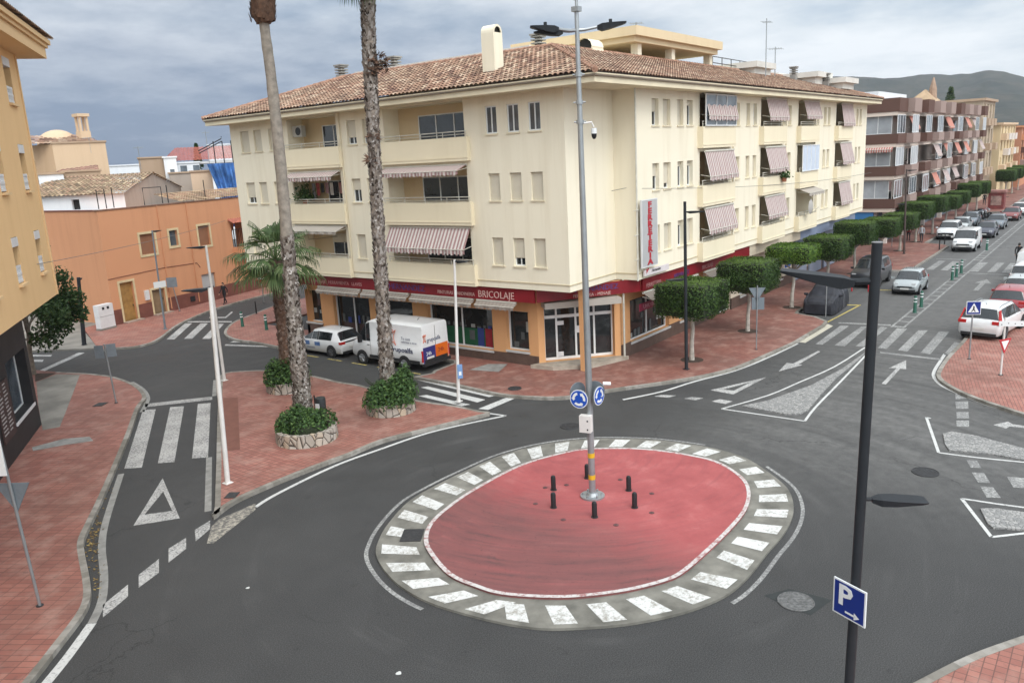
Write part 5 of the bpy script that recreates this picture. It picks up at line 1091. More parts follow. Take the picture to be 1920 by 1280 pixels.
street_block('orange_balcony_block', 'far orange block with rows of dark balconies at the right edge', 171, 205, 16.5, 10.5, stucco('salmon_render', (.52, .25, .15), amt=.3), A_ORG, 3, 8, 4, balc=[A_ORG, A_BRICK, A_PINKB])
rt = street_block('red_roof_block', 'far terracotta coloured block stepping up behind the pale yellow one', 160, 190, 24, 13.6, stucco('terracotta_render', (.45, .17, .11), amt=.3), A_ORG, 4, 6, 5)
street_block('far_street_end_block', 'distant tan building closing the left side of the right street', 210, 280, 16.5, 9.5, stucco('tan_render', (.5, .36, .25), amt=.3), A_SAND, 3, 12, 6, balc=[A_ORG, A_PW])
# ================================================================ lamps, signs, street furniture
A_BLUE = plain('sign_blue', (.012, .075, .42), .35, .06, 2); A_NAVY = plain('sign_navy', (.012, .03, .20), .35, .06, 2); A_SWHITE = plain('sign_white', (.72, .74, .74), .35, .04, 2); A_SBACK = plain('sign_back_grey', (.19, .22, .245), .5, .12, 3, metal=.3)
A_WPOLE = plain('white_painted_pole', (.66, .64, .61), .5, .12, 1.5); A_DPOLE = plain('dark_grey_pole', (.022, .025, .029), .55, .15, 2, spec=.25); A_YTAPE = plain('yellow_tape', (.62, .36, .02), .5, .1, 3); A_GREEN = plain('green_plastic', (.012, .085, .055), .45, .15, 2); A_RED = plain('sign_red', (.45, .03, .04), .4, .08, 2); A_LENS = plain('lamp_lens', (.35, .36, .36), .2, .05, 2)
def lamp_head(mb, base, d, L=.62, w=.15, th=.05):
    """flat LED luminaire: tapered slab with a thicker driver end"""
    d = Vector(d).normalized(); s = Vector((-d.y, d.x, 0)).normalized(); u = d.cross(s); u = u if u.z > 0 else -u; b = Vector(base); R = []
    for f, ww, hh in ((0, .35, .9), (.16, .8, 1.6), (.42, 1, 1.35), (.9, .95, .5), (1, .75, .3)):
        c = b+d*L*f; R.append([c+s*w*ww+u*th*hh*.4, c-s*w*ww+u*th*hh*.4, c-s*w*ww*.9-u*th*hh*.8, c+s*w*ww*.9-u*th*hh*.8])
    n0 = len(mb.v)
    for r in R: mb.v += [tuple(p) for p in r]
    for i in range(len(R)-1):
        for k in range(4): a = n0+i*4+k; c = n0+i*4+(k+1) % 4; mb.f.append([a, c, c+4, a+4]); mb.m.append(0)
    mb.f.append([n0+k for k in range(4)]); mb.m.append(0); e = n0+(len(R)-1)*4; mb.f.append([e+k for k in range(4)]); mb.m.append(0)
RTv = Vector((RT.x, RT.y, 0)).normalized()
# central mast
mx_, my_ = G(1111, 930, .12); M = thing('roundabout_mast', 'tall grey mast in the red roundabout centre with three lamps and blue arrow discs', 'lamp post', (mx_, my_, .12))
top = Vector((at_dist(1081, 25, math.hypot(mx_, my_)).x-mx_, at_dist(1081, 25, math.hypot(mx_, my_)).y-my_, 13.45))
p = MB(); p.tube([Vector((0, 0, 0)), top*.25+Vector((0, 0, 0)), top*.6, top], (.10, .095, .085, .055), 14); p.build('pole', A_METAL, M, smooth=True, sharp=60)
p = MB(); p.cyl((0, 0), .36, 0, .05, 24); p.cyl((0, 0), .2, .05, .14, 16, r1=.14); 
for k in range(6): a = k*math.pi/3; p.cyl((.28*math.cos(a), .28*math.sin(a)), .03, .05, .12, 8)
p.build('base_plate', A_METAL, M)
for z in (.62, 1.3): p = MB(); p.tube([top*(z/13.45)-Vector((0, 0, .07)), top*(z/13.45)+Vector((0, 0, .07))], .104, 14); p.build('yellow_band', A_YTAPE, M, smooth=True, sharp=60)
zl = 13.0; bt_ = top*(zl/13.45)
for d, L in ((RTv*-1+Vector((0, 0, .12)), .95), (RTv+Vector((0, 0, .10)), 1.05), (Vector((-.45, .9, .02))*1, .75)):
    d = Vector(d).normalized(); p = MB(); p.tube([bt_, bt_+d*.2+Vector((0, 0, -.02)), bt_+d*L*.55], (.045, .04, .035), 7); ar = p.build('lamp_arm', A_METAL, M)
    h = MB(); lamp_head(h, bt_+d*L*.5, d, .75, .17, .09); c = bt_+d*(L*.5+.35); h.cyl((c.x, c.y), .045, c.z, c.z+.14, 8); h.build('lamp_head', A_DPOLE, ar)
p = MB(); q = bt_*1.03; p.tube([top, top+Vector((.02, 0, .5))], .04, 7); p.box((top.x-.1, top.y-.1, top.z), (top.x+.1, top.y+.1, top.z+.12)); p.box((top.x-.08, top.y-.02, top.z+.3), (top.x+.1, top.y+.12, top.z+.6)); p.build('mast_sensor', A_METAL, M)
zc = 10.4; c = top*(zc/13.45); p = MB(); p.tube([c+Vector((0, 0, .25)), c+RTv*.3+Vector((0, 0, .28)), c+RTv*.36+Vector((0, 0, .15))], .025, 6); cm = p.build('camera_bracket', A_WPOLE, M)
p = MB(); cc = c+RTv*.36; p.cyl((cc.x, cc.y), .075, cc.z-.02, cc.z+.12, 12); p.build('camera_housing', A_SWHITE, cm); p = MB(); p.tube([(cc.x, cc.y, cc.z-.16), (cc.x, cc.y, cc.z-.10), (cc.x, cc.y, cc.z-.02)], (.03, .065, .072), 12); p.build('camera_dome', A_BLACK, cm, smooth=True)
for z in (11.2, 11.9, 10.7): c = top*(z/13.45); p = MB(); p.tube([c-RTv*.16, c+RTv*.16], .02, 5); p.tube([c-Vector((0, 0, .05)), c+Vector((0, 0, .05))], .1, 12); p.build('clamp', A_METAL, M)
toc = Vector((-mx_, -my_, 0)).normalized()
def arrow_disc(nrm, ctr, r=.28, back=False):
    n_ = Vector(nrm).normalized(); s = Vector((0, 0, 1)).cross(n_).normalized(); u = n_.cross(s); c = Vector(ctr); m = MB(); m.disc(c, r, n_, .03, 28); d = m.build('arrow_disc', A_SBACK, M)
    f = MB(); f.disc(c+n_*.018, r*.99, n_, .008, 28); f.build('white_rim', A_SWHITE, d); f = MB(); f.disc(c+n_*.024, r*.9, n_, .006, 28); f.build('blue_face', A_BLUE, d)
    for k in range(3):
        a0 = math.pi/2+k*2*math.pi/3+.25; g = MB(); P = lambda R, a: c+n_*.031+s*R*math.cos(a)+u*R*math.sin(a)
        for i in range(6): a, b = a0+i*.2, a0+(i+1)*.2; g.add((P(r*.46, a), P(r*.72, a), P(r*.72, b), P(r*.46, b)), ((0, 1, 2, 3),))
        e = a0+1.2; g.add((P(r*.36, e), P(r*.84, e), P(r*.62, e+.42)), ((0, 1, 2),)); g.build('white_arrow', A_SWHITE, d)
cz = top*(3.06/13.45); rotz = lambda v, a: Vector((v.x*math.cos(a)-v.y*math.sin(a), v.x*math.sin(a)+v.y*math.cos(a), 0))
arrow_disc(rotz(toc, R_(-22)), cz-RTv*.29+toc*.12); arrow_disc(rotz(toc, R_(57)), cz+RTv*.27+toc*.06+Vector((0, 0, .05)))
arrow_disc(rotz(-toc, R_(40)), cz-RTv*.33-toc*.22+Vector((0, 0, .12))); arrow_disc(rotz(-toc, R_(-15)), cz+RTv*.18-toc*.2+Vector((0, 0, .14)))
p = MB(); p.tube([cz-RTv*.4-toc*.0, cz+RTv*.38], .018, 6); p.build('disc_bracket', A_METAL, M)
c = top*(2.32/13.45); bxn = rotz(toc, R_(-20)); s = Vector((0, 0, 1)).cross(bxn); F = lambda a, b, z: c-RTv*.12+toc*.14+s*a+bxn*b+Vector((0, 0, z)); p = MB(); p.obox(F, (-.17, -.1, -.25), (.17, .1, .25)); bo = p.build('control_box', A_WPOLE, M)
for z in (.1, -.16): p = MB(); p.obox(F, (.06, .1, z-.02), (.1, .106, z+.03)); p.build('lock', A_BLACK, bo)
p = MB(); cw = cz+RTv*.42+toc*.1+Vector((0, 0, .42)); p.tube([cw-RTv*.02, cw+RTv*.2+Vector((0, 0, -.02))], .05, 8); p.build('small_camera', A_SWHITE, M)
# six short black bollards round the mast
bl = [((1038, 918), 'short black bollard on the red paint, back left of the mast'), ((1038, 951), 'short black bollard on the red paint, front left of the mast'), ((1115, 969), 'short black bollard on the red paint directly in front of the mast'), ((1179, 919), 'short black bollard on the red paint, back right of the mast'), ((1190, 951), 'short black bollard on the red paint, front right of the mast'), ((1101, 896), 'black bollard half hidden behind the mast foot')]
first = None
for px, lb in bl:
    g = G(*px, .12)
    if first is None:
        first = thing('short_bollard', lb, 'bollard', (*g, .12), 0, 'black bollards round the roundabout mast'); p = MB(); p.tube([(0, 0, 0), (0, 0, .40), (0, 0, .45), (0, 0, .47)], (.075, .075, .06, .03), 14); p.build('post', A_BLACK, first, smooth=True); p = MB(); p.cyl((0, 0), .1, 0, .02, 14); p.build('foot_ring', A_IRON, first)
    else: c = copy_tree(first); c.location = (*g, .12); c['label'] = lb
# foreground dark lamp post with the parking sign
D0 = 12.0; fg = at_dist(1590, 1280, D0); FP = thing('parking_lamp_post', 'dark lamp post in the foreground carrying a blue parking sign and two flat lamp heads', 'lamp post', (fg.x, fg.y, .12)); tp = at_dist(1645, 455, D0)
TP = Vector((tp.x-fg.x, tp.y-fg.y, tp.z-.12)); zz_ = lambda z: Vector((TP.x*z/TP.z, TP.y*z/TP.z, z))
p = MB(); p.tube([(0, 0, 0), TP], (.074, .071), 20); p.build('pole', A_DPOLE, FP, smooth=True, sharp=60); p = MB(); p.tube([TP-Vector((0, 0, .0)), TP+Vector((0, 0, .012))], .074, 20); p.build('pole_cap', plain('pole_cap_metal', (.18, .18, .18), .4, .1), FP); p = MB(); p.box((-.2, -.2, 0), (.2, .2, .03)); p.build('base_plate', A_DPOLE, FP)
z1 = at_dist(1638, 527, D0).z-.12; z2 = at_dist(1614, 935, D0).z-.12
h1d = Vector((math.cos(R_(105)), math.sin(R_(105)), 0)); a1 = zz_(z1); p = MB(); p.tube([a1, a1+h1d*.3+Vector((0, 0, -.01)), a1+h1d*.45], (.05, .05, .045), 8); ar = p.build('lamp_arm', A_DPOLE, FP)
h = MB(); lamp_head(h, a1+h1d*.25+Vector((0, 0, -.02)), h1d+Vector((0, 0, .17)), 1.0, .17, .085); h.build('lamp_head', A_DPOLE, ar)
h2d = Vector((math.cos(R_(-62)), math.sin(R_(-62)), 0)); a2 = zz_(z2); p = MB(); p.tube([a2, a2+h2d*.22], .03, 7); ar = p.build('lamp_arm', A_DPOLE, FP); h = MB(); lamp_head(h, a2+h2d*.15, h2d+Vector((0, 0, -.0)), .75, .15, .055); h.build('lamp_head', A_DPOLE, ar)
zs = at_dist(1600, 1123, D0).z-.12; tcam = Vector((-fg.x, -fg.y, 0)).normalized(); sn = rotz(tcam, R_(-38)); c = zz_(zs)+sn*.10+Vector((0, 0, 0)); s = Vector((0, 0, 1)).cross(sn).normalized(); F = lambda a, b, z: c+s*a+sn*b+Vector((0, 0, z))
W2, H2 = .29, .29
p = MB(); p.obox(F, (-W2, 0, -H2), (W2, .025, H2)); so = p.build('parking_sign', A_SWHITE, FP); p = MB(); p.obox(F, (-W2+.025, .025, -H2+.025), (W2-.025, .029, H2-.025)); p.build('blue_face', A_NAVY, so)
text_mesh('letter', 'P', .46, A_SWHITE, so, tuple(F(-.2, .033, -.09)), s, (0, 0, 1), .003, sx=1.1, offset=.012)
p = MB(); p.obox(F, (-.06, .029, -.205), (.12, .033, -.175)); p.add([F(.10, .033, -.25), F(.10, .033, -.13), F(.2, .033, -.19)], ((0, 1, 2),)); p.build('arrow', A_SWHITE, so)
p = MB(); p.tube([zz_(zs+.1)-Vector((0, 0, .03)), zz_(zs+.1)+Vector((0, 0, .03))], .095, 14); p.build('clamp', A_DPOLE, FP)
# white lamp posts and dark lamp post by the shop
def post_lamp(name, label, base, toppx, m, heads, r0=.075, r1=.055, col='lamp post', grp=None):
    g = G(*base, .12); t = thing(name, label, col, (*g, .12), 0, grp); tp = at_dist(*toppx, math.hypot(*g)); V = Vector((tp.x-g[0], tp.y-g[1], tp.z-.12)); p = MB(); p.tube([(0, 0, 0), V], (r0, r1), 12); p.build('pole', m, t, smooth=True, sharp=60)
    p = MB(); p.box((-.13, -.13, 0), (.13, .13, .02)); p.cyl((0, 0), .085, .02, .1, 12); p.build('base_plate', m, t)
    for f, ang, L, mm in heads:
        d = Vector((math.cos(R_(ang)), math.sin(R_(ang)), 0)); a = V*f; p = MB(); p.tube([a, a+d*.18], .035, 7); ar = p.build('lamp_arm', A_DPOLE, t); h = MB(); lamp_head(h, a+d*.1, d, L, .15, .055); h.build('lamp_head', A_DPOLE, ar)
    return t, V
post_lamp('white_lamp_post', 'tall white lamp post at the front edge of the palm triangle beside the zebra crossing', (427, 905), (393, 540), A_WPOLE, [(.995, 128, .75, 0)], .085, .06, grp='white lamp posts on the palm triangle')
post_lamp('white_lamp_post', 'thin white lamp post at the back corner of the palm triangle', (421, 713), (386, 460), A_WPOLE, [(.99, 128, .8, 0)], .08, .055, grp='white lamp posts on the palm triangle')
t, V = post_lamp('white_lamp_post', 'white lamp post by the middle zebra crossing with a small blue sign on it', (860, 752), (852, 487), A_WPOLE, [(.99, -80, .55, 0)], .075, .05, grp='white lamp posts on the palm triangle')
c = V*.22; F = lambda a, b, z: c+Vector((.8, -.6, 0))*a*.9+Vector((-.6, -.8, 0))*b+Vector((0, 0, z)); p = MB(); p.obox(F, (-.04, .1, -.3), (.2, .12, .3)); so = p.build('blue_sign', plain('pale_blue_sign', (.16, .28, .50), .5, .1), t); p = MB(); p.obox(F, (.02, .12, -.16), (.14, .124, .0)); p.build('white_symbol', A_SWHITE, so)
post_lamp('dark_lamp_post', 'slim dark grey lamp post on the pavement in front of the FERRETERIA shop', (1287, 692), (1284, 378), A_DPOLE, [(.94, -60, .75, 0), (.55, 130, .75, 0)], .08, .065)
post_lamp('dark_lamp_post', 'thick black lamp post beside the leafy tree near the orange house', (158, 646), (147, 520), A_DPOLE, [(.97, 60, .7, 0)], .13, .10)
gl1, gv1 = post_lamp('grey_lamp_post', 'slim grey lamp post with a small sign plate in front of the orange house doors', (310, 617), (285, 432), A_SBACK, [(.99, 15, .6, 0)], .065, .045)
q_ = gv1*.46; p = MB(); p.box((q_.x-.42, q_.y-.07, q_.z-.2), (q_.x+.42, q_.y-.05, q_.z+.2)); p.build('sign_plate', A_SWHITE, gl1)
post_lamp('brown_lamp_post', 'dark rusty lamp post on the far pavement before the brown and pink block', (1695, 476), (1700, 318), plain('rust_dark_pole', (.07, .05, .045), .6), [(.99, -60, .7, 0), (.6, 120, .6, 0)], .09, .06)
# signs on posts
def sign(name, label, base, h, shapes, m=None, r=.035, lean=(0, 0), cat='road sign', z0=.12):
    g = G(*base, z0); t = thing(name, label, cat, (*g, z0)); p = MB(); p.tube([(0, 0, 0), (lean[0], lean[1], h)], r, 10); p.build('post', m or A_METAL, t, smooth=True, sharp=60); p = MB(); p.cyl((0, 0), r*2.4, 0, .02, 12); p.build('foot', A_IRON, t)
    for k, z, ang, s_, mat, extra in shapes:
        n_ = Vector((math.cos(R_(ang)), math.sin(R_(ang)), 0)); sd = Vector((0, 0, 1)).cross(n_); cx = Vector((lean[0], lean[1], 0))*(z/h)+n_*(r+.015); F = (lambda cx, sd, n_: lambda a, b, zz: cx+sd*a+n_*b+Vector((0, 0, zz)))(cx, sd, n_); p = MB()
        if k == 'sq': p.obox(F, (-s_+extra, 0, z-s_), (s_+extra, .02, z+s_))
        elif k == 'rect': p.obox(F, (-extra[0], 0, z-s_), (extra[1], .02, z+s_))
        elif k in ('tri', 'itri'):
            sg = 1 if k == 'tri' else -1; P3 = [(-s_, -s_*.58*sg), (s_, -s_*.58*sg), (0, s_*1.15*sg)]; p.add([F(a, 0, z+b) for a, b in P3]+[F(a, .02, z+b) for a, b in P3], ((0, 1, 2), (3, 4, 5), (0, 1, 4, 3), (1, 2, 5, 4), (2, 0, 3, 5)))
        elif k == 'disc': p.disc(F(extra, .01, z), s_, n_, .02, 20)
        o = p.build('sign_plate', mat, t); o['_F'] = 0
        yield_F.append((o, F, z, s_))
    return t
yield_F = []
sign('square_signs_back', 'grey post with two square sign backs side by side, near the left zebra crossing', (218, 755), 2.75, [('rect', 2.42, 222, .29, A_SBACK, (.44, -.05)), ('rect', 2.45, 236, .29, A_SBACK, (-.05, .44))], lean=(-.1, 0))
yield_F.clear(); t = sign('give_way_back', 'leaning grey post with a triangular sign back and a white panel at the left edge', (75, 1135), 4.45, [('itri', 2.95, 35, .42, A_SBACK, 0), ('rect', 4.0, 215, .56, A_SWHITE, (1.0, .06))], lean=(-.2, -.13))
sign('give_way_back', 'thin post with triangular sign back and square plate on the pavement by the clipped trees', (1418, 655), 3.2, [('itri', 2.85, 30, .40, A_SBACK, 0), ('sq', 2.3, 30, .30, A_SBACK, -.05)], r=.028)
yield_F.clear(); sign('crossing_sign', 'square blue pedestrian crossing sign on a grey post in front of the white estate car', (1817, 673), 2.65, [('sq', 2.35, 207, .30, A_SWHITE, 0)])
o, F, z, s_ = yield_F[0]; p = MB(); p.obox(F, (-.275, .02, z-.275), (.275, .024, z+.275)); p.build('blue_face', A_NAVY, o); p = MB(); p.add([F(-.23, .028, z-.2), F(.23, .028, z-.2), F(0, .028, z+.22)], ((0, 1, 2),)); p.build('white_triangle', A_SWHITE, o)
p = MB(); p.disc(F(0, .031, z+.06), .035, F(0, 1, 0)-F(0, 0, 0), .003, 10); p.add([F(-.03, .031, z+.02), F(.04, .031, z+.02), F(.03, .031, z-.06), F(.09, .031, z-.17), F(.05, .031, z-.17), F(0, .031, z-.09), F(-.07, .031, z-.17), F(-.11, .031, z-.17), F(-.03, .031, z-.06)], ((0, 1, 2, 5, 8), (2, 3, 4, 5), (5, 6, 7, 8))); p.build('walking_figure', A_BLACK, o)
yield_F.clear(); sign('arrow_and_give_way', 'white post at the right edge with a white arrow board and a red bordered triangle', (1876, 703), 2.45, [('rect', 2.2, 207, .11, A_SWHITE, (.25, .75)), ('itri', 1.35, 240, .36, A_RED, 0)], m=A_WPOLE, r=.04)
o, F, z, s_ = yield_F[0]
for a in (-.15, .1, .35, .6): p = MB(); p.disc(F(a, .022, z+.03*math.sin(a*9)), .022, F(0, 1, 0)-F(0, 0, 0), .004, 8); p.build('bolt', A_BLACK, o)
o, F, z, s_ = yield_F[1]; p = MB(); p.add([F(-.23, .026, z+.135), F(.23, .026, z+.135), F(0, .026, z-.27)], ((0, 1, 2),)); p.build('white_face', A_SWHITE, o)
yield_F.clear(); sign('square_sign_back', 'leaning post with a square grey sign back against the orange house', (337, 583), 2.55, [('sq', 2.2, 230, .36, A_SBACK, 0)], lean=(-.3, .05))
sign('parking_plate', 'thin grey post with a small pale plate standing by the covered car', (1548, 595), 2.6, [('rect', 2.3, 205, .28, A_SBACK, (.14, .14))], r=.028)
yield_F.clear(); sign('no_entry_sign', 'round red no entry sign on a post behind the short palm trunk', (495, 568), 2.3, [('disc', 1.9, 215, .36, A_RED, 0)]); o, F, z, s_ = yield_F[0]; p = MB(); p.obox(F, (-.26, .022, z-.06), (.26, .026, z+.06)); p.build('white_bar', A_SWHITE, o)
yield_F.clear(); sign('junction_sign_back', 'small grey sign back on a post on the far pavement under the clipped trees', (1672, 462), 2.2, [('tri', 1.9, 30, .36, A_SBACK, 0)], r=.03)
# green posts
gp = None
for px, z0, lb in (((455, 612), .12, 'dark green striped post on the rounded pavement, left of its pair'), ((500, 618), .12, 'dark green striped post on the rounded pavement, right of its pair'),
    ((1715, 586), 0, 'green post nearest the crossing on the median'), ((1727, 576), 0, 'green post just behind the nearest one on the median'), ((1785, 525), 0, 'first green post of the middle trio on the median'), ((1793, 519), 0, 'second green post of the middle trio on the median'), ((1802, 512), 0, 'third green post of the middle trio on the median'), ((1850, 469), 0, 'lone far green post on the median beside the white van')):
    g = G(*px, z0)
    if gp is None:
        gp = thing('green_post', lb, 'bollard', (*g, z0), 0, 'green plastic lane posts'); p = MB(); p.tube([(0, 0, 0), (0, 0, .06), (0, 0, .95), (0, 0, 1.0)], (.13, .095, .085, .05), 12); p.build('post', A_GREEN, gp, smooth=True); 
        for z in (.62, .8): p = MB(); p.cyl((0, 0), .0925, z, z+.07, 12); p.build('reflective_band', A_SWHITE, gp)
    else: c = copy_tree(gp); c.location = (*g, z0); c['label'] = lb
for px, lb in (((1597, 546), 'slim red post in front of the dark parked van, left of its pair'), ((1628, 547), 'slim red post in front of the dark parked van, right of its pair')):
    g = G(*px); t = thing('red_post', lb, 'bollard', (*g, 0), 0, 'red posts closing the parking bay'); p = MB(); p.tube([(0, 0, 0), (0, 0, .75)], (.05, .04), 10); p.build('post', A_RED, t); p = MB(); p.cyl((0, 0), .052, .5, .6, 10); p.build('reflective_band', A_SWHITE, t)
for px, lb in (((481, 588), 'thin black post at the far kerb of the rounded pavement'), ((1761, 468), 'short dark post at the kerb beside the white van'), ((1771, 458), 'dark post at the kerb behind the white van'), ((1666, 506), 'dark post at the kerb end of the first parking bay')):
    g = G(*px, .12); t = thing('kerb_post', lb, 'bollard', (*g, .12), 0, 'thin dark kerb posts'); p = MB(); p.tube([(0, 0, 0), (0, 0, .85), (0, 0, .9)], (.05, .045, .02), 10); p.build('post', A_BLACK, t); p = MB(); p.cyl((0, 0), .08, 0, .02, 10); p.build('foot', A_IRON, t)
# litter bin, kiosk
g = G(604, 786, .12); t = thing('litter_bin', 'dark litter bin with a white label behind the front planter', 'bin', (*g, .12), .3); p = MB(); p.tube([(0, 0, .12), (0, 0, .3), (0, 0, .85), (0, 0, .92)], (.17, .21, .22, .2), 16); p.build('bucket', plain('bin_black', (.03, .034, .036), .5, .1), t, smooth=True, sharp=50); p = MB(); p.tube([(0, .26, 0), (0, .26, 1.0)], .03, 8); p.build('post', A_BLACK, t); p = MB(); p.box((-.235, -.09, .5), (-.215, .09, .72)); p.build('label_plate', A_SWHITE, t)
g = G(1868, 391, .12); t = thing('red_kiosk', 'small dark red kiosk on the far pavement beyond the clipped trees', 'kiosk', (*g, .12)); p = MB(); p.box((-.9, -.9, 0), (.9, .9, 2.1)); b_ = p.build('cabin', plain('kiosk_red', (.20, .05, .045), .6, .2), t); p = MB(); p.box((-1.05, -1.05, 2.11), (1.05, 1.05, 2.4)); p.build('roof', plain('kiosk_roof', (.3, .14, .12), .7, .2), t); p = MB(); p.box((-.92, -.6, .5), (-.902, .6, 1.7)); p.build('poster', plain('kiosk_poster', (.3, .2, .17), .5, .5, 2), t)
# air conditioner, dishes, aerials, laundry, cables
t = thing('air_conditioner', 'grey box air conditioner high on the wall of the upper left balcony', 'air conditioner', (29.6, 37.3, 12.0)); p = MB(); p.box((-.15, -.4, -.3), (.15, .4, .3)); p.build('casing', plain('aircon_grey', (.38, .37, .33), .5, .08), t); p = MB(); p.disc((-.155, -.1, 0), .22, (1, 0, 0), .02, 18); p.build('fan_grille', A_BLACK, t)
t = thing('air_conditioner', 'white air conditioner over the shops behind the clipped trees', 'air conditioner', (52, 18.3, 3.3)); p = MB(); p.box((-.4, -.15, -.3), (.4, .15, .3)); p.build('casing', A_SWHITE, t); p = MB(); p.disc((-.1, -.155, 0), .22, (0, 1, 0), .02, 18); p.build('fan_grille', A_BLACK, t)
dpx = onX(1523, 385, 17.3); t = thing('satellite_dish', 'grey satellite dish on a low balcony of the right facade', 'satellite dish', (dpx[0], 17.35, dpx[1]-.1)); m = MB()
for i in range(5):
    for k in range(16):
        f = lambda i, k: Vector((.5*i/5*math.cos(k*math.pi/8), -.1*(i/5)**2*-1-.05, .5*i/5*math.sin(k*math.pi/8)))
        m.quad(f(i, k), f(i, k+1), f(i+1, k+1), f(i+1, k))
m.build('dish', plain('dish_grey', (.42, .40, .37), .5, .1), t, smooth=True, recalc=False); p = MB(); p.tube([(0, .05, 0), (0, .3, -.4)], .03, 6); p.tube([(0, -.05, -.45), (0, -.5, 0)], .015, 5); p.build('bracket', A_RAIL, t)
def aerial(label, x, yb, yt, D, w=.5):
    b = at_dist(x, yb, D); tpz = at_dist(x, yt, D).z-b.z; t = thing('roof_aerial', label, 'aerial', tuple(b)); p = MB(); p.tube([(0, 0, -1.0), (0, 0, tpz)], .035, 5); p.build('mast', A_METAL, t); p = MB(); p.tube([Vector((0, 0, tpz*.92))-RTv*w, Vector((0, 0, tpz*.92))+RTv*w], .02, 4)
    for k in range(-3, 4): c = Vector((0, 0, tpz*.92))+RTv*w*k/3; p.tube([c-Vector((.2, .2, .1)), c+Vector((.2, .2, .1))], .014, 4)
    p.build('antenna_bars', A_METAL, t)
aerial('tall thin aerial over the right part of the tiled roof', 1436, 118, 35, 62, .3); aerial('aerial with crossbars standing right of the tallest aerial', 1453, 135, 88, 66, .5); aerial('short aerial cluster on the corner of the penthouse slab', 1193, 68, 42, 49, .35); aerial('thin aerial on the red roofed house', 391, 292, 245, 100, .4); aerial('thin aerial between the sand house and the brown roughcast house', 262, 300, 275, 96, .5); aerial('aerial above the sand coloured house', 168, 268, 258, 92, .6)
def cable(label, pts): 
    a, b = Vector(pts[0]), Vector(pts[1]); p = MB(); n = 14; sag = pts[2]; p.tube([a.lerp(b, i/n)-Vector((0, 0, sag*4*(i/n)*(1-i/n))) for i in range(n+1)], .012, 4); t = p.build('overhead_cable', plain('cable_grey', (.16, .15, .14), .7) if 'cable_grey' not in bpy.data.materials else bpy.data.materials['cable_grey']); tag(t, label, 'cable')
cable('thin cable sagging across the left facade of the cream building to its corner', ((29.0, 43.0, 5.6), (33.1, 18.6, 8.35), .35)); cable('thin cable along the right facade from the corner over the balconies', ((33.3, 17.9, 8.3), (73, 17.6, 7.2), .35)); cable('thin cable across the front of the orange house and yellow building', (tuple(Vector((12.2, 33, 6.9))), FO(12, -.0, 6.2), .2))
lr = random.Random(4)
for i in range(7):
    y = 34.3+.38*i; t = MB(); L = lr.uniform(.5, .95); zt_ = 9.15
    for k in range(4): t.quad((29.75+.02*math.sin(k*2), y+.3*k/4, zt_-L), (29.75+.02*math.sin(k*2+2), y+.3*(k+1)/4, zt_-L), (29.75, y+.3*(k+1)/4, zt_), (29.75, y+.3*k/4, zt_))
    lc = ('dusty rose', 'black', 'white', 'mauve', 'black', 'red', 'grey')[i]; o = t.build('hanging_laundry', plain('laundry_'+lc.replace(' ', '_'), ((.35, .18, .17), (.03, .03, .035), (.5, .48, .46), (.3, .18, .2), (.035, .03, .04), (.3, .06, .06), (.2, .2, .21))[i], .9, .15) if i != 4 else bpy.data.materials['laundry_black']); tag(o, ['dusty rose cloth at the right end of the balcony washing line', 'black garment second from the right on the balcony washing line', 'white garment third from the right on the balcony washing line', 'mauve garment in the middle of the balcony washing line', 'black garment left of the mauve one on the balcony washing line', 'red garment second from the left on the balcony washing line', 'grey garment nearest the bushy plant on the balcony washing line'][i], 'laundry', 'washing on the middle balcony')
# ---- hills on the skyline
hp = [(1350, 180), (1450, 165), (1530, 148), (1580, 143), (1640, 146), (1690, 146), (1730, 140), (1780, 140), (1820, 138), (1850, 132), (1880, 134), (1910, 142), (1960, 150), (2040, 120), (2150, 130), (2300, 160), (2500, 190)]
from mathutils import noise as mnoise
mb = MB(); nr = 30; hr = random.Random(2); prof = catmull([Vector((x, y, 0)) for x, y in hp], 14); grid = []
for i, q in enumerate(prof):
    col = []
    tpv = at_dist(q.x, q.y, 2000); zt = max(3, tpv.z)
    for j in range(nr+1):
        f = j/nr; D = 1150+850*f; b = at_dist(q.x, q.y, D); nz_ = mnoise.fractal(Vector((b.x*.004, b.y*.004, 0)), 1.0, 2.0, 5); z = zt*(f**1.15)*(1+.42*nz_*math.sin(math.pi*min(1, f*1.02))**.8*(1 if f < 1 else 0)) + 1.6*mnoise.noise(Vector((b.x*.05, b.y*.05, 3)))
        col.append((b.x, b.y, z-2 if j == 0 else z))
    grid.append(col)
for i in range(len(grid)-1):
    for j in range(nr): mb.quad(grid[i][j], grid[i+1][j], grid[i+1][j+1], grid[i][j+1])
nh = NT('scrub_hillside'); k1 = nh.noise(.012, 7, .65); k2 = nh.noise(.06, 5, .7); hillm = nh.fin(nh.mix(nh.ramp(k2, ((.42, 0), (.6, .8))), nh.ramp(k1, ((.38, (.02, .024, .018)), (.62, (.07, .062, .046)))), (.03, .036, .024)), .95, 0, .1)
struct('hills', mb, hillm, smooth=True, sharp=0)
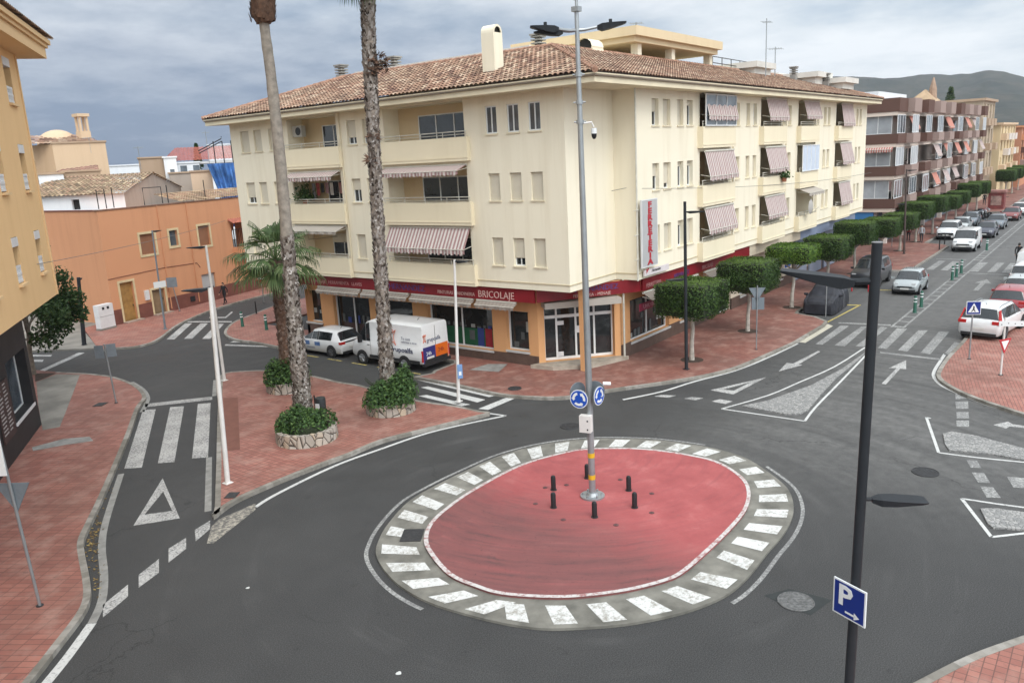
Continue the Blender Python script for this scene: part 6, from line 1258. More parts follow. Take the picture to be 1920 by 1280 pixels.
# ================================================================ trees and plants
def m_leaf(name, a, b, c, rough=.55, pale_top=False):
    n = NT(name); g = n.n('ShaderNodeNewGeometry'); col = n.ramp(g.outputs['Random Per Island'], ((.05, a), (.55, b), (.98, c)))
    if pale_top:
        s_ = n.n('ShaderNodeSeparateXYZ'); n.l(n.pos(), s_.inputs[0]); z_ = n.math('ADD', s_.outputs[2], n.math('MULTIPLY', n.noise(2.2, 3), .5)); col = n.mix(n.ramp(z_, ((.80, 0), (1.0, .75))) if False else n.math('MULTIPLY', n.math('SUBTRACT', z_, .78, None, True), 2.2, None, True), col, (.13, .205, .038))  # leaves turn paler yellow-green towards the crown top
    col = n.mix(n.ramp(n.noise(1.4, 3), ((.35, .0), (.7, .5))), col, b)
    n.set(n.b.inputs['Base Color'], col); n.b.inputs['Roughness'].default_value = rough; n.b.inputs['Specular IOR Level'].default_value = .3
    tr = n.n('ShaderNodeBsdfTranslucent'); n.l(col, tr.inputs[0]); ms = n.n('ShaderNodeMixShader'); ms.inputs[0].default_value = .22
    n.l(n.b.outputs[0], ms.inputs[1]); n.l(tr.outputs[0], ms.inputs[2]); n.l(ms.outputs[0], n.o.inputs[0]); return n.m
A_LEAF = m_leaf('clipped_leaves', (.016, .038, .009), (.034, .074, .014), (.082, .14, .025), pale_top=True); A_LEAFB = m_leaf('bright_clipped_leaves', (.035, .08, .012), (.08, .155, .02), (.16, .25, .035), pale_top=True); A_LEAFD = m_leaf('dark_tree_leaves', (.02, .045, .016), (.04, .08, .025), (.085, .13, .04))
A_SHRUB = m_leaf('shrub_leaves', (.022, .05, .016), (.05, .105, .028), (.12, .20, .055)); A_FROND = m_leaf('palm_fronds', (.05, .085, .03), (.085, .14, .045), (.17, .22, .10)); A_DRYF = m_leaf('dry_fronds', (.10, .07, .045), (.17, .12, .08), (.25, .19, .13), .9)
A_CORE = plain('dark_core', (.02, .028, .012), .95, .4, 6)  # dark tone of the added plant cores, also used on stems
A_BARK = plain('grey_bark', (.26, .22, .18), .9, .3, 5, bump=.5); A_PALMB = plain('palm_bark', (.24, .20, .165), .95, .4, 7, bump=.6, bscale=20); A_PALMD = plain('brown_palm_fibre', (.115, .065, .042), .95, .4, 6, bump=.6, bscale=20)
def m_stub():
    n = NT('palm_leaf_bases'); g = n.n('ShaderNodeNewGeometry'); return n.fin(n.ramp(g.outputs['Random Per Island'], ((.05, (.05, .038, .03)), (.4, (.20, .165, .14)), (.72, (.32, .285, .255)), (1, (.47, .44, .41)))), .95, 0, .15)
A_STUB = m_stub()
def leaves(mb, pts, size, rnd, flat=.0, m=0, asp=.55):
    for p, nrm in pts:
        p = Vector(p); d = Vector((rnd.gauss(0, 1), rnd.gauss(0, 1), rnd.gauss(0, 1)))
        if nrm is not None: d = d*.55+Vector(nrm)
        d.normalize(); a = d.cross(Vector((rnd.gauss(0, 1), rnd.gauss(0, 1), rnd.gauss(0, 1)))).normalized(); b = d.cross(a); s = size*rnd.uniform(.6, 1.3)
        mb.add((p-a*s, p-b*s*asp+d*s*.1, p+a*s, p+b*s*asp+d*s*.1), ((0, 1, 2, 3),), m)
def ficus_meshes(seed, n=4200, flat=1.0):
    rnd = random.Random(seed); mb = MB(); pts = []
    ax, ay, az = 1.56, 1.36, .83*flat
    for i in range(n):
        # superellipsoid shell with a ragged skin
        u = rnd.uniform(-1, 1); th = rnd.uniform(0, 2*math.pi); e = .30
        v = Vector((math.sqrt(1-u*u)*math.cos(th), math.sqrt(1-u*u)*math.sin(th), u)); sp = lambda t: math.copysign(abs(t)**e, t)
        m_ = max(abs(v.x), abs(v.y), abs(v.z)); q = v/m_; k = (abs(q.x)**12+abs(q.y)**12+abs(q.z)**10)**(-1/11); q = q*k
        dep = 1-abs(rnd.gauss(0, .05))-(.07*math.sin(q.x*7+seed)*math.sin(q.y*6+1.3*seed)*.6 if q.z < .6 else 0)
        if q.z < -.5 and rnd.random() < .25: continue
        pts.append(((q.x*ax*dep, q.y*ay*dep, q.z*az*dep), (v.x, v.y, v.z)))
    leaves(mb, pts, .056, rnd)
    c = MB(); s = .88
    c.box((-ax*s, -ay*s, -az*s*.95), (ax*s, ay*s, az*s));  # added solid box, dark as a shaded crown inside, blocks seeing through
    crown = mb; return crown, c
def make_ficus(seed, label, flat=1.0, n=9000, zc=3.1, lean=0.0):
    t = thing('clipped_street_tree', label, 'tree', (0, 0, 0), 0, 'box clipped trees along the right street pavement')
    cr, co = ficus_meshes(seed, n, flat)
    o = cr.build('crown', A_LEAFB if flat < .8 else A_LEAF, t, recalc=False, loc=(0, 0, zc)); co.build('dark_core', A_CORE, o)
    rnd = random.Random(seed); tr = MB(); tr.tube([(0, 0, 0), (.03+lean*.3, .02, .8), (.02+lean*.7, -.03, 1.5), (lean, 0, zc-.7)], (.13, .105, .10, .11), 8)
    for k in range(6): a = k*1.05+rnd.random(); tr.tube([(lean, 0, zc-1.15), (lean+.45*math.cos(a), .4*math.sin(a), zc-.8), (lean+1.1*math.cos(a), .95*math.sin(a), zc-.35)], (.07, .05, .03), 5)
    tr.build('trunk', plain('pale_limewashed_bark', (.42, .38, .33), .9, .3, 4, bump=.4) if not hasattr(make_ficus, 'b') else make_ficus.b, t, smooth=True); make_ficus.b = tr and bpy.data.materials['pale_limewashed_bark']
    pit = MB(); pit.prism([(.55*math.cos(i*math.pi/6), .55*math.sin(i*math.pi/6)) for i in range(12)], 0, .008); pit.build('tree_pit', A_SOIL, t); return t
fic = [make_ficus(1, 'dark broad box clipped tree next to the dark grey lamp post, nearest the shop corner'), make_ficus(2, 'box clipped tree behind the give way sign back, second from the shop corner', n=9000, lean=.1), make_ficus(3, 'bright green thin topped clipped tree on a pale forked trunk beside the covered car', .62, 8000, 3.35, .25)]
rest_l = ['clipped tree just beyond the bright thin topped one, above the covered car', 'clipped tree above the dark parked van, roof level with the striped awnings behind', 'clipped tree halfway along the cream building, behind the grey car', 'clipped tree close to the far end of the cream building', 'clipped tree at the very end of the cream building', 'clipped tree opposite the white van, first before the brown and pink block', 'clipped tree second along the brown and pink block', 'clipped tree third along the brown and pink block', 'clipped tree fourth along the brown and pink block', 'small distant clipped tree just before the red kiosk']
place = [(34.5, 16.0, 1.02, 0), (41.45, 15.95, 1, 1), (48.75, 16.0, 1, 2)]
for (x, y, s, k) in place: fic[k].location = (x, y, .12); fic[k].rotation_euler = (0, 0, .04*k)
fic[0].scale = (1.0, 1.0, .98); 
for i, lb in enumerate(rest_l):
    c = copy_tree(fic[(0, 1, 1, 0, 1, 0, 1, 0, 1, 1)[i]]); c.location = (55.95+7.15*i, 16+.1*math.sin(i*2), .12); c.rotation_euler = (0, 0, (0, math.pi)[i % 2]+.05*math.sin(i)); c.scale = (1.0, 1, .93+.08*math.sin(i*1.7)); c['label'] = lb
for i, lb in enumerate(['distant clipped tree just past the red kiosk', 'distant clipped tree second past the red kiosk', 'farthest clipped tree at the right edge of the picture']):
    c = copy_tree(fic[i % 2]); c.location = (146+8.5*i, 15.6, .12); c.scale = (1.15, 1, 1.05); c['label'] = lb; c.rotation_euler = (0, 0, math.pi*(i % 2))

# leafy tree beside the black shop
t = thing('leafy_street_tree', 'dark green leafy tree growing behind the corner of the yellow building', 'tree', (16.9, 45.3, 0)); rnd = random.Random(8)
tr = MB(); tr.tube([(0, 0, 0), (.05, .1, 1.3), (.15, 0, 2.4), (.2, .1, 3.6)], (.16, .13, .11, .08), 8); limbs = []
for k in range(9):
    a = k*2.4; L = rnd.uniform(1.2, 2.6); z = rnd.uniform(1.8, 3.2); e = Vector((.15+L*math.cos(a), L*math.sin(a), z+rnd.uniform(.2, 2.2))); limbs.append(e); tr.tube([(.12, 0, z), ((.12+e.x)/2, e.y/2, z+.5), e], (.06, .045, .015), 5)
tr.build('trunk', A_BARK, t, smooth=True); mb = MB(); cl = limbs+[Vector((.2, 0, 4.9)), Vector((.6, -.7, 5.7)), Vector((1.5, -1.2, 5.0)), Vector((1.9, -1.6, 4.0)), Vector((.9, -1.6, 3.2)), Vector((.2, .3, 6.4)), Vector((1.1, -.3, 6.6)), Vector((2.3, -1.0, 3.1)), Vector((-.7, .4, 3.9)), Vector((.9, -.5, 4.3)), Vector((1.6, -.6, 3.0)), Vector((-1.2, -.9, 2.7)), Vector((.3, -1.6, 2.2)), Vector((-.4, 1.4, 3.2)), Vector((2.0, .3, 3.7)), Vector((.6, -.3, 5.3))]
for c in cl:
    r = rnd.uniform(.5, .95); pts = []
    for i in range(460):
        d = Vector((rnd.gauss(0, 1), rnd.gauss(0, 1), rnd.gauss(0, .7))).normalized()*r*rnd.random()**.45; pts.append((c+d, None))
    leaves(mb, pts, .11, rnd)
mb.build('crown', A_LEAFD, t, recalc=False)

# ---- palms in stone planters
def m_stonewall():
    n = NT('crazy_stone_wall'); p = n.pos(scale=(1, 1, .55)); v = n.n('ShaderNodeTexVoronoi', feature='DISTANCE_TO_EDGE'); v.inputs['Scale'].default_value = 4.7; n.l(p, v.inputs['Vector']); v2 = n.n('ShaderNodeTexVoronoi'); v2.inputs['Scale'].default_value = 4.7; n.l(p, v2.inputs['Vector'])
    s = n.n('ShaderNodeSeparateColor'); n.l(v2.outputs['Color'], s.inputs[0]); c = n.ramp(s.outputs[0], ((.1, (.38, .34, .29)), (.5, (.47, .43, .38)), (.9, (.52, .42, .31))))
    n.bump(n.ramp(v.outputs['Distance'], ((0, 0), (.1, 1))), .9, .04); c = n.mix(n.noise(7, 4), c, n.mix(.5, c, (.2, .18, .15)))
    return n.fin(n.mix(n.ramp(v.outputs['Distance'], ((.015, 1), (.05, 0))), c, (.07, .06, .05)), .9, 0, .2)
A_STW = m_stonewall()
def planter(label, cx, cy, r, seed, h=.46):
    t = thing('stone_planter', label, 'planter', (cx, cy, .12), 0, 'round stone planters under the palms'); mb = MB(); N = 40; rnd = random.Random(seed)
    ro_ = [r*(1+.012*math.sin(i*2.1)) for i in range(N)]
    for i in range(N):
        j = (i+1) % N; a, b = 2*math.pi*i/N, 2*math.pi*j/N; P = lambda R, an, z: (R*math.cos(an), R*math.sin(an), z)
        z0_, z1_ = h+.015*math.sin(i*3.3), h+.015*math.sin(j*3.3)
        mb.quad(P(ro_[i]*1.02, a, 0), P(ro_[j]*1.02, b, 0), P(ro_[j], b, z1_), P(ro_[i], a, z0_)); mb.quad(P(ro_[i], a, z0_), P(ro_[j], b, z1_), P(ro_[j]-.2, b, z1_), P(ro_[i]-.2, a, z0_)); mb.quad(P(ro_[i]-.2, a, z0_), P(ro_[j]-.2, b, z1_), P(ro_[j]-.2, b, .1), P(ro_[i]-.2, a, .1))
    mb.build('stone_wall', A_STW, t); s = MB(); s.prism([((r-.19)*math.cos(2*math.pi*i/24), (r-.19)*math.sin(2*math.pi*i/24)) for i in range(24)], .1, h-.12); s.build('soil', A_SOIL, t); return t
def shrub(label, cx, cy, r, h, seed, n=3400):
    rnd = random.Random(seed); t = thing('planter_shrub', label, 'shrub', (cx, cy, .5), 0, 'shrubs filling the round planters'); mb = MB(); pts = []
    bl = [(r*.72*math.sqrt(rnd.random())*math.cos(a), r*.72*math.sin(a)*math.sqrt(rnd.random()), rnd.uniform(.32, .55)*r, rnd.uniform(.55, 1.05)) for a in [rnd.uniform(0, 6.28) for _ in range(15)]]
    for i in range(n):
        bx, by, br, bh = bl[i % 15]; d = Vector((rnd.gauss(0, 1), rnd.gauss(0, 1), rnd.gauss(0, 1))).normalized()*rnd.uniform(.75, 1.05); d.z = abs(d.z)
        pts.append(((bx+d.x*br, by+d.y*br, .02+d.z*h*bh*.8), (d.x, d.y, d.z*1.2+.3)))
    leaves(mb, pts, .07, rnd); mb.build('foliage', A_SHRUB, t, recalc=False)
    st = MB()
    for k in range(10): a = rnd.uniform(0, 6.28); st.tube([(0, 0, -.1), (.4*r*math.cos(a), .4*r*math.sin(a), .3*h), (.8*r*math.cos(a), .8*r*math.sin(a), .6*h)], (.03, .02, .01), 5)
    st.build('stems', A_CORE, t)
    co = MB(); co.tube([(0, 0, -.1), (0, 0, h*.2), (0, 0, h*.36)], (r*.66, r*.6, r*.25), 14); co.build('dark_core', A_CORE, t); return t  # added solid core, coloured dark like the shaded depth of the shrub
planter('round stone planter nearest the roundabout, at the front of the triangle', 17.72, 23.75, 1.12, 1); planter('round stone planter beside the tall shaggy palm, right of the others', 21.75, 23.4, 1.0, 2); planter('round stone planter at the back of the triangle by the street', 21.75, 30.1, .98, 3)
PA = (18.2, 24.4); 
shrub('low green shrub with a gap, in the planter nearest the roundabout', 17.72, 23.75, 1.15, .98, 4, 5200); shrub('tall dense green shrub in the right hand planter', 21.75, 23.4, 1.2, 1.75, 5, 6500); shrub('dark green shrub in the back planter under the leaning palm', 21.75, 30.1, 1.12, 1.45, 6, 5200)
def palm_trunk(name_mat, path, rads, rnd, stub_lo, stub_hi, ns, parent, stubm, ssz=.1, up=True):
    mb = MB(); P = catmull(path, 8); R = [rads[0]]*len(P)
    for i in range(len(P)):
        f = i/(len(P)-1)*(len(rads)-1); k = min(int(f), len(rads)-2); R[i] = (rads[k]*(1-(f-k))+rads[k+1]*(f-k))*(1+.035*math.sin(i*2.3)+.02*math.sin(i*5.1))
    mb.tube(P, R, 14); o = mb.build('trunk', name_mat, parent, smooth=True, sharp=80)
    st = MB()
    for i in range(ns):
        f = rnd.uniform(stub_lo, stub_hi); x = f*(len(P)-1); k = min(int(x), len(P)-2); c = P[k].lerp(P[k+1], x-k); r = R[k]; a = rnd.uniform(0, 6.283); d = Vector((math.cos(a), math.sin(a), 0)); tz = Vector((0, 0, 1)); s = ssz*rnd.uniform(.6, 1.5); sd_ = d.cross(tz)
        b = c+d*r*.97; tip = b+d*s*rnd.uniform(.25, .6)+tz*s*rnd.uniform(.6, 1.4)*(1 if rnd.random() < .75 else -1)
        st.add((b-sd_*s*.5-tz*s*.3, b+sd_*s*.5-tz*s*.3, tip+sd_*s*.22, tip-sd_*s*.22, b+tz*s*.35), ((0, 1, 2, 3), (0, 3, 4), (1, 4, 2)))
    st.build('leaf_bases', stubm, o, recalc=False); return o, P, R
def fan_frond(mb, base, direction, petiole, fan, rnd, droop=.5, m=0, nl=30, spread=1.45, ms=None):
    """petiole and a fan of narrow segments, pleated and drooping at the tips"""
    d = Vector(direction).normalized(); side = d.cross(Vector((0, 0, 1))); side = side.normalized() if side.length > .1 else Vector((1, 0, 0)); upv = side.cross(d).normalized()
    p0 = Vector(base); p1 = p0+d*petiole*.55+Vector((0, 0, .05*petiole)); p2 = p0+d*petiole-Vector((0, 0, .10*petiole)); mb.tube([p0, p1, p2], (.03, .022, .016), 4, m if ms is None else ms, False)
    d2 = (p2-p1).normalized()
    for i in range(nl):
        a = -spread+2*spread*i/(nl-1); ld = (d2*math.cos(a)+side*math.sin(a)).normalized(); L = fan*(.72+.28*math.cos(a))*rnd.uniform(.88, 1.08); w_ = .034*fan; c = side*math.cos(a)-d2*math.sin(a)
        q0 = p2+upv*.0; q1 = q0+ld*L*.5+upv*(.06*math.cos(a*9)-.02); q2 = q1+ld*L*.35-Vector((0, 0, droop*L*.24)); q3 = q2+ld*L*.08-Vector((0, 0, droop*L*.48*rnd.uniform(.7, 1.25)))
        mb.add((q0-c*w_*.3, q0+c*w_*.3, q1+c*w_, q1-c*w_), ((0, 1, 2, 3),), m); mb.add((q1-c*w_, q1+c*w_, q2+c*w_*.6, q2-c*w_*.6), ((0, 1, 2, 3),), m); mb.add((q2-c*w_*.6, q2+c*w_*.6, q3), ((0, 1, 2),), m)
def crown(parent, top, n, rnd, pet, fan, m, elr=(-.5, 1.2), droop=.5, name='frond', each=True):
    for i in range(n):
        a = i*2.399+rnd.uniform(-.2, .2); el = elr[1]-(elr[1]-elr[0])*(i/(n-1))**.9+rnd.uniform(-.1, .1); mb = MB()
        fan_frond(mb, top, (math.cos(a)*math.cos(el), math.sin(a)*math.cos(el), math.sin(el)), pet*rnd.uniform(.85, 1.1), fan*rnd.uniform(.85, 1.1), rnd, droop); mb.build(name, m, parent, recalc=False)
rnd = random.Random(21)
dist = lambda p: math.hypot(*p)
def palm_path(px, D, z0): pts = [at_dist(x, y, D) for x, y in px]; return pts
# palm A: slender, smooth above, shaggy below, brown skirt at the top
pA = thing('tall_palm', 'tall leaning palm with smooth grey upper trunk, in the planter nearest the roundabout', 'palm', (18.3, 24.35, .4)); pA['world_kids'] = 1
ptsA = palm_path([(572, 800), (562, 700), (548, 560), (528, 330), (509, 150), (495, 40), (490, -60)], 30.9, .3)
oA, P, R = palm_trunk(plain('ringed_palm_bark', (.25, .22, .185), .95, .3, 5, bump=.5, bscale=14), ptsA, (.35, .31, .235, .205, .185, .17, .18), rnd, .0, .42, 2400, pA, A_STUB, .105)
bt = MB(); top = at_dist(494, 44, 30.9); tp2 = at_dist(490, -120, 30.9); pth = [top+(tp2-top)*f for f in (0, .08, .35, .7, 1)]; bt.tube(pth, (.25, .40, .42, .46, .4), 14)
for i in range(420):
    f = rnd.random(); c = top+(tp2-top)*f; a = rnd.uniform(0, 6.28); d = Vector((math.cos(a), math.sin(a), 0)); s = rnd.uniform(.06, .14); b = c+d*.40; sd_ = d.cross(Vector((0, 0, 1))); bt.add((b-sd_*s, b+sd_*s, b+d*.08+Vector((0, 0, s*2.2))), ((0, 1, 2),))
bt.build('fibre_skirt', A_PALMD, pA, recalc=False)
crown(pA, tp2+Vector((0, 0, .3)), 26, rnd, 1.3, 1.2, A_FROND, (-.2, 1.3))
# palm B: stout shaggy trunk
pB = thing('tall_palm', 'tall stout palm with rough shaggy trunk its whole length, in the right hand planter', 'palm', (25.1, 27.1, .4)); pB['world_kids'] = 1
DB = math.hypot(22.2, 23.9)
ptsB = palm_path([(728, 735), (722, 640), (713, 500), (705, 350), (697, 190), (691, 60), (688, -100)], DB, .3)
oB, P, R = palm_trunk(A_PALMB, ptsB, (.31, .265, .24, .23, .235, .25, .26), rnd, 0, 1, 4200, pB, A_STUB, .105)
hb = MB(); c0 = at_dist(712, 115, DB)
for i in range(130):
    c = at_dist(697+rnd.uniform(-6, 30), 100+rnd.uniform(0, 38), DB-.25); s = rnd.uniform(.05, .12); d = Vector((rnd.gauss(0, 1), rnd.gauss(0, 1), rnd.gauss(0, 1))).normalized(); e = d.orthogonal().normalized(); hb.add((c-e*s, c+e*s, c+d*s*2.4), ((0, 1, 2),))
hb.build('dead_fronds', A_PALMD, pB, recalc=False)
for yy in (255, 300): 
    sk = MB(); c = at_dist(700 if yy == 255 else 695, yy, DB-.2)
    for i in range(40): d = Vector((rnd.gauss(0, 1), rnd.gauss(0, 1), rnd.gauss(0, .4))).normalized(); e = d.orthogonal().normalized(); q = c+d*.12; sk.add((q-e*.05, q+e*.05, q+d*rnd.uniform(.15, .32)), ((0, 1, 2),))
    sk.build('dead_fronds', A_PALMD, pB, recalc=False)
topB = ptsB[-1]+Vector((0, 0, .2)); crown(pB, topB, 34, rnd, 1.15, 1.15, A_FROND, (-.75, 1.3), .6)
# palm C: short, brown trunk, green fan crown
pC = thing('short_palm', 'short palm with brown fibrous trunk and a full green fan crown, in the back planter', 'palm', (21.75, 30.1, .4)); pC['world_kids'] = 1
DC = math.hypot(21.9, 30.2); ptsC = palm_path([(541, 700), (536, 640), (527, 570), (519, 520), (517, 490)], DC, .3)
oC, P, R = palm_trunk(A_PALMD, ptsC, (.36, .33, .30, .28, .22), rnd, 0, .98, 1100, pC, plain('brown_leaf_bases', (.16, .11, .085), .95, .5, 9), .11)
tC = at_dist(516, 488, DC); crown(pC, tC, 22, rnd, 1.15, 1.2, A_FROND, (-.42, 1.35), .7); rnd = random.Random(5)
# balcony plants and far trees
def small_plant(name, label, loc, r, h, seed, n=220, m=None):
    rnd = random.Random(seed); t = thing(name, label, 'plant', loc); mb = MB(); leaves(mb, [((rnd.gauss(0, r*.5), rnd.gauss(0, r*.5), .25+abs(rnd.gauss(0, h*.45))), None) for _ in range(n)], .09, rnd); mb.build('foliage', m or A_SHRUB, t, recalc=False); p = MB(); p.tube([(0, 0, 0), (0, 0, .28)], (.13, .17), 10); p.build('pot', plain('terracotta_pot', (.35, .14, .08), .8, .15, 3) if 'terracotta_pot' not in bpy.data.materials else bpy.data.materials['terracotta_pot'], t); return t
small_plant('balcony_plant', 'bushy green plant on the middle balcony with laundry behind it', (29.45, 37.2, 8.0), .5, .9, 1, 420); small_plant('balcony_plant', 'trailing green plant hanging from a right facade balcony railing', (51.6, 17.62, 7.6), .35, .5, 2)
def conifer(label, x, y, D, h, seed, wd=.22):
    rnd = random.Random(seed); b = at_dist(x, y, D); t = thing('distant_conifer', label, 'tree', (b.x, b.y, b.z-h)); tr = MB(); tr.tube([(0, 0, -4), (0, 0, h)], (.2, .05), 6); tr.build('trunk', A_BARK, t); mb = MB(); pts = []
    for i in range(700): f = rnd.random()**.7; r = h*wd*(1-f*.85)*rnd.random()**.5; a = rnd.uniform(0, 6.28); pts.append(((r*math.cos(a), r*math.sin(a), h*f), None))
    leaves(mb, pts, .28, rnd); mb.build('crown', A_LEAFD, t, recalc=False)
conifer('small dark conifer on the skyline over the red tiled roof', 367, 270, 140, 4, 1); conifer('dark rounded conifer behind the brown and pink block', 1783, 164, 200, 7.5, 2, .3)
# ================================================================ vehicles
def paint(name, c, rough=.28, dusty=.12):
    n = NT(name); s = n.n('ShaderNodeSeparateXYZ'); n.l(n.pos(), s.inputs[0]); d = n.noise(2.2, 5, .6)
    low = n.n('ShaderNodeMapRange'); n.l(s.outputs[2], low.inputs[0]); low.inputs[1].default_value = .75; low.inputs[2].default_value = .2
    f = n.math('ADD', n.math('MULTIPLY', low.outputs[0], .3), n.math('MULTIPLY', n.ramp(d, ((.45, 0), (.75, 1))), dusty)); col = n.mix(f, c, (.22, .20, .175))
    n.b.inputs['Coat Weight'].default_value = .6; n.b.inputs['Coat Roughness'].default_value = .08
    return n.fin(col, n.math('ADD', rough, n.math('MULTIPLY', f, .5)), 0, .5)
V_WHITE = paint('white_car_paint', (.68, .69, .69)); V_SILVER = paint('silver_car_paint', (.36, .40, .41), .25); V_RED = paint('red_car_paint', (.30, .015, .025)); V_DRED = paint('dark_red_car_paint', (.20, .025, .025)); V_NAVY = paint('navy_car_paint', (.03, .035, .06)); V_GREYB = paint('blue_grey_car_paint', (.14, .17, .20)); V_DARK = paint('charcoal_car_paint', (.018, .02, .025), .3, .06); V_LSIL = paint('pale_silver_car_paint', (.45, .48, .48))
V_GLASS = glassy('car_glass', (.018, .022, .025), .04); V_TYRE = plain('tyre_rubber', (.018, .018, .018), .8, .2, 6); V_RIM = plain('alloy_rim', (.30, .31, .32), .35, .1, 5, metal=.7); V_RIMD = plain('dark_rim', (.09, .09, .095), .45, .1, 5, metal=.5)
V_TRIM = plain('black_car_trim', (.022, .022, .023), .55, .15, 4); V_HL = plain('headlight_glass', (.55, .57, .58), .12, .1, 8); V_TL = plain('taillight_red', (.42, .02, .018), .2, .15, 8); V_PLATE = plain('number_plate_white', (.6, .6, .57), .5, .05)
KINDS = {  # stations: (x, zsill, belt, top, wbelt, wtop, side, roof) for the interval to the NEXT station; x in half lengths, z in heights
 'hatch': [(-1, .36, .50, .51, .80, .74, 'b', 'b'), (-.965, .18, .585, .60, .93, .84, 'b', 'b'), (-.93, .17, .625, .66, .955, .82, 'b', 'r'), (-.76, .16, .64, .955, .975, .70, 'b', 'b'), (-.62, .15, .64, .985, .985, .71, 'g', 'b'), (-.10, .15, .63, 1.0, 1.0, .73, 'p', 'b'), (-.05, .15, .63, 1.0, 1.0, .73, 'g', 'b'), (.16, .15, .625, .975, 1.0, .71, 'g', 'w'), (.52, .15, .61, .645, .985, .86, 'b', 'b'), (.80, .16, .56, .585, .95, .82, 'b', 'b'), (.94, .18, .47, .50, .88, .76, 'b', 'b'), (1, .30, .36, .40, .74, .66, 'b', 'b')],
 'suv': [(-1, .36, .52, .53, .86, .78, 'b', 'b'), (-.97, .19, .60, .61, .95, .88, 'b', 'b'), (-.945, .18, .64, .66, .965, .86, 'b', 'r'), (-.83, .17, .65, .955, .98, .74, 'b', 'b'), (-.72, .17, .65, .99, .985, .75, 'g', 'b'), (-.36, .16, .645, 1.0, .99, .76, 'p', 'b'), (-.32, .16, .645, 1.0, .99, .76, 'g', 'b'), (.02, .16, .64, .995, 1, .76, 'p', 'b'), (.06, .16, .64, .99, 1, .76, 'g', 'b'), (.2, .16, .635, .965, 1, .74, 'g', 'w'), (.5, .16, .62, .65, .99, .88, 'b', 'b'), (.86, .17, .575, .60, .96, .84, 'b', 'b'), (.96, .19, .48, .51, .9, .8, 'b', 'b'), (1, .3, .38, .42, .8, .72, 'b', 'b')],
 'city': [(-1, .34, .50, .51, .78, .7, 'b', 'b'), (-.95, .18, .60, .62, .92, .82, 'b', 'r'), (-.78, .16, .62, .93, .96, .70, 'b', 'b'), (-.58, .15, .62, .985, .98, .72, 'g', 'b'), (-.05, .15, .615, 1, 1, .74, 'p', 'b'), (.0, .15, .615, 1, 1, .74, 'g', 'b'), (.26, .15, .61, .965, 1, .72, 'g', 'w'), (.62, .15, .59, .625, .97, .84, 'b', 'b'), (.86, .16, .53, .56, .92, .8, 'b', 'b'), (.96, .19, .44, .47, .84, .74, 'b', 'b'), (1, .3, .36, .39, .7, .62, 'b', 'b')],
 'smallvan': [(-1, .2, .56, .93, .95, .82, 'b', 'b'), (-.98, .17, .57, .985, .97, .84, 'b', 'b'), (-.4, .16, .575, 1, 1, .85, 'b', 'b'), (.0, .16, .57, 1, 1, .85, 'g', 'b'), (.3, .16, .565, .985, 1, .83, 'g', 'w'), (.62, .16, .55, .60, .98, .88, 'b', 'b'), (.86, .17, .49, .53, .94, .84, 'b', 'b'), (.96, .19, .42, .46, .86, .78, 'b', 'b'), (1, .28, .34, .38, .76, .7, 'b', 'b')],
 'van': [(-1, .17, .52, .95, .96, .86, 'b', 'b'), (-.985, .16, .53, .99, .98, .88, 'b', 'b'), (-.3, .15, .53, 1.0, 1.0, .9, 'b', 'b'), (.36, .15, .53, 1.0, 1.0, .9, 'b', 'b'), (.40, .15, .53, .995, 1.0, .89, 'g', 'b'), (.52, .15, .53, .955, 1.0, .87, 'g', 'w'), (.80, .15, .525, .57, .97, .84, 'b', 'b'), (.93, .16, .47, .51, .93, .82, 'b', 'b'), (.985, .17, .36, .41, .88, .8, 'b', 'b'), (1, .24, .3, .34, .8, .74, 'b', 'b')],
}
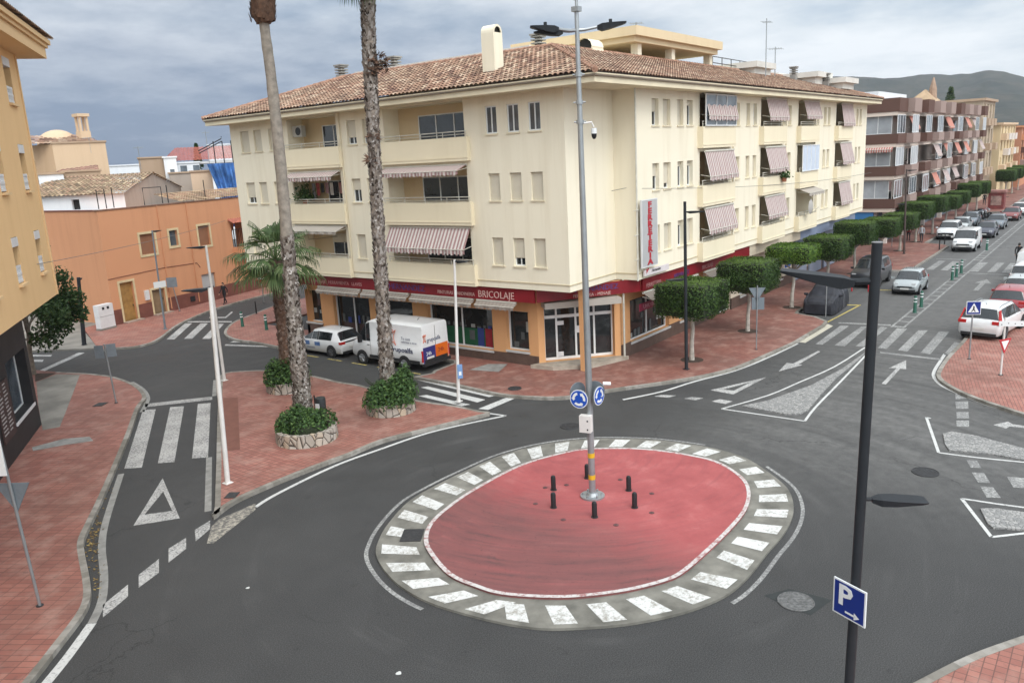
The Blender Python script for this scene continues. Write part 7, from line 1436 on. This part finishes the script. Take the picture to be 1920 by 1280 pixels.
def car(name, label, cat, loc, rz, L, Wd, H, kind, pm, rim=V_RIM, wr=.31, wx=(-.60, .60), group=None, tl=None, rails=False, bumper=False):
    t = thing(name, label, cat, loc, rz, group); st = KINDS[kind]; hw = Wd/2
    def sect(s):
        x, zs, zb, zt, wb, wt, _, _ = s; x *= L/2; zs *= H; zb *= H; zt *= H; e = max(.02, min(.09, (zt-zb)*.3))
        return [(x, hw*wb*.90, zs), (x, hw*wb*.985, zs+.09), (x, hw*wb*1.0, zs+(zb-zs)*.55), (x, hw*wb*.985, zb-.045), (x, hw*wb*.955, zb), (x, hw*(wt+.02), zt-e), (x, hw*wt*.9, zt-.012), (x, hw*wt*.5, zt+.006), (x, 0, zt+.012)]
    R = [sect(s) for s in st]; body = MB(); gl = {'windscreen': MB(), 'rear_window': MB()}; sides = []; pill = []
    def add(mb, f): mb.add(f, (range(len(f)),))
    for i in range(len(R)-1):
        A, B = R[i], R[i+1]; sd, rf = st[i][6], st[i][7]
        for sg in (1, -1):
            m = lambda p: (p[0], p[1]*sg, p[2])
            for k in range(8):
                q = [m(A[k]), m(B[k]), m(B[k+1]), m(A[k+1])]
                if k == 4 and sd == 'g':
                    mb = MB(); c = sum((Vector(p) for p in q), Vector())/4; n_ = Vector((0, sg, .25)).normalized(); add(body, q)
                    g = [Vector(p)+(c-Vector(p)).normalized()*.022+n_*.012 for p in q]; add(mb, g); sides.append(mb)
                elif k == 4 and sd == 'p':
                    mb = MB(); add(body, q); n_ = Vector((0, sg, .25)).normalized(); add(mb, [Vector(p)+n_*.010 for p in q]); pill.append(mb)
                elif k >= 5 and rf in ('w', 'r'):
                    add(body, q); mb = gl['windscreen' if rf == 'w' else 'rear_window']; n_ = (Vector(q[1])-Vector(q[0])).cross(Vector(q[3])-Vector(q[0])).normalized(); n_ = n_ if n_.z > 0 else -n_
                    a, b = Vector(q[0]), Vector(q[1]); c_, d_ = Vector(q[2]), Vector(q[3]); dx = (b-a); add(mb, [a+dx*.04+n_*.012, b-dx*.03+n_*.012, c_-(c_-d_)*.03+n_*.012, d_+(c_-d_)*.04+n_*.012])
                else: add(body, q)
    for E in (R[0], R[-1]):
        add(body, [(p[0], p[1], p[2]) for p in E]+[(p[0], -p[1], p[2]) for p in reversed(E[:-1])])
    for i in range(len(R)-1): add(body, [R[i][0], R[i+1][0], (R[i+1][0][0], -R[i+1][0][1], R[i+1][0][2]), (R[i][0][0], -R[i][0][1], R[i][0][2])])
    bm = bmesh.new(); tmp = bpy.data.meshes.new('x'); tmp.from_pydata(body.v, [], body.f); bm.from_mesh(tmp); bpy.data.meshes.remove(tmp); bmesh.ops.remove_doubles(bm, verts=bm.verts, dist=.002); bmesh.ops.recalc_face_normals(bm, faces=bm.faces)
    me = bpy.data.meshes.new('body'); bm.to_mesh(me); bm.free(); me.materials.append(pm); me.shade_smooth(); me.set_sharp_from_angle(angle=R_(42)); bo = link('body', me, t)
    for k, mb in gl.items():
        if mb.v: mb.build(k, V_GLASS, t)
    for mb in sides: mb.build('side_window', V_GLASS, t)
    for mb in pill: mb.build('door_pillar', V_TRIM, t)
    z = lambda f: f*H
    for sx_ in wx:
        for sg in (1, -1):
            x = sx_*L/2; wall_ = hw*.985; a = MB(); a.disc((x, sg*(wall_+.0), wr+.03), wr*1.17, (0, 1, 0), .03, 22); ao = a.build('wheel_arch', V_TRIM, t)
            w = MB(); w.tube([(x, sg*(wall_-.2), wr), (x, sg*(wall_-.0), wr), (x, sg*(wall_+.03), wr)], (wr, wr, wr*.93), 22); wo = w.build('wheel', V_TYRE, t, smooth=True, sharp=50)
            r = MB(); r.disc((x, sg*(wall_+.032), wr), wr*.64, (0, 1, 0), .008, 18); 
            for k in range(5): an = k*2*math.pi/5+.3; r.tube([(x, sg*(wall_+.04), wr), (x+wr*.6*math.cos(an), sg*(wall_+.04), wr+wr*.6*math.sin(an))], .028, 4)
            r.build('rim', rim, wo)
    xf, xr = L/2, -L/2
    for sg in (1, -1):
        h = MB(); h.box((xf-.36 if kind != 'van' else xf-.3, sg*hw*.50, z(.44)), (xf-.085, sg*hw*.80, z(.535) if kind != 'van' else z(.40))); h.build('headlight', V_HL, t)
        q = MB()
        if kind in ('van', 'smallvan'): q.box((xr-.012, sg*hw*.90, z(.22)), (xr+.05, sg*hw*.975, z(.46)))
        elif tl == 'tall': q.box((xr+.0, sg*hw*.60, z(.53)), (xr+.2, sg*hw*.98, z(.625))); q.add([(xr+.10, sg*hw*.87, z(.62)), (xr+.10, sg*hw*.97, z(.62)), (xr+.36, sg*hw*.84, z(.93)), (xr+.36, sg*hw*.79, z(.93)), (xr+.3, sg*hw*.87, z(.62)), (xr+.3, sg*hw*.985, z(.62)), (xr+.5, sg*hw*.85, z(.93)), (xr+.5, sg*hw*.79, z(.93))], ((0, 1, 2, 3), (1, 5, 6, 2), (3, 2, 6, 7), (0, 3, 7, 4)))
        else: q.box((xr+.015, sg*hw*.60, z(.53)), (xr+.2, sg*hw*.955, z(.62)))
        q.build('taillight', V_TL, t)
        m = MB(); m.box((L*.5*(.42 if kind != 'van' else .62), sg*(hw+.0), z(.62 if kind != 'van' else .5)), (L*.5*(.42 if kind != 'van' else .62)+.14, sg*(hw+.19), z(.62 if kind != 'van' else .5)+(.14 if kind != 'van' else .36))); m.build('mirror', V_TRIM if kind == 'van' else pm, t)
        hd = MB()
        for hx in ((-.2, .12) if kind not in ('van',) else (.42,)): hd.box((hx*L/2, sg*hw*.99, z(.57 if kind != 'van' else .45)), (hx*L/2+.18, sg*(hw*.99+.02), z(.57 if kind != 'van' else .45)+.035)); hd.build('door_handle', pm if kind != 'van' else V_TRIM, t); hd = MB()
    p = MB(); p.box((xf-.01, -.26, z(.26)), (xf+.012, .26, z(.26)+.11)); p.build('number_plate', V_PLATE, t); p = MB(); py = 0 if kind != 'van' else .42; p.box((xr-.02, py-.26, z(.36 if kind != 'van' else .26)), (xr+.01, py+.26, z(.36 if kind != 'van' else .26)+.11)); p.build('number_plate', V_PLATE, t)
    g = MB(); g.box((xf-.06, -hw*.55, z(.34)), (xf-.0, hw*.55, z(.40))); g.box((xf-.06, -hw*.6, z(.17)), (xf+.005, hw*.6, z(.24))) if False else None; g.build('grille', V_TRIM, t)
    b = MB(); b.box((xr-.015, -hw*.82, z(.175)), (xr+.1, hw*.82, z(.26) if not bumper else z(.22))); b.build('bumper', V_TRIM, t)
    b = MB(); b.box((xf-.14, -hw*.78, z(.17)), (xf-.01, hw*.78, z(.26))); b.build('bumper', V_TRIM, t)
    s = MB(); s.box((-L*.3, -hw*.8, z(.13)), (L*.3, hw*.8, z(.17))); s.build('underbody', V_TRIM, t)
    if rails:
        for sg in (1, -1): r = MB(); r.tube([(-L*.36, sg*hw*.72, z(.985)), (-L*.3, sg*hw*.71, z(1.025)), (.0, sg*hw*.72, z(1.025)), (L*.07, sg*hw*.71, z(.99))], .02, 5); r.build('roof_rail', V_RIM, t)
    an = MB(); an.tube([(-L*.28, 0, z(1.0)), (-L*.31, 0, z(1.0)+.12)], .012, 4); an.build('antenna', V_TRIM, t)
    return t
# white lettered van
van = car('white_van', 'white works van with orange and blue rear doors parked behind the right hand palm', 'van', (27.98, 29.12, 0), R_(91), 5.05, 2.06, 2.36, 'van', V_WHITE, V_RIM, .34, (-.52, .66)); hw = 1.03
V_OR = plain('orange_door_panel', (.62, .13, .012), .4, .08); V_BL = plain('dark_blue_door_panel', (.035, .035, .16), .4, .1); V_TXT = plain('slate_blue_lettering', (.06, .07, .13), .5, .1); V_STAR = plain('orange_outline_figure', (.55, .16, .09), .5, .1)
for y0, y1, m in ((.03, .92, V_BL), (-.90, .03, V_OR)):
    p = MB(); z0, z1 = .44, 1.22; p.box((-2.537, y0, z0), (-2.53, y1, z1)); p.build('rear_door_panel', m, van)
p = MB(); p.box((-2.536, -.01, .42), (-2.528, .01, 2.2)); p.build('door_gap', V_TRIM, van)
text_mesh('lettering', 'grupoalfa', .30, V_TXT, van, (-2.54, .62, 1.45), (0, -1, 0), (0, 0, 1), .003, sx=.9); text_mesh('lettering', '24h', .26, A_SWHITE, van, (-2.54, .72, .80), (0, -1, 0), (0, 0, 1), .003); text_mesh('lettering', '24h', .3, V_DRED, van, (-2.54, -.15, .82), (0, -1, 0), (0, 0, 1), .003)
# the van's left flank faces the square: reading direction runs towards the rear
text_mesh('lettering', 'grupoalfa', .36, V_TXT, van, (-.42, 1.034, .92), (-1, 0, 0), (0, 0, 1), .003, sx=1.15, offset=.006); text_mesh('lettering', 'Tu casa', .2, V_TXT, van, (-1.2, 1.02, 1.56), (-1, 0, 0), (0, 0, 1), .003); text_mesh('lettering', 'reformas y obras', .15, V_TXT, van, (-1.2, 1.02, 1.40), (-1, 0, 0), (0, 0, 1), .003)
def figure(F, s, parent):
    st = MB(); pts = [(-.5, .95), (-.15, .75), (.15, .75), (.6, 1.1), (.25, .5), (.2, .0), (.45, -.75), (.1, -.35), (-.1, -.35), (-.45, -.75), (-.2, .0), (-.25, .5), (-.5, .95)]
    for a, b in zip(pts, pts[1:]): st.tube([F(a[0]*s, a[1]*s), F(b[0]*s, b[1]*s)], .022, 4)
    c = [F(.0+.2*s*math.cos(k*math.pi/6), .95*s+.2*s*math.sin(k*math.pi/6)) for k in range(13)]; st.tube(c, .022, 4); st.build('emblem', V_STAR, parent)
figure(lambda a, z: (-.62-a, 1.025, 1.55+z), .42, van); figure(lambda a, z: (-2.54, .78-a, 1.62+z), .2, van)
p = MB(); p.box((-2.35, 1.015, .42), (1.1, 1.045, .58)); p.build('side_moulding', V_TRIM, van); p = MB(); p.box((-2.62, -.98, .30), (-2.45, .98, .44)); p.build('rear_step', V_TRIM, van)
for x in (.98, -.55): p = MB(); p.box((x, 1.032, .5), (x+.012, 1.036, 2.0)); p.build('door_gap', V_TRIM, van)
hb = car('white_hatchback', 'small white hatchback with blue stickers parked nose away in front of the van', 'car', (27.92, 34.62, 0), R_(91), 4.05, 1.75, 1.44, 'hatch', V_WHITE, V_RIMD, .31)
p = MB(); p.box((-2.0, -.6, .83), (-1.93, .6, .89)); p.build('rear_trim_strip', V_TRIM, hb)
for x, w_, h in ((.5, .36, .22), (-.35, .42, .2)): p = MB(); p.box((x, .868, .58), (x+w_, .885, .58+h)); p.build('sticker', plain('blue_sticker', (.09, .17, .36), .5, .3, 8) if 'blue_sticker' not in bpy.data.materials else bpy.data.materials['blue_sticker'], hb)
text_mesh('lettering', 'autoescuela', .14, V_TXT, hb, (.75, .885, .42), (-1, 0, 0), (0, 0, 1), .002)
car('silver_city_car', 'small rounded silver grey car driving towards the roundabout', 'car', (57.5, 11.1, 0), R_(180), 3.55, 1.63, 1.48, 'city', V_SILVER, wr=.29)
car('dark_people_carrier', 'dark charcoal van like car parked behind two red posts', 'car', (59.75, 14.1, 0), R_(180), 4.5, 1.85, 1.88, 'suv', V_DARK, V_RIMD, .34)
car('white_small_van', 'white small van driving towards the square between the far crossing and the queue', 'van', (80.5, 11.2, 0), R_(180), 4.4, 1.82, 1.82, 'smallvan', V_WHITE)
car('navy_car', 'dark navy car following the white small van', 'car', (91.3, 11.05, 0), R_(180), 4.2, 1.75, 1.46, 'hatch', V_NAVY)
car('blue_grey_car', 'blue grey car behind the navy one in the queue', 'car', (99.6, 11.2, 0), R_(180), 4.2, 1.75, 1.45, 'hatch', V_GREYB)
car('dark_red_car', 'dark red car last but one in the far queue', 'car', (109.3, 10.85, 0), R_(180), 4.2, 1.75, 1.45, 'hatch', V_DRED)
car('white_far_car', 'white car close behind the dark red car', 'car', (116, 10.7, 0), R_(180), 4.2, 1.75, 1.45, 'hatch', V_WHITE)
car('far_white_van', 'tall white van farthest up the right street', 'van', (131, 10.3, 0), R_(180), 5.2, 2.0, 2.3, 'van', V_WHITE, wr=.34)
car('white_parked_suv', 'white jeep like car parked in the second bay behind dark kerb posts', 'car', (89.4, 14.0, 0), R_(180), 4.3, 1.78, 1.68, 'suv', V_WHITE)
car('silver_parked_car', 'silver car parked behind the white jeep like car', 'car', (96.0, 14.0, 0), R_(180), 4.1, 1.72, 1.45, 'hatch', V_LSIL)
car('pale_blue_parked_car', 'pale blue grey car parked in the second bay near the motorcycles', 'car', (102.0, 14.0, 0), R_(180), 4.1, 1.72, 1.5, 'hatch', V_GREYB)
ve = car('white_estate_car', 'white estate car with tall red tail lights parked half on the right pavement', 'car', (46.35, 4.98, .04), R_(-9), 4.7, 1.9, 1.66, 'suv', V_WHITE, V_RIMD, .36, (-.60, .62), tl='tall', rails=True)
car('red_parked_suv', 'red car parked beyond the white estate, roof streaked pale', 'car', (52.3, 4.85, 0), R_(0), 4.3, 1.82, 1.62, 'suv', V_RED)
car('silver_row_car', 'pale silver car between the red one and the white ones in the right hand row', 'car', (57.4, 4.85, 0), R_(0), 4.1, 1.74, 1.48, 'hatch', V_LSIL)
car('white_row_car', 'white car beyond the pale silver one in the right hand row', 'car', (62.2, 4.95, 0), R_(0), 4.2, 1.78, 1.6, 'suv', V_WHITE)
car('white_row_van', 'white van at the right edge beside the person in black', 'van', (67.4, 5.1, 0), R_(0), 4.4, 1.85, 1.85, 'smallvan', V_WHITE)
# covered car
t = thing('covered_car', 'car hidden under a black cloth cover, parked in the first bay', 'car', (49.6, 14.2, 0), R_(184)); st = [(-1, .05, .50, .52, .78, .72), (-.96, .03, .60, .63, .96, .85), (-.72, .03, .64, .80, 1.0, .8), (-.42, .03, .64, .97, 1.02, .72), (0, .03, .64, 1.0, 1.02, .72), (.25, .03, .63, .93, 1.02, .72), (.55, .03, .62, .68, 1.0, .82), (.88, .03, .56, .60, .95, .8), (.97, .03, .46, .50, .88, .74), (1, .06, .38, .42, .78, .66)]
L, hw_, H_ = 4.2, .92, 1.58; mb = MB(); ring_ = []
K = 26; P = catmull([Vector((i, 0, 0)) for i in range(len(st))], 5)
for q in P:
    k = min(int(q.x), len(st)-2); f = q.x-k; s = [a*(1-f)+b*f for a, b in zip(st[k], st[k+1])]; x, zs, zb, zt, wb, wt = s; row = []
    prof = [(wb*1.02, zs), (wb*1.03, zs+(zb-zs)*.3), (wb*1.0, zs+(zb-zs)*.7), (wb*.97, zb), (wt+.04, (zb+zt)/2+.08*(zt-zb)), (wt, zt-.05), (wt*.8, zt), (wt*.4, zt+.005), (0, zt+.008)]
    for sg in (1, -1):
        for j, (w_, z_) in enumerate(prof if sg == 1 else prof[-2::-1]):
            jj = j if sg == 1 else 7-j; am = .022*(1-jj/9); n_ = am*math.sin(x*19+jj*1.2)+am*.7*math.sin(x*41+jj*2)
            row.append((x*L/2*1.01+.01*math.sin(jj*3), sg*hw_*(w_+n_), z_*H_+.012*math.sin(x*17+sg*jj)))
    ring_.append(row)
for i in range(len(ring_)-1):
    for j in range(len(ring_[0])-1): mb.quad(ring_[i][j], ring_[i+1][j], ring_[i+1][j+1], ring_[i][j+1])
mb.poly(ring_[0]); mb.poly(ring_[-1]); mb.build('cloth_cover', plain('black_cover_cloth', (.022, .023, .03), .6, .4, 2.5, bump=.4, bscale=9), t, smooth=True, sharp=70)
s = MB(); s.tube([(-.35, y*hw_*1.03, z) for y, z in ((1.02, .1), (1.0, .9), (.75, 1.5), (0, 1.6), (-.75, 1.5), (-1, .9), (-1.02, .1))], .012, 4); s.build('strap', plain('grey_strap', (.2, .2, .21), .6), t)
for sg in (1, -1): m_ = MB(); m_.tube([(.75, sg*.9, 1.0), (.78, sg*1.12, 1.03)], (.1, .07), 7); m_.build('mirror_bulge', bpy.data.materials['black_cover_cloth'], t, smooth=True)
for x in (-1.25, 1.3):
    for sg in (1, -1): w = MB(); w.tube([(x, sg*.72, .3), (x, sg*.9, .3)], .3, 16); w.build('wheel', V_TYRE, t)
# motorcycles
def moto(label, loc, rz, m):
    t = thing('motorcycle', label, 'motorcycle', loc, rz, 'motorcycles parked in the second bay')
    for x in (-.65, .68): w = MB(); w.tube([(x+.25*math.cos(a), 0, .3+.25*math.sin(a)) for a in [k*math.pi/8 for k in range(17)]], .06, 6, caps=False); wo = w.build('wheel', V_TYRE, t); r = MB(); r.disc((x, 0, .3), .2, (0, 1, 0), .03, 14); r.build('rim', V_RIMD, wo)
    b = MB(); b.tube([(-.55, 0, .72), (-.2, 0, .78), (.1, 0, .86), (.35, 0, .80)], (.1, .15, .17, .09), 10); b.build('tank', m, t, smooth=True); b = MB(); b.tube([(-.75, 0, .86), (-.3, 0, .82), (.0, 0, .80)], (.08, .13, .11), 8); b.build('seat', V_TRIM, t, smooth=True); b = MB(); b.box((-.25, -.15, .25), (.25, .15, .62)); b.tube([(-.65, 0, .3), (-.1, 0, .4), (.2, 0, .75)], .04, 6); b.build('engine', V_TRIM, t); b = MB(); b.tube([(.68, 0, .3), (.5, 0, .85), (.42, 0, 1.02)], .04, 6); b.tube([(.36, -.34, 1.05), (.44, 0, 1.03), (.36, .34, 1.05)], .02, 6); b.build('handlebar', V_RIM, t); b = MB(); b.disc((.6, 0, .88), .1, (1, 0, 0), .08, 12); b.build('headlight', V_HL, t)
for i, (x, y, m, lb) in enumerate(((109.5, 14.3, V_DARK, 'dark motorcycle in the far bay, nearest the pale blue car'), (111.2, 14.2, V_NAVY, 'navy motorcycle in the middle of the far bay'), (113, 14.1, V_DRED, 'dark red motorcycle farthest along the far bay'))): moto(lb, (x, y, 0), R_(250), m)

# ================================================================ people: one skinned surface each, hair as a child
P_SKIN = plain('skin', (.42, .25, .17), .6, .08, 8)
def person(label, loc, rz, h, top, legs, hair=(.02, .015, .012), stride=.0, arm=.25):
    """skeleton of joints grown into one continuous body; facing +x"""
    t = thing('person', label, 'person', loc, rz); k = h/1.75; J = []; E = []; RA = []
    def j(x, y, z, r, p=None): J.append((x*k, y*k, z*k)); RA.append(r*k); (E.append((p, len(J)-1)) if p is not None else None); return len(J)-1
    pel = j(0, 0, .96, .125); wst = j(.0, 0, 1.10, .115, pel); ch = j(.02, 0, 1.30, .135, wst); sh = j(0, 0, 1.44, .095, ch); nk = j(.02, 0, 1.53, .05, sh); hd = j(.035, 0, 1.63, .085, nk); tp = j(.03, 0, 1.71, .072, hd); no = j(.115, 0, 1.625, .018, hd)
    ft = []
    for sg in (1, -1):
        s_ = stride*sg; hp = j(0, .10*sg, .90, .095, pel); kn = j(s_*.45+.03, .105*sg, .50, .06, hp); an = j(s_-.03*abs(s_), .10*sg, .09+(.05 if s_ < 0 else 0), .042, kn); to = j(s_+.15, .11*sg, .045, .038, an)
        so = j(-.0, .185*sg, 1.42, .062, sh); el = j(-.05-s_*.35, .235*sg, 1.14, .044, so); wr_ = j(.06-s_*.7+arm*.2, .23*sg, .92, .03, el); pm = j(.085-s_*.75+arm*.2, .23*sg, .85, .036, wr_)
        for f in range(4): a = j(.11-s_*.77+arm*.2-.018*f, (.23+.012*(f-1.5))*sg, .79, .011, pm); j(.115-s_*.77+arm*.2-.02*f, (.228+.012*(f-1.5))*sg, .755+.008*abs(f-1), .009, a)
        th_ = j(.125-s_*.75+arm*.2, .215*sg, .83, .012, pm); j(.14-s_*.75+arm*.2, .21*sg, .80, .010, th_)
    me = bpy.data.meshes.new('body'); me.from_pydata(J, E, []); o = bpy.data.objects.new('body', me); COL.objects.link(o); sk = o.modifiers.new('skin', 'SKIN'); ss = o.modifiers.new('sub', 'SUBSURF'); ss.levels = ss.render_levels = 2
    for i, v in enumerate(me.skin_vertices[0].data): v.radius = (RA[i], RA[i]); v.use_root = (i == 0)
    m2 = bpy.data.meshes.new_from_object(o.evaluated_get(bpy.context.evaluated_depsgraph_get())); bpy.data.objects.remove(o); m2.name = 'body'
    m2.materials.clear()
    for m in (P_SKIN, top, legs, V_TRIM): m2.materials.append(m)
    for p in m2.polygons:
        c = p.center; z = c.z/k; p.material_index = 3 if z < .1 else 2 if z < .93 and abs(c.y/k) < .19 else 0 if (z > 1.5 or z < .90) else 1
        p.use_smooth = True
    link('body', m2, t); hmb = MB()
    n1, n2 = 10, 14
    for i in range(n1):
        for q in range(n2):
            def f(i, q): a = math.pi*.62*i/n1; b = 2*math.pi*q/n2; return ((.018+.098*math.sin(a)*math.cos(b)-.012*(i/n1))*k, .088*math.sin(a)*math.sin(b)*k, (1.655+.108*math.cos(a)-(.05*(i/n1) if math.cos(b) < .2 else -.05*(i/n1)))*k)
            hmb.quad(f(i, q), f(i, q+1), f(i+1, q+1), f(i+1, q))
    hmb.build('hair', plain('hair_dark', hair, .7, .2, 9), t, smooth=True)
    return t
C_BLK = plain('black_clothing', (.016, .016, .018), .85, .25, 6); C_LT = plain('light_grey_shirt', (.36, .38, .40), .85, .15, 6); C_DK = plain('dark_trousers', (.03, .03, .036), .85, .2, 6); C_RD = plain('dark_red_top', (.18, .03, .03), .85, .2, 6)
g = G(423, 570, .12); person('person in black striding along the pavement below the orange house', (*g, .12), R_(195), 1.68, C_BLK, C_BLK, stride=.26)
g = G(1727, 455, .12); person('person in pale grey shirt and dark trousers under the clipped trees', (*g, .12), R_(180), 1.7, C_LT, C_DK, stride=.15)
g = G(1908, 498, 0); person('person in black standing in the road beside the right hand parked row', (*g, 0), R_(0), 1.72, C_BLK, C_BLK, stride=.08)
g = G(1703, 452, .12); person('person in dark red top beside the rusty lamp post on the far pavement', (*g, .12), R_(20), 1.62, C_RD, C_DK, stride=.1)
g = G(1845, 385, .12); person('distant person in dark clothes near the red kiosk', (*g, .12), R_(200), 1.7, C_BLK, C_DK, stride=.12)
# ---- damp air: one closed box of even haze round the whole place
hz = MB(); hz.box((-2750, -2750, -1.1), (2750, 2750, 260)); nz = bpy.data.materials.new('haze'); nz.use_nodes = True; nz.node_tree.nodes.clear()
o_ = nz.node_tree.nodes.new('ShaderNodeOutputMaterial'); v_ = nz.node_tree.nodes.new('ShaderNodeVolumePrincipled'); v_.inputs['Color'].default_value = (.80, .86, .95, 1); v_.inputs['Density'].default_value = .00016; v_.inputs['Anisotropy'].default_value = .2
nz.node_tree.links.new(v_.outputs[0], o_.inputs['Volume']); tag(hz.build('haze', nz), kind='stuff'); S.cycles.volume_bounces = 0
